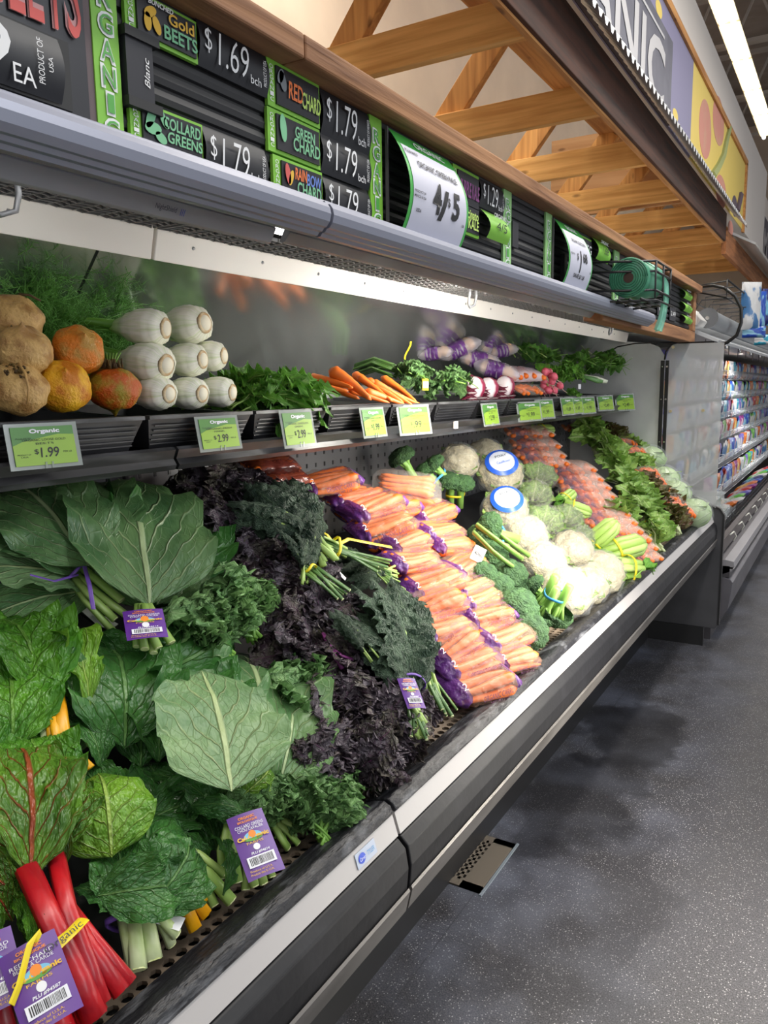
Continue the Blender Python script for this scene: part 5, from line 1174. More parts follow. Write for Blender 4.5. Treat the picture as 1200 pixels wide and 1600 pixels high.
# ---- price tags along the rail
TG = mat('tag_lime', srgb(150,188,60), .4); TG2 = mat('tag_dark_green', srgb(84,140,62), .4); HOLD = film('tag_holder', srgb(190,198,192), .45, .2, 10, .1)
tags = [((8,663,118,738),'1.99','ORGANIC LOOSE GOLD','BEETS','under the gold beets',.10),((304,651,372,708),'2.99','ORGANIC FRESH','FENNEL','under the fennel bulbs',0),((438,641,487,702),'2.99','ORGANIC DANDELION','GREENS','under the dandelion greens',.05),((562,637,600,686),'1.99','ORGANIC LOOSE','CARROTS','under the left half of the loose carrots',0),((626,633,664,682),'.99','ORGANIC LONG','CARROTS','under the kale end of the loose carrots',.2),((752,630,777,667),'2.99','ORGANIC RADICCHIO','LB','under the radicchio heads',0),((814,628,837,660),'1.99','ORGANIC','CARROTS','under the peeled carrot bag',.25),((840,624,860,656),'1.99','ORGANIC','RADISH','under the radish bunch',.15),((878,621,893,650),'1.69','ORGANIC','PARSLEY','left of the close pair below the parsley',.1),((893,621,907,648),'1.69','ORGANIC','PARSLEY','right of the close pair below the parsley',.1),((909,620,926,648),'1.99','ORGANIC','DILL','just right of the close pair',.1),((937,618,953,643),'2.49','ORGANIC','LEEKS','under the leeks',.15),((968,615,983,643),'2.49','ORGANIC','SPINACH','last on the rail by the steel wall',.25)]
for (x0, y0, x1, y1), price, l1, l2, where, yaw in tags:
    a = onX(x0, y0, -1.145); d = onX(x1, (y0+y1)/2, -1.145); e = onX(x0, y1, -1.145); w = d.y-a.y; h = a.z-e.z
    up = Vector((-.18,0,1)).normalized(); M = Matrix.Translation((-1.140, (a.y+d.y)/2, (a.z+e.z)/2)) @ RZ(-yaw)
    t = thing('price_tag', 'lime green price tag in a clear holder, %s' % where, 'price tag', 'shelf price tags', M=M)
    def quad(ww, hh, off, m, nm, zc=0, t=t):
        b = MB(); n = YR.cross(up); v = [YR*sx*ww/2+up*(sz*hh/2+zc)+n*o for o in (off, off-.0012) for sx, sz in ((-1,-1),(1,-1),(1,1),(-1,1))]
        b.add(v, [(0,1,2,3),(4,7,6,5),(0,4,5,1),(1,5,6,2),(2,6,7,3),(3,7,4,0)]); return b.build(nm, m, t)
    quad(w, h, 0, HOLD, 'holder'); quad(w*.86, h*.84, .0014, TG2, 'card'); 
    b = MB(); n_ = YR.cross(up); pts = [(-.43,-.42),(.43,-.42),(.43,.22),(.2,.24),(-.1,.16),(-.3,.10),(-.43,.02)]; b.add([YR*x*w+up*z*h+n_*.0018 for x, z in pts], [tuple(range(7))]); b.build('lime_field', TG, t)
    P = lambda s, m, x, z, ww, hh, t=t, **k: put_text(s, m, YR*x*w+up*z*h+YR.cross(up)*.0018, YR, up, ww*w, hh*h, t, off=.0006, **k)
    P('Organic', TWH, .02, .31, .42, .12, bold=.04); P(l1, INK, 0, .13, .6, .05); P(l2, INK, 0, .05, .25, .045); P('$', INK, -.13, -.13, .06, .12); P(price, INK, .05, -.15, .26, .22, bold=.01, shear=.1)
    P('PLU# 94740', INK, -.28, .17, .2, .035); P('PER LB', INK, .30, -.16, .12, .04); P('PRODUCT OF', INK, -.30, -.18, .18, .03); P('USA', INK, -.30, -.23, .1, .03)
    b = MB(); 
    for s in (-.03,.06): b.bar(YR*w*s+up*(-.5*h)+n_*.001, YR*w*s+up*(-.36*h)+n_*.003, .003, .002)
    b.build('clip', HOLD, t)
cl = thing('rail_clip', 'small white plastic clip on the shelf rail below the radicchio', 'clip', None, onX(711, 664, -1.150)); MB().box((0,-.012,-.012),(.006,.012,.012)).build('clip_body', WHITE, cl)
# ================================================================ LOWER DECK: LEAFY FOREGROUND
bigA = leaf_mesh('broad_leaf', 'round', [COLL, PST], 201, .27, .25, 24, 30, .010, 3, .10, .02, .02, 0, (.006,.004))
bigB = leaf_mesh('broad_leaf', 'round', [COLB, PST], 202, .26, .26, 24, 30, .009, 3.5, .08, .015, .02, 0, (.006,.004))
bigC = leaf_mesh('broad_leaf', 'round', [COLL, PST], 203, .25, .22, 22, 28, .010, 2.4, .18, .03, .04, 0, (.006,.004))
bigD = leaf_mesh('dark_broad_leaf', 'round', [COLD, PST], 204, .24, .20, 22, 28, .018, 3.2, .28, .04, .03, 0, (.006,.004), fine=.003)
bigE = leaf_mesh('dark_broad_leaf', 'chard', [COLD, PST], 205, .24, .17, 22, 28, .016, 3.4, .35, .04, .06, 0, (.006,.004), fine=.004)
chg = leaf_mesh('crinkled_leaf', 'chard', [CHG, YST], 206, .24, .17, 26, 36, .016, 3, .28, .04, .04, 0, (.006,.004), fine=.0035)
chl = leaf_mesh('light_crinkled_leaf', 'chard', [CHL, YST], 207, .24, .11, 22, 34, .018, 3, .35, .04, .04, 0, (.006,.004), fine=.003)
chr_ = leaf_mesh('red_veined_leaf', 'chard', [CHR, RST], 208, .24, .16, 26, 36, .014, 3, .25, .04, .04, 0, (.007,.005), fine=.003)
fold = leaf_mesh('folded_leaf', 'round', [CHL, PST], 209, .20, .17, 20, 26, .012, 3, -.35, .045, .05, 0, (.006,.004))
foldD = leaf_mesh('folded_dark_leaf', 'round', [COLD, PST], 210, .22, .18, 20, 26, .014, 3, -.45, .05, .03, 0, (.006,.004), fine=.003)
def stems(t, lst, m, r=.0075, cut=True):
    for (pts, lf, k) in lst:
        o = px_stem(t, pts, [r*k*1.0]+[r*k]*(len(pts)-2)+[r*k*1.08], m, lf)
        if cut:
            P = [t.matrix_world.inverted() @ onS(*p, lf[i]) for i, p in enumerate(pts)]; d = (P[-1]-P[-2]).normalized()
            b = MB(); b.tube([P[-1]-d*.0005, P[-1]+d*.001], r*k*1.0, 10, flat=.7, up=tuple(S_N)); b.build('cut_end', CUT, o)
def tie(t, px, d0, d1, lift, rx, ry, w, m, name='band'):
    """band round the stems at px, whose run goes from pixel d0 to d1"""
    c = onS(*px, lift); x = onS(*d1, lift)-onS(*d0, lift); M = frame(c, x, S_N); return ring(t, t.matrix_world.inverted() @ M, rx, ry, w, m, name)
def label_on(t, px, top, lift, w, h, **k):
    """card whose centre is px and whose text top points at pixel top"""
    c = onS(*px, lift); u = (onS(*top, lift)-c).normalized(); n = (S_N*.7+Vector((.45,-.55,.1))).normalized(); n = (n-u*n.dot(u)).normalized(); r = u.cross(n)
    M = Matrix(((r.x,u.x,n.x,c.x),(r.y,u.y,n.y,c.y),(r.z,u.z,n.z,c.z),(0,0,0,1))); return card_tag(t, t.matrix_world.inverted() @ M, w, h, **k)
# collard bunch lying at the upper left, stems to the right
t = bunch_at('collard_bunch', 'collard bunch at the upper left with bare pale stems tied by a purple twist tie', 'collard greens', 'collard greens bunches', (140, 880))
for me, L, b0, t0, lb, lt, ws, ro in ((bigA,.27,(140,885),(15,735),.11,.11,.85,.05),(bigC,.25,(150,885),(100,735),.08,.05,.8,-.1),(bigC,.25,(150,890),(-40,780),.09,.07,.8,.1),(bigB,.26,(135,905),(-60,880),.07,.09,.55,.3),(bigA,.27,(135,925),(-30,960),.05,.05,.6,.1),(bigD,.24,(145,890),(140,770),.06,.03,.5,-.4)): px_leaf(t, me, L, b0, t0, lb, lt, ws, ro)
stems(t, [(((115,868),(160,890),(207,916)),(.09,.10,.10),1.1),(((120,880),(150,905),(190,938)),(.09,.10,.10),1.1),(((115,890),(150,925),(196,960)),(.08,.09,.09),1.0),(((110,895),(140,930),(180,968)),(.08,.09,.08),1.0),(((108,902),(135,940),(176,985)),(.07,.08,.07),.9),(((118,905),(145,950),(182,950)),(.07,.075,.07),.9)], PST)
tie(t, (128,893), (110,878), (150,912), .088, .030, .020, .006, BANDP, 'twist_tie')
def strip_px(t, pts, w, m, lifts, name='tie_tail'):
    P = [t.matrix_world.inverted() @ onS(x, y, lifts[i]) for i, (x, y) in enumerate(pts)]; b = MB(); b.tube(P, w/2, 6, flat=.18, up=tuple(S_N)); return b.build(name, m, t)
strip_px(t, ((132,885),(140,915),(146,952)), .008, BANDP, (.115,.12,.115)); strip_px(t, ((122,898),(85,908),(47,898)), .005, BANDP, (.10,.105,.11))
b = MB(); c = onS(140, 950, .055); b.add([tuple(t.matrix_world.inverted() @ onS(x, y, .055)) for x, y in ((108,925),(122,950),(150,975),(172,985),(185,975),(150,955),(120,925))], [tuple(range(7))]); b.build('white_label', TAGW, t)
# big upright collard bunch with purple label
t = bunch_at('collard_bunch', 'collard bunch with one huge veined leaf standing upright above a purple label', 'collard greens', 'collard greens bunches', (228, 960))
for me, L, b0, t0, lb, lt, ws, ro in ((bigA,.27,(234,948),(190,728),.12,.10,.66,.05),(bigC,.25,(228,950),(140,770),.05,.02,.7,-.1),(bigC,.25,(245,945),(300,850),.07,.06,.6,.1),(bigD,.24,(240,950),(270,800),.04,.02,.8,.1)): px_leaf(t, me, L, b0, t0, lb, lt, ws, ro)
stems(t, [(((226,945),(235,985),(248,1012)),(.13,.13,.12),1.0),(((222,945),(222,985),(226,1014)),(.12,.12,.115),1.0),(((232,945),(252,980),(268,1004)),(.125,.125,.12),1.1),(((215,945),(212,980),(213,1010)),(.115,.115,.11),.8),(((225,945),(236,990),(240,1020)),(.115,.115,.11),.9)], PST)
label_on(t, (227,975), (222,948), .15, .066, .066)
# dark leaves under them
t = bunch_at('collard_bunch', 'dark green collard bunch turned upside down between the labelled bunch and the yellow chard stems', 'collard greens', 'collard greens bunches', (185, 1060))
for me, L, b0, t0, lb, lt, ws, ro in ((bigD,.24,(195,1170),(172,985),.05,.055,.95,.1),(bigD,.24,(230,1060),(110,1010),.03,.03,.9,-.3),(bigE,.24,(250,1190),(215,1060),.04,.03,.9,.2)): px_leaf(t, me, L, b0, t0, lb, lt, ws, ro)
t = bunch_at('collard_bunch', 'collard bunch with dark leaves folded over at the centre, behind the big pale leaf', 'collard greens', 'collard greens bunches', (290, 1040))
for me, L, b0, t0, lb, lt, ws, ro in ((foldD,.22,(215,1070),(375,960),.05,.055,.7,.5),(bigD,.24,(330,1190),(250,1010),.04,.035,.9,.3),(bigE,.24,(240,1150),(330,1010),.03,.04,.9,-.3),(bigD,.24,(220,1200),(205,1040),.02,.02,.7,.0),(bigD,.24,(260,1320),(235,1180),.02,.02,.9,.1),(bigE,.24,(180,1300),(125,1180),.02,.03,.9,-.1),(bigD,.24,(340,1330),(290,1230),.02,.02,.8,.1),(bigC,.25,(120,1180),(95,1080),.01,.01,.9,0),(bigE,.24,(210,1290),(330,1240),.03,.02,.8,.1)): px_leaf(t, me, L, b0, t0, lb, lt, ws, ro)
# front collard bunch, big pale leaf and label
t = bunch_at('collard_bunch', 'collard bunch with one huge pale dewy leaf above a tilted purple label', 'collard greens', 'collard greens bunches', (390, 1300))
for me, L, b0, t0, lb, lt, ws, ro in ((bigB,.26,(362,1238),(320,1036),.135,.135,.86,.05),(bigC,.25,(405,1240),(385,985),.04,.03,.8,.05),(bigC,.25,(430,1250),(455,1040),.05,.05,.55,.1),(bigD,.24,(340,1270),(240,1200),.05,.05,.6,.2),(fold,.20,(370,1250),(430,1180),.08,.085,.7,.3),(foldD,.22,(385,1270),(300,1255),.085,.08,.55,.0),(bigC,.25,(400,1290),(465,1150),.03,.03,.7,.6)): px_leaf(t, me, L, b0, t0, lb, lt, ws, ro)
stems(t, [(((372,1265),(382,1320),(398,1384)),(.07,.06,.03),1.0),(((365,1265),(362,1320),(372,1378)),(.07,.055,.03),1.0),(((380,1265),(395,1320),(412,1380)),(.07,.06,.03),1.0),(((360,1265),(352,1310),(360,1350)),(.07,.055,.04),.9),(((385,1265),(410,1310),(425,1370)),(.065,.05,.03),.9),(((365,1260),(345,1330),(348,1372)),(.06,.04,.02),.9),(((370,1260),(385,1340),(384,1390)),(.05,.04,.02),.9)], PST)
label_on(t, (399,1318), (378,1262), .10, .056, .100)
px_leaf(t, bigE, .24, (350,1400), (340,1290), .03, .06, .4, .4); 
# bunch behind: stems lying left of the label
t = bunch_at('collard_bunch', 'thin stemmed green bunch between the yellow stems and the tilted purple label', 'greens', None, (320, 1360))
stems(t, [(((290,1330),(330,1370),(362,1408)),(.04,.03,.02),1.3),(((300,1325),(325,1345),(350,1365)),(.045,.04,.03),.8),(((295,1340),(320,1380),(335,1415)),(.03,.02,.01),1.0)], PST); px_leaf(t, bigE, .24, (330,1350), (240,1300), .03, .04, .5)
# folded light leaf and dark bunch with white stems
t = bunch_at('collard_bunch', 'dark leafy bunch at the bottom with broad white stems held by a purple band', 'collard greens', 'collard greens bunches', (220, 1400))
for me, L, b0, t0, lb, lt, ws, ro in ((foldD,.22,(230,1420),(300,1290),.06,.07,.9,.4),(bigD,.24,(200,1420),(180,1300),.06,.06,.9,-.2),(bigD,.24,(240,1425),(320,1330),.05,.06,.8,.3),(bigE,.24,(190,1420),(120,1380),.05,.06,.9,.2),(foldD,.22,(220,1415),(240,1255),.05,.05,.9,-.3),(bigD,.24,(150,1400),(300,1380),.065,.07,.8,.1),(fold,.20,(175,1340),(155,1188),.085,.10,1.05,-.1)): px_leaf(t, me, L, b0, t0, lb, lt, ws, ro)
stems(t, [(((205,1405),(212,1460),(216,1515)),(.05,.045,.04),1.4),(((190,1410),(200,1460),(212,1518)),(.045,.04,.03),1.3),(((220,1405),(232,1455),(240,1500)),(.05,.045,.035),1.5),(((235,1405),(258,1440),(276,1460)),(.05,.045,.035),1.1),(((240,1420),(262,1460),(268,1476)),(.04,.03,.02),1.0)], WST)
tie(t, (210,1436), (206,1405), (214,1465), .047, .036, .024, .008, BANDP)
b = MB(); inv = t.matrix_world.inverted(); b.add([tuple(inv @ onS(x, y, .045)) for x, y in ((230,1418),(290,1434),(280,1455),(235,1440))], [(0,1,2,3)]); wl = b.build('white_label', TAGW, t)
# yellow stemmed chard bunches
t = bunch_at('chard_bunch', 'rainbow chard bunch with crinkled green leaves over upright yellow stems at the left edge', 'chard', 'chard bunches', (60, 1080))
for me, L, b0, t0, lb, lt, ws, ro in ((chg,.24,(70,1090),(-10,940),.08,.06,.9,.2),(chg,.24,(40,1120),(40,940),.07,.05,.9,-.1),(chg,.24,(60,1100),(-70,1040),.06,.07,.9,.2),(chl,.24,(140,1110),(72,945),.08,.08,.6,.3),(chl,.24,(150,1120),(95,1000),.06,.07,.6,-.6),(chg,.24,(20,1180),(10,1010),.06,.06,1.0,.0),(bigE,.24,(160,1200),(100,1100),.04,.05,.7,.4)): px_leaf(t, me, L, b0, t0, lb, lt, ws, ro)
stems(t, [(((88,1070),(96,1130),(104,1195)),(.09,.09,.08),1.4),(((76,1075),(80,1130),(86,1175)),(.085,.085,.08),1.1),(((82,1085),(86,1140),(96,1180)),(.09,.09,.085),.9),(((108,1160),(122,1180),(142,1200)),(.06,.06,.06),.9)], YST, cut=False); stems(t, [(((68,1070),(70,1110),(72,1160)),(.08,.08,.075),1.0)], WST)
t = bunch_at('chard_bunch', 'chard bunch whose yellow stem ends reach the front rail right of the purple band', 'chard', 'chard bunches', (290, 1390))
stems(t, [(((275,1365),(297,1395),(322,1430)),(.045,.035,.02),1.4),(((265,1375),(288,1410),(306,1452)),(.045,.035,.02),1.3),(((285,1365),(312,1395),(318,1410)),(.035,.03,.02),1.0)], YST, cut=False); stems(t, [(((262,1395),(275,1415),(286,1425)),(.03,.03,.02),1.2)], RST, cut=False)
px_leaf(t, bigE, .24, (290,1380), (220,1330), .03, .03, .6)
# red chard
t = bunch_at('red_chard_bunch', 'red chard bunch with thick scarlet stems tied by a yellow printed tie', 'chard', 'chard bunches', (90, 1450))
for me, L, b0, t0, lb, lt, ws, ro in ((chr_,.24,(48,1375),(30,1130),.095,.075,.8,.1),(chr_,.24,(85,1330),(120,1190),.09,.10,.85,.2),(chr_,.24,(40,1370),(-50,1200),.08,.07,.9,.3),(chg,.24,(60,1300),(40,1110),.06,.06,.9,.1),(chr_,.24,(30,1400),(-60,1330),.07,.08,.8,-.2),(chr_,.24,(100,1360),(60,1230),.08,.075,.8,-.4),(chg,.24,(50,1480),(20,1380),.06,.08,.55,.2),(chr_,.24,(20,1440),(-40,1360),.06,.07,.8,.1),(chg,.24,(60,1500),(40,1400),.075,.10,.5,.1)): px_leaf(t, me, L, b0, t0, lb, lt, ws, ro)
stems(t, [(((42,1355),(80,1440),(125,1530),(150,1590)),(.10,.105,.09,.07),1.9),(((85,1325),(105,1420),(135,1500),(160,1568)),(.09,.10,.09,.07),1.5),(((100,1410),(140,1480),(190,1550)),(.09,.085,.07),1.4),(((95,1400),(150,1470),(205,1535)),(.085,.08,.065),1.1),(((50,1500),(85,1570),(110,1640)),(.08,.075,.06),1.9),(((30,1500),(50,1570),(70,1640)),(.075,.07,.06),1.7),(((88,1345),(98,1400),(110,1470)),(.08,.09,.09),1.0),(((70,1500),(110,1590),(130,1640)),(.06,.06,.05),1.6)], RST, cut=False)
strip_px(t, ((66,1488),(92,1474),(112,1456),(131,1436)), .014, BANDY, (.118,.132,.132,.11), 'yellow_tie')
c = onS(100, 1466, .134); u = onS(124,1444,.134)-onS(76,1482,.134); n = S_N; up = n.cross(u)
put_text('Organic', INK, t.matrix_world.inverted() @ onS(100,1465,.1365), u, up, .05, .010, t, off=.001, name='tie_print')
strip_px(t, ((68,1490),(58,1460),(46,1478),(30,1540),(18,1570)), .012, BANDY, (.118,.135,.138,.125,.12), 'tie_tail'); strip_px(t, ((68,1490),(82,1500),(96,1530)), .012, BANDY, (.12,.13,.12), 'tie_tail')
label_on(t, (63,1535), (44,1482), .125, .060, .090, title='RED CHARD', sub='BETTE A CARDE', plu='PLU #94587')
t = bunch_at('red_chard_bunch', 'red chard bunch cut by the lower left corner, its purple label in view', 'chard', 'chard bunches', (0, 1540))
stems(t, [(((-30,1440),(-10,1540),(10,1640)),(.07,.065,.06),1.8),(((-50,1440),(-40,1540),(-20,1640)),(.07,.065,.06),1.8)], RST, cut=False); label_on(t, (-12,1520), (-24,1470), .105, .055, .08, title='RED CHARD', sub='BETTE A CARDE', plu='PLU #94587'); px_leaf(t, chg, .24, (-10,1480), (-40,1380), .06, .07, .7)
# ---- green curly kale
def kale_b(name, label, px, heading, meshes, n, s, seed, lift=.03, spread=.9, rise=.8, group='curly kale bunches', cat='kale', stem=None):
    p = onS(*px, lift); d = S_UP*math.cos(heading)+S_Y*math.sin(heading)
    t = leafy_bunch(name, label, cat, group, frame(p, d, S_N), meshes, n, spread, (s*.8, s*1.15), .02, rise, seed)
    return t
gk = [((345,1005),0.0,.72,'green curly kale bunch right of the labelled collard leaf'),((385,975),.1,.72,'green curly kale bunch next to the purple kale, middle of the case'),((500,1290),.5,.55,'small bluish green kale bunch low on the front rail beside the brass plug'),((470,1110),.1,.7,'bluish kale leaves standing right of the pale collard leaf'),((400,1290),.3,.5,'green kale stems and leaves beside the tilted purple label')]
for i, (p, h, s, lab) in enumerate(gk): kale_b('green_kale_bunch', lab, p, h, curlg, 14, s, 30+i, .085 if i < 2 else .04)
t = bunch_at('green_kale_bunch', 'kale bunch with cut stems lying on the grille right of the tilted purple label', 'kale', 'curly kale bunches', (455,1310)); stems(t, [(((432,1285),(450,1300),(466,1318)),(.03,.02,.015),.8),(((440,1280),(460,1290),(474,1298)),(.03,.025,.02),.8),(((428,1290),(440,1310),(450,1325)),(.03,.02,.01),.9)], PST); [px_leaf(t, curlg[k][0], .16, (440,1290), q, .02, .04, 1) for k, q in enumerate(((420,1230),(465,1240),(495,1270)))]
kale_b('green_kale_bunch', 'tiny kale sprig beside the brass plug on the grille', (560,1235), .8, curlg, 6, .35, 77, .02)
# ---- purple kale heap
pk = [((330,790),.1,1.0,'purple kale bunch highest under the shelf, left of the lacinato tips'),((370,785),.0,.9,'purple kale bunch in the shadow under the shelf'),((350,860),.2,1.0,'dusky kale bunch right beside the huge veined collard leaf'),((400,870),.1,1.0,'purple kale bunch directly below the lacinato leaf tips'),((445,915),.2,1.05,'purple kale bunch left of the yellow tied lacinato stems'),((410,950),.1,1.0,'purple kale bunch above the green curly kale'),((470,990),.2,1.05,'purple kale bunch in the middle of the heap'),((520,985),.3,.9,'purple kale bunch touching the lacinato bunch'),((460,1040),.1,.9,'purple kale bunch with magenta stem behind the pale collard leaves'),((525,1060),.2,1.05,'darkest purple kale bunch in the lower middle of the heap'),((575,1060),.3,.95,'purple kale bunch below the lacinato label, left side'),((510,1130),.2,1.0,'purple kale bunch right of the bluish kale leaves'),((570,1140),.2,1.05,'purple kale bunch just above the grille, middle'),((622,1135),.3,.9,'purple kale bunch at the grille beside the lacinato stem ends'),((535,1210),.2,.95,'purple kale bunch lowest on the grille left of the brass plug'),((600,1190),.3,.85,'purple kale bunch right of the brass plug'),((490,1200),.1,.7,'brownish purple kale bunch behind the small bluish kale'),((310,830),.0,.8,'purple kale bunch mostly hidden behind the huge collard leaf'),((420,800),.1,.9,'purple kale bunch behind the lacinato tips')]
for i, (p, h, s, lab) in enumerate(pk): kale_b('purple_kale_bunch', lab, p, h+(-.3 if i % 2 else .3), curlp[i % 4:]+curlp[:i % 4], 22, s*.72, 60+i, .03, 1.9, 1.2, 'purple kale bunches in one heap')
t = bunch_at('purple_stem_sprig', 'bright magenta kale stem lying on the purple kale heap', 'kale stem', None, (520,1020)); stems(t, [(((505,990),(520,1020),(535,1045)),(.10,.11,.10),.7),(((515,1010),(535,1025),(550,1030)),(.10,.11,.10),.5)], PUS, cut=False)
# ---- lacinato kale
def laci_b(label, base, tips, lift=(.07,.07), tiepx=None, stemend=None, lab=None, wid=1.0, seed=0, nst=8, bandm=BANDY):
    t = bunch_at('lacinato_kale_bunch', label, 'kale', 'lacinato kale bunches', base, lift[0]); rd = random.Random(seed)
    tips = tuple(tips)+tuple((x+rd.uniform(-14,14), y+rd.uniform(0,26)) for x, y in tips)
    for i, tp in enumerate(tips):
        px_leaf(t, laci[i % 4][0], .27, (base[0]+rd.uniform(-8,8), base[1]+rd.uniform(-6,6)), tp, lift[0]+rd.uniform(-.015,.015), lift[1]+rd.uniform(-.02,.03), wid*.85, rd.uniform(-.8,.8))
    if stemend:
        L = []
        for k in range(nst):
            e = (stemend[0]+rd.uniform(-14,14), stemend[1]+rd.uniform(-10,10)); s = (base[0]+rd.uniform(-8,8), base[1]+rd.uniform(-8,8)); L.append(((s, ((s[0]+e[0])/2, (s[1]+e[1])/2), e), (lift[0], lift[0]+.008, lift[0]+rd.uniform(-.02,.01)), rd.uniform(.45,.7)))
        stems(t, L, DST)
    return t
t = laci_b('lacinato kale bunch with broad blistered leaves topmost in its heap, stems tied in yellow', (500,845), ((375,745),(400,740),(425,738),(450,735),(372,770),(395,775),(430,760),(460,765),(365,790),(415,790)), (.13,.13), None, (600,885), seed=1, nst=12, wid=1.7)
tie(t, (525,855), (500,845), (560,868), .135, .032, .022, .007, BANDY, 'yellow_tie'); strip_px(t, ((522,850),(512,836),(500,829)), .010, BANDY, (.13,.135,.13)); strip_px(t, ((525,850),(510,864),(500,862)), .010, BANDY, (.13,.14,.13)); strip_px(t, ((530,850),(545,842),(575,848),(612,855)), .010, BANDY, (.125,.13,.125,.12)); strip_px(t, ((515,865),(525,890),(540,905)), .012, TAGW, (.11,.11,.10))
t = laci_b('slim lacinato kale bunch curving down to a yellow band beside the purple kale', (480,885), ((455,800),(448,815),(470,790),(440,830),(500,800)), (.13,.14), None, (535,928), seed=2, nst=8)
tie(t, (485,890), (475,878), (510,910), .135, .018, .014, .006, BANDY, 'yellow_band'); strip_px(t, ((490,885),(510,900),(532,915)), .006, BANDY, (.115,.115,.11))
t = laci_b('large lacinato kale bunch with a purple label card low at the front', (642,1088), ((545,925),(570,900),(600,890),(620,885),(590,930),(560,950),(625,920),(640,910),(600,960),(650,940),(540,960)), (.10,.13), None, (656,1146), wid=1.5, seed=3, nst=16)
tie(t, (640,1068), (634,1045), (650,1100), .105, .036, .026, .006, BANDP, 'purple_tie'); label_on(t, (643,1083), (633,1056), .135, .040, .078, title='LACINATO KALE', sub='CHOU FRISE', plu='PLU #94627')
t = laci_b('lacinato kale bunch lying against the carrot bags with a slanting purple card', (670,1050), ((615,900),(640,930),(630,900),(655,960),(650,990)), (.08,.09), None, (700,1110), seed=4, nst=8, wid=1.2); strip_px(t, ((652,1025),(668,1050),(688,1075)), .012, TAGP, (.085,.085,.08), 'card_strip')
t = laci_b('single pale green lacinato leaf pair lying over the purple kale', (575,1015), ((515,950),(530,955)), (.13,.14), None, None, seed=6, wid=1.4)
t = laci_b('lacinato kale bunch with curled tips at the very back of its heap', (440,830), ((365,745),(385,752),(372,800)), (.11,.11), None, None, seed=9, wid=1.3)
t = laci_b('lacinato kale bunch whose trimmed stems lie against the upper carrot bags', (600,895), ((520,850),(530,865),(540,880),(535,845),(560,900),(545,905)), (.08,.09), None, (640,925), seed=12, wid=1.0)
# ---- bags at the back under the shelf
RUSS = mat('russet_root', srgb(150,70,40), .5, c2=srgb(120,50,30), scale=5)
for i, (px, py, w, lab) in enumerate(((418,722,.16,'brown red bag of roots at the back under the shelf, higher one'), (436,742,.15,'brown red bag of roots at the back under the shelf, lower one with purple end'))):
    c = onS(px, py, .03); t = thing('root_bag', lab, 'bag', 'brown red bags of roots', M=frame(c, (.3,.95,0), (.4,0,1))); rd = random.Random(i)
    for k in range(6): o = obj('root', carrots[k % 4], t, TR(0,(k-2.5)*.02,0)); 
    pillow(w,.13,.05,i+30,k=1.05).build('bag_film', film('dark_bag_film', srgb(120,54,44), .75, .2, 30, .8) if i == 0 else bpy.data.materials['dark_bag_film'], t, True)
# ---- carrot bags: two columns
AX = (.42,.90,.02)
protoA = carrot_bag_proto(1, 'x'); protoB = carrot_bag_proto(2, 'x', both=True); protoC = carrot_bag_proto(3, 'x', L=.17, Ht=.064)
protos = [protoA, protoB, protoC]; used = [False]*3
def place(pi, M, label, group, proto=None):
    if not used[pi]:
        used[pi] = True; o = protos[pi]; o.matrix_world = M; o['label'] = label; o['group'] = group; return o
    return copy_tree(protos[pi], M, label, group)
left = [(513,752,1.05),(580,789,1.15),(596,820,1.1),(628,846,1.0),(640,875,.95),(672,908,1.1),(676,943,1.05),(686,978,1.05),(700,1006,1.0),(724,1030,1.05),(744,1064,1.1)]
right = [(674,800,.95),(684,828,.95),(702,850,.95),(722,884,.95),(732,913,.8),(743,932,.9),(758,958,.95),(782,990,1.1),(795,1026,.95)]
for i, (x, y, s) in enumerate(left):
    rd = random.Random(i); M = frame(onS(x, y, .045), Vector(AX)+Vector((rd.uniform(-.22,.22), 0, rd.uniform(-.10,.20))), (.2,-.12,.97)) @ SM(s*.95,s,s*.92)
    place([1,1,0,2,0,0,2,0,2,0,1][i], M, 'bag of whole carrots in the left column of the stack, %s from the top' % ordw(i), 'bags of whole carrots stacked in two columns')
for i, (x, y, s) in enumerate(right):
    rd = random.Random(i+40); M = frame(onS(x, y, .045), Vector(AX)+Vector((rd.uniform(-.22,.22), 0, rd.uniform(-.10,.20))), (.2,-.12,.97)) @ SM(s*.93,s,s*.92)
    place([1,0,2,2,0,0,1,0,2][i], M, 'bag of whole carrots in the right column of the stack, %s from the top' % ordw(i), 'bags of whole carrots stacked in two columns')
# a few bags deeper in the pile
for i, (x, y) in enumerate(((548,775),(572,800),(600,838),(632,868),(612,790))):
    M = frame(onS(x, y, .015), AX, (.2,-.1,.97)); place(i % 3, M, 'bag of whole carrots lying deeper at the upper stack end, %s from the top' % ordw(i), 'bags of whole carrots in the second layer')
t = carrot_bag_proto(7, 'clear unprinted bag of thick carrots on top of the right column', L=.20, Ht=.075, clear=True); t.matrix_world = frame(onS(636, 762, .05), (.8,.5,-.15), (.5,-.2,.8)) @ SM(1.1,1.1,1.1)
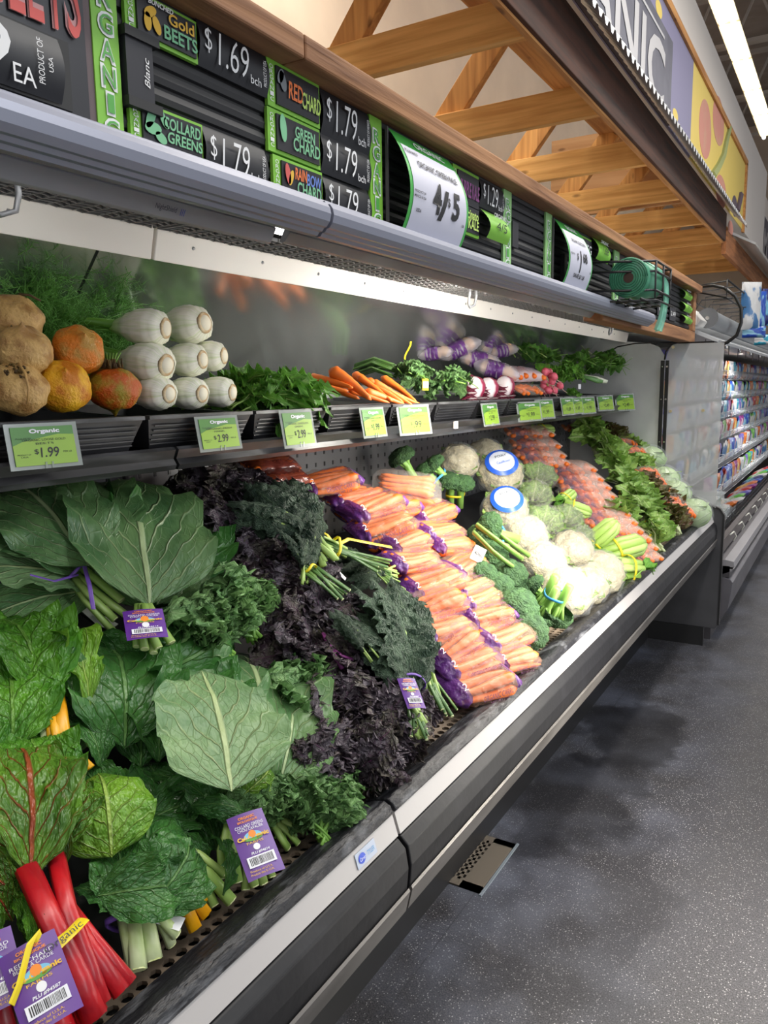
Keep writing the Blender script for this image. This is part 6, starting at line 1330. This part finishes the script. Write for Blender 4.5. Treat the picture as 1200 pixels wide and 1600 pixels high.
# ---- broccoli
def broc(px, lift, up, s, label, crowns_off=((0,0,.03,1.0),), band=False, tagc=False, i=0):
    t = thing('broccoli_head', label, 'broccoli', 'broccoli crowns', M=frame(onS(px[0], px[1], lift), Vector(up).cross(Vector((.3,.2,1))), (0,0,1)))
    z = Vector(up).normalized(); x = z.cross(Vector((.2,.9,.3))).normalized(); y = z.cross(x)
    t.matrix_world = Matrix(((x.x,y.x,z.x,0),(x.y,y.y,z.y,0),(x.z,y.z,z.z,0),(0,0,0,1))) ; t.matrix_world.translation = onS(px[0], px[1], lift)
    for k, (a, b_, c, r) in enumerate(crowns_off):
        obj('crown', crowns[(i+k) % 3], t, TR(a*s, b_*s, c*s-.012*s) @ SM(r*s, r*s, r*s)); obj('stalk', stalks[(i+k) % 2], t, TR(a*s*.8, b_*s*.8, c*s) @ SM(r*s, r*s, r*s*1.15))
    if band:
        o = ring(t, TR(0,0,-.055*s) @ RY(-math.pi/2), .024*s*(1.5 if len(crowns_off) > 1 else 1), .020*s*(1.5 if len(crowns_off) > 1 else 1), .008, BANDB if band == 1 else BANDY)
    return t
TW = ((-.028,0,.0,.85),(.028,.006,.0,.85),(0,.03,.01,.8))
broc((712,748), .07, (.15,-.25,1), 1.05, 'broccoli bunch standing upright with its thick cut stalk hanging down and yellow band', TW, 2)
broc((632,722), .05, (-.3,-.2,.6), 1.0, 'dark broccoli crown under the shelf left of the green banded stalks', i=1)
broc((668,728), .06, (-.6,-.4,.7), 1.0, 'broccoli bunch leaning back with pale stalks and blue band beside the clear carrot bag', TW, 1, i=2)
b1 = broc((748,832), .075, (-.6,-.75,.35), 1.3, 'broccoli bunch lying across the pile with long pale stalks, blue band and a white tag', TW, 1, i=0)
stems(b1, [(((745,820),(778,845),(815,872)),(.12,.13,.11),1.5),(((755,815),(790,842),(826,868)),(.115,.125,.105),1.4),(((740,832),(770,862),(800,885)),(.11,.12,.10),1.3),(((750,840),(785,870),(812,892)),(.07,.08,.06),1.2)], BROS)
b = MB(); b.box((-.02,-.001,-.045),(.02,.001,.0)); o = b.build('white_tag', TAGW, b1); o.matrix_local = b1.matrix_world.inverted() @ frame(onS(752,855,.125), (.5,.5,-.4), (.0,.2,1)); put_text('4060', INK, (0,-.001,-.022), (1,0,0), (0,0,1), .03, .012, o, off=.001)
for i, (x, y, l, s, lab) in enumerate(((795,905,.05,1.1,'dark broccoli crown under the ends of the long pale stalks'),(775,925,.045,1.05,'dark broccoli crown low between the carrot bags and the small blue banded bunch'),(765,870,.05,1.1,'dark broccoli crown under the white tag'), (752,905,.05,.95,'dark broccoli crown touching the right carrot column'), (812,945,.06,.9,'broccoli crown with splayed stalks in front of the small cauliflower'), (805,958,.055,1.25,'big dark broccoli crown low beside the carrot bags'), (822,992,.05,1.15,'dark broccoli crown lowest, on the grille beside the blue banded one'))): broc((x,y), l, (.45,-.45,.75), s, lab, i=i)
broc((855,955), .06, (-.45,.1,-.9), 1.15, 'broccoli bunch upside down at the grille showing its stalks with a blue band', TW, 1, i=1)
broc((825,920), .06, (-.7,-.2,.5), .9, 'small broccoli bunch with thin stalks and blue band above the big dark crown', TW, 1, i=2)
# ---- wrapped heads
wp = {('cauliflower',0): wrapped_proto('cauliflower', 1), ('lettuce',0): wrapped_proto('lettuce', 2), ('cauliflower',1): wrapped_proto('cauliflower', 3, True)}; wu = set()
def wrapped(kind, rl, px, lift, s, rot, label, grp, up=(.35,-.45,.8)):
    z = Vector(up).normalized(); x = (Vector((.55,.8,0))-z*Vector((.55,.8,0)).dot(z)).normalized(); M = frame(onS(px[0], px[1], lift), x, z) @ RZ(rot) @ SM(s,s,s); k = (kind, rl)
    if k not in wu: wu.add(k); o = wp[k]; o.matrix_world = M; o['label'] = label; o['group'] = grp
    else: o = copy_tree(wp[k], M, label, grp)
    o['category'] = 'cauliflower' if kind == 'cauliflower' else 'lettuce'; o.name = 'wrapped_'+kind; return o
CG_ = 'wrapped cauliflower heads'; LG_ = 'wrapped lettuce heads'
wrapped('cauliflower',1,(781,740),.09,1.15,0,'wrapped cauliflower with a round blue and white label, the upper one of two', CG_, (.35,-.6,.7)); wrapped('cauliflower',1,(789,796),.09,1.05,.1,'wrapped cauliflower with a round blue and white label, the lower one of two', CG_, (.35,-.6,.7))
cf = [((716,722),.05,.95,'wrapped cauliflower at the back under the shelf behind the upright broccoli'),((758,712),.04,.95,'wrapped cauliflower at the back left of the baby carrot stack'),((822,838),.07,.95,'wrapped cauliflower below the lower blue label'),((850,880),.06,.95,'wrapped cauliflower with leaves beside the long broccoli stalks'),((892,862),.06,1.0,'wrapped cauliflower in the middle of the heap next to the celery'),((938,895),.06,1.05,'wrapped white cauliflower nearest to the celery at the grille'),((886,925),.06,1.05,'wrapped cauliflower above the upside down broccoli'),((917,915),.045,.9,'wrapped cauliflower with a purple printed label at the grille')]
for i, (p, l, s, lab) in enumerate(cf): wrapped('cauliflower',0,p,l,s*1.08,i*1.3,lab,CG_)
lt = [((842,745),.07,.95,'wrapped pale lettuce right of the upper blue label'),((835,775),.07,.9,'wrapped pale lettuce between the two blue labels and the baby carrots'),((850,815),.07,.9,'wrapped pale lettuce right of the lower blue label'),((885,812),.065,.85,'wrapped lettuce with a dark blue printed corner'),((905,840),.04,.8,'wrapped lettuce just above the middle cauliflower')]
for i, (p, l, s, lab) in enumerate(lt): wrapped('lettuce',0,p,l,s,i*1.7,lab,LG_)
# ---- celery
CEL = mat('celery_green', srgb(158,196,86), .35, c2=srgb(190,214,130), scale=30, stretch=(.1,1,1), bump=.25, bscale=20)
def celery(label, px, lift, d, s):
    t = thing('celery_heart', label, 'celery', 'celery hearts', M=frame(onS(px[0], px[1], lift), d, (.4,-.3,.8)) @ SM(s,s,s))
    for k in range(7):
        a = k*.9; y, z = .020*math.cos(a)*(k > 0), .018*math.sin(a)*(k > 0); b = MB(); b.tube([(.07,y*.5,z*.5),(.05,y*1.1,z*1.1),(0,y*1.2,z*1.2),(-.06,y*1.0,z)], [.008,.013,.013,.010], 8, flat=.8); b.build('rib', CEL, t, True)
    for k in range(5): obj('leaf', herb[k % 3][0], t, TR(-.06,(k-2)*.008,.005*k) @ RZ(math.pi+(k-2)*.3) @ SM(.8,.8,.8))
    ring(t, TR(-.02,0,0), .040, .037, .006, BANDY)
    return t
for i, (px, l, d, s, lab) in enumerate((((885,778),.08,(.2,.8,.3),.8,'celery heart highest, left of the baby carrot stack'),((900,795),.08,(.8,.3,-.3),.9,'celery heart lying over the wrapped lettuces with its pale butt end down'),((937,838),.08,(.6,.1,.6),1.25,'celery heart standing on its side at the left of the baby carrot stack'),((970,858),.08,(.75,.7,.2),1.45,'yellow banded celery heart lying upper in the pair at the grille'),((972,888),.06,(-.6,-.7,.1),1.35,'celery heart lowest, on the grille next to the white cauliflower'),((850,672),.03,(.5,.8,0),.9,'celery ends lying at the back under the shelf'))): celery(lab, px, l, d, s)
# ---- baby carrot bags: a leaning stack
bb = [((887,730),1.0),((897,745),1.0),((908,758),1.0),((916,772),1.0),((926,785),1.0),((936,799),1.0),((946,812),1.0),((957,825),.95),((972,838),.9),((990,852),.75),((1000,868),.7)]
bbt = [((823,675),1.0),((832,693),1.0),((838,708),1.0),((848,720),.9)]
def bb_place(px, s, label, first, src=[None]):
    M = frame(onS(px[0], px[1], .05), (.72,.68,-.02), (.2,-.1,.97)) @ SM(1.25*s,1.1*s,1.0*s)
    if src[0] is None:
        src[0] = peeled_bag(label, (0,0,0), (1,0,0), 1, 9); pillow(.20,.12,.05,9,.0,1.0,k=1.075).build('printed_half', film('pale_print', srgb(255,214,196), .30, .15, 40, .9), src[0], True); pillow(.20,.12,.05,9,-.75,-.15,k=1.075).build('printed_band', film('purple_print_thin', srgb(90,50,140), .16, .15, 40, .9), src[0], True); src[0].matrix_world = M; o = src[0]
    else: o = copy_tree(src[0], M, label)
    o['group'] = 'bags of peeled baby carrots in stacks'; return o
for i, (p, s) in enumerate(bb): bb_place(p, s, 'bag of peeled baby carrots in the long leaning stack, %s from the top' % ordw(i), i == 0)
for i, (p, s) in enumerate(bbt): bb_place(p, s, 'bag of peeled baby carrots in the short upper stack, %s from the top' % ordw(i), False)
bb_place((930,662), 1.0, 'bag of peeled baby carrots at the back behind the light green lettuces', False); bb_place((905,668), .9, 'bag of peeled baby carrots in the shade behind the light green lettuces', False)
# ---- bunched lettuces
def lettuce(label, px, h, s, red, seed, band=True):
    d = S_UP*math.cos(h)+S_Y*math.sin(h)
    t = leafy_bunch('bunched_lettuce', label, 'lettuce', 'bunched lettuces with yellow bands', frame(onS(px[0], px[1], .05), d, S_N), rlet if red else lett, 12, .8, (s*.8, s*1.2), .03, .8, seed, BANDY if band else None, .035); return t
ls_ = [((915,668),.2,1.0,0,'light green lettuce bunch in the shade under the shelf end'),((925,692),-.2,1.25,0,'light green frilly lettuce bunch with a yellow band at the top of its heap'),((958,692),.5,1.1,1,'reddish lettuce bunch at the top right beside the first cabbage'),((948,715),.3,1.1,0,'light green lettuce bunch second from the top'),((990,715),.3,1.0,0,'dark green lettuce bunch left of the small carrot bags'),((965,745),.2,1.15,0,'lettuce bunch right of the baby carrot stack top'),((1000,745),.6,1.05,0,'lettuce bunch leaning on the small carrot bags'),((980,775),.2,1.15,0,'lettuce bunch in the middle of the heap with a yellow band'),((1012,775),.4,1.0,1,'reddish lettuce bunch in the middle right'),((1000,800),.1,1.15,0,'lettuce bunch below the middle of the heap'),((1040,800),.6,1.1,1,'reddish lettuce bunch nearest the last cabbage'),((1018,825),.2,1.1,0,'lettuce bunch low in the heap above the grille'),((1022,850),.0,.95,0,'lowest lettuce bunch with a pale base on the grille'),((1055,825),.5,.95,1,'dark reddish lettuce bunch low at the front rail'),((975,820),.2,.9,0,'lettuce bunch partly covered by baby carrot bags')]
for i, (p, h, s, red, lab) in enumerate(ls_): lettuce(lab, p, h, s*1.05, red, 200+i)
# ---- small carrot bags and cabbages at the end
for i, p in enumerate(((978,690),(992,705),(1004,722),(1012,738),(1022,752),(1032,766),(1043,778),(1056,790),(1066,800))):
    M = frame(onS(p[0], p[1], .11), (.6,.8,0), (.3,-.1,.95)) @ SM(.7,.75,1.1); src = [o for o in COL.objects if o.name.startswith('peeled_carrot_bag') and 'flat on' in o.get('label','')][0]
    copy_tree(src, M, 'small clear bag of peeled carrots between lettuces and cabbages, %s from the back' % ordw(i), 'small bags of peeled carrots by the cabbages')
CABM = leafmat('cabbage_leaf', srgb(186,208,156), srgb(160,190,128), srgb(226,236,206), 6, .8, .05, .35, 6, .3, 10, vamt=.7)
cb = MB(); cb.grid(lambda u, v: tuple(Vector((math.sin(.02+v*3.1)*math.cos(6.2832*u), math.sin(.02+v*3.1)*math.sin(6.2832*u), .88*math.cos(.02+v*3.1)))*.085*(1+.03*math.sin(5*6.2832*u+v*4))), 28, 18); CBM = cb.mesh('cabbage_head_leaves', CABM, True)
cbl = leaf_mesh('wrapper_leaf', 'round', [CABM, WST], 301, .15, .15, 12, 14, .006, 2, .8, .05, .02, 0)
for i, (p, s) in enumerate((((980,678),1.3),((1016,718),1.15),((1038,750),1.1),((1054,772),1.1),((1084,802),1.15))):
    t = thing('wrapped_cabbage', 'pale green cabbage in clear wrap along the end wall, %s' % ['the big white one farthest back','second from the back','third from the back','fourth, beside the black bracket','last one, on the front rail'][i], 'cabbage', 'wrapped cabbages by the end wall', onS(p[0], p[1], .10)); obj('head', CBM, t, RZ(i) @ SM(s*.9,s*.9,s*.9))
    for k in range(4): obj('leaf', cbl, t, RZ(k*1.57+i) @ TR(.02*s,0,-.08*s) @ RY(-1.2) @ SM(.95*s,.95*s,.8*s))
    b = MB(); b.grid(lambda u, v: tuple(Vector((math.sin(.02+v*3.1)*math.cos(6.2832*u), math.sin(.02+v*3.1)*math.sin(6.2832*u), .9*math.cos(.02+v*3.1)))*.088*s*(1+.05*fbm((u*6,v*6,i),2))), 24, 16); b.build('wrap', CLRF2, t, True)
# ================================================================ NEXT CASE WITH PACKAGED GOODS
nc = thing('packaged_goods_case', 'second refrigerated case beyond the clear end sheet with rails, clips and a white canopy', 'refrigerated case', None, (0, 5.0, 0)); LN = 13.5
GM = mat('mid_grey_bumper', srgb(92,90,96), .4, c2=srgb(76,74,80), scale=5); GD = mat('dark_grey_panel', srgb(58,56,60), .45)
MB().prism([(-.56,.44),(-.545,.47),(-.55,.50),(-.60,.51),(-.64,.50),(-.64,.40)], 0, LN).build('top_rail', mat('light_rail', srgb(150,148,152), .35, .3), nc, bevel=.002)
MB().prism([(-.57,.40),(-.57,.47),(-.62,.47),(-.62,.40)], 0, LN).build('upper_face', GD, nc)
MB().box((-.585,0,.455), (-.548,LN,.465)).build('pale_line', CREAM, nc)
MB().prism([(-.565,.39),(-.55,.37),(-.57,.20),(-.64,.08),(-.70,.08),(-.70,.40),(-.60,.40)], 0, LN).build('lower_bumper', GM, nc, bevel=.003)
MB().box((-1.6,0,0), (-.66,LN,.38)).build('base', GD, nc)
MB().prism([(-.62,.545),(-.63,.60),(-.66,.61),(-.69,.56),(-.69,.50),(-.64,.50)], 0, LN).build('clip_rail', mat('brown_black_rail', srgb(52,42,42), .4), nc)
cm = mat('pale_clip', srgb(226,226,216), .4)
for k in range(16):
    b = MB(); y = .35+k*.42; b.tube([(-.62,y,.60),(-.60,y+.02,.62),(-.585,y+.03,.59),(-.60,y+.02,.56)], .007, 6, flat=.5); b.build('tag_clip', cm, nc, True)
wr = MB()
for x in (-.70,-.73,-.76,-.79): wr.tube([(x,0,.54),(x,LN,.54)], .003, 6)
wr.build('floor_wires', CHROME, nc)
MB().box((-1.66,0,.3), (-1.60,LN,2.0)).build('back_wall', BLACKM, nc)
MB().prism([(-1.66,2.0),(-.86,2.0),(-.80,1.93),(-.82,1.90),(-1.05,1.86),(-1.66,1.9)], 0, LN).build('canopy', WHITE, nc, bevel=.003)
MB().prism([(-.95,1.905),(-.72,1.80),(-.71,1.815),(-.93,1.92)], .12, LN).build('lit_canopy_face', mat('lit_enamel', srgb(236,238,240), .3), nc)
b = MB()
for k in range(16): b.box((-.95,.55+k*.62,1.80),(-.945,.552+k*.62+.004,1.90))
b.build('joint_line', GD, nc)
b = MB(); b.tube([(-.80,.25,1.955),(-.80,LN,1.955)], .055, 14); b.build('curtain_roll', mat('grey_roll', srgb(126,130,134), .4), nc, True)
b = MB(); b.tube([(-.80,.24,1.955),(-.80,.25,1.955)], .062, 18); b.tube([(-.80,.232,1.955),(-.80,.24,1.955)], .012, 10, 1); b.build('roll_cap', [mat('cap_grey', srgb(96,98,102), .4), CHROME], nc)
for k in range(4):
    b = MB(); y = .5+k*.7; b.tube([(-.72,y-.03,1.82),(-.72,y-.03,1.78),(-.72,y+.03,1.78),(-.72,y+.03,1.82)], .005, 6); b.build('curtain_handle', CHROME, nc, True)
# wire shelves with baskets and bags of salad
PKM = [mat('packet_'+n, srgb(*[x*.8 for x in c]), .3, c2=srgb(*[x*.75 for x in c2]), scale=9, thr=(.52,.56), bump=.5, bscale=24) for n, c, c2 in (('white',(226,226,226),(70,130,190)),('blue',(30,80,190),(150,210,240)),('green',(110,190,70),(240,240,230)),('purple',(150,40,140),(240,200,220)),('navy',(24,30,110),(120,200,230)),('teal',(40,170,200),(240,240,240)),('orange',(226,120,44),(250,210,120)),('red',(200,50,44),(240,230,220)),('lilac',(120,110,200),(230,230,240)))]
WIRE = mat('basket_wire', srgb(200,204,208), .3, .6)
pk_names = ['white','blue','green','purple','navy','teal','orange','red','lilac']
def packet_mesh(m, seed, w=.15, h=.19):
    b = MB()
    def side(sg):
        def fn(u, v):
            e = (1-abs(2*u-1)**4)*(1-abs(2*v-1)**6); return (sg*(.022*e+.003*fbm((u*6+seed, v*6, sg), 2)*e), (u-.5)*w, (v-.5)*h)
        return fn
    b.grid(side(1), 10, 12); b.grid(side(-1), 10, 12); return b.mesh('packet_pouch', m, True)
PK = [packet_mesh(m, i) for i, m in enumerate(PKM)]
levels = [(1.66,-1.12),(1.45,-1.08),(1.26,-1.04),(1.08,-1.0),(.90,-.95),(.70,-.88)]
bask = MB(); Lb = .56
for x in (0, -.30):
    for z in (0,.045,.09): bask.tube([(x,0,z),(x,Lb,z)], .0022, 5)
for j in range(15): bask.tube([(0,.01+j*.038,.095),(0,.01+j*.038,0),(-.30,.01+j*.038,0)], .0018, 5)
for y in (0, Lb): bask.tube([(0,y,.09),(-.30,y,.09)], .0022, 5)
BASK = bask.mesh('wire_grid', WIRE, True)
rd = random.Random(77); lv = ['top','second','third','fourth','fifth','lowest']; n_ = 0
for li, (z, x) in enumerate(levels):
    for k in range(14):
        y = 5.18+k*.60
        if li == 5 and k < 2: continue
        t = thing('wire_basket', 'chrome wire basket on the %s level of the farther case, %s from the near end' % (lv[li], ordw(k)), 'wire basket', 'wire baskets of the packaged goods case', (x, y, z-.06)); obj('wire_grid', BASK, t)
        for q in range(3):
            c = rd.randrange(9); o = obj('salad_packet', PK[c], None, TR(x-.05-.0*q, y+.10+q*.18, z+.045) @ RY(.12+rd.uniform(-.1,.1)) @ RZ(rd.uniform(-.35,.25)) @ SM(1,1,1))
            tag(o, '%s printed food pouch, %s in the %s basket of the %s level' % (pk_names[c], ['left','middle','right'][q], ordw(k), lv[li]), 'packet', 'food pouches in wire baskets')
    if li < 5:
        o = MB().box((x-.5,5.1,z-.075), (x-.01,13.7,z-.068)).build('wire_shelf_plate', BLACKM, nc); o.parent = nc; o.matrix_parent_inverse = nc.matrix_world.inverted(); o.location = (0,-5.0,0)
        o.matrix_parent_inverse = Matrix.Identity(4)
# clamshell boxes at the bottom
CLAM = film('clamshell_plastic', srgb(226,232,230), .4, .08, 6, .2); SAL = mat('salad_fill', srgb(84,128,50), .5, c2=srgb(44,84,34), scale=40, bump=1, bscale=50)
cl_ = MB(); cl_.box((-.13,-.09,0),(.13,.09,.075)); cl_.box((-.14,-.10,.075),(.14,.10,.085)); CLM = cl_.mesh('clamshell_box', CLAM)
sf = crown_mesh(.1, 9, .3, 7, .5, SAL, 'salad')
for i in range(8):
    row, st = i//2, i % 2; t = thing('salad_clamshell', 'clear plastic box of salad leaves, %s pair from the clear sheet, %s' % (ordw(row), ['lower one','upper one'][st]), 'salad box', 'clear boxes of salad leaves', (-.86-.03*st, 5.22+row*.27, .60+st*.095))
    obj('box', CLM, t); obj('salad', sf, t, TR(0,0,.035) @ SM(1.1,.75,.9))
for i in range(6):
    t = thing('wire_rack', 'chrome wire rack holding salad boxes at the front rail, %s from the clear sheet' % ordw(i), 'wire rack', 'wire racks at the front rail', (-.73, 5.10+i*.25, .545)); b = MB()
    for j in range(4): b.tube([(0,j*.06,0),(0,j*.06,.11),(-.25,j*.06,.16)], .003, 5)
    b.tube([(0,0,.11),(0,.2,.11)], .003, 5); b.tube([(0,0,.05),(0,.2,.05)], .003, 5); b.build('wires', WIRE, t, True)
for i in range(14):
    c = (6,0,2,8,7,3,6,1,4,0,2,5,7,3)[i]; o = obj('food_tray', PK[c], None, TR(-.79+.02*(i % 2), 6.35+i*.24, .63) @ RY(1.1) @ SM(1,1.1,1.1)); tag(o, '%s food packet lying in the low front row past the salad boxes, %s along' % (pk_names[c], ordw(i)), 'packet', 'food packets in the low front row')
# hanging clip strips with packets, upper right
hk = thing('wire_display_rack', 'black wire display rack with empty hooks hanging under the timber roof at the right', 'wire rack', None, (-.66, 5.0, 2.04)); b = MB()
for k in range(7):
    y = k*.32; b.tube([(0,y,.10),(-.22,y,.08),(-.22,y,.01),(-.16,y+.02,-.02)], .004, 5); b.tube([(.03,y-.02,.0),(-.14,y,.0),(-.18,y+.02,-.06)], .004, 5)
b.tube([(0,-.05,.10),(0,2.1,.10)], .005, 6); b.tube([(.0,-.05,.0),(0,2.1,.0)], .005, 6); b.tube([(0,-.05,.10),(0,-.05,.0),(-.22,-.02,.06)], .005, 6); b.build('hooks', BLACKM, hk, True)
for i, (px, py, w, h, c, lab) in enumerate(((1173,478,.10,.29,0,'white printed pouch hanging nearest on the wire rack'),(1188,485,.06,.25,1,'blue pouch hanging beside the white one on the rack'),(1178,519,.12,.07,1,'small blue pouch hanging low under the white one'),(1199,480,.07,.25,4,'blue green pouch hanging at the right frame edge'),(1193,531,.10,.07,5,'teal pouch hanging low at the right frame edge'))):
    p = onX(px, py, -.62+.012*i); o = obj('hanging_pouch', PK[c], None, TR(p) @ RZ(-.9) @ SM(1, w/.15*1.4, h/.19*1.05)); tag(o, lab, 'packet', 'pouches hanging from the wire rack')
    b = MB(); b.bar(p+Vector((0,0,h*.5)), p+Vector((0,0,h*.5+.16)), .012, .002); s = b.build('hanging_strip', mat('pale_strip', srgb(200,190,170), .5) if i == 0 else bpy.data.materials['pale_strip'], None)
    s.parent = o; s.matrix_parent_inverse = (TR(p) @ RZ(-.9) @ SM(1, w/.15*1.4, h/.19*1.05)).inverted()
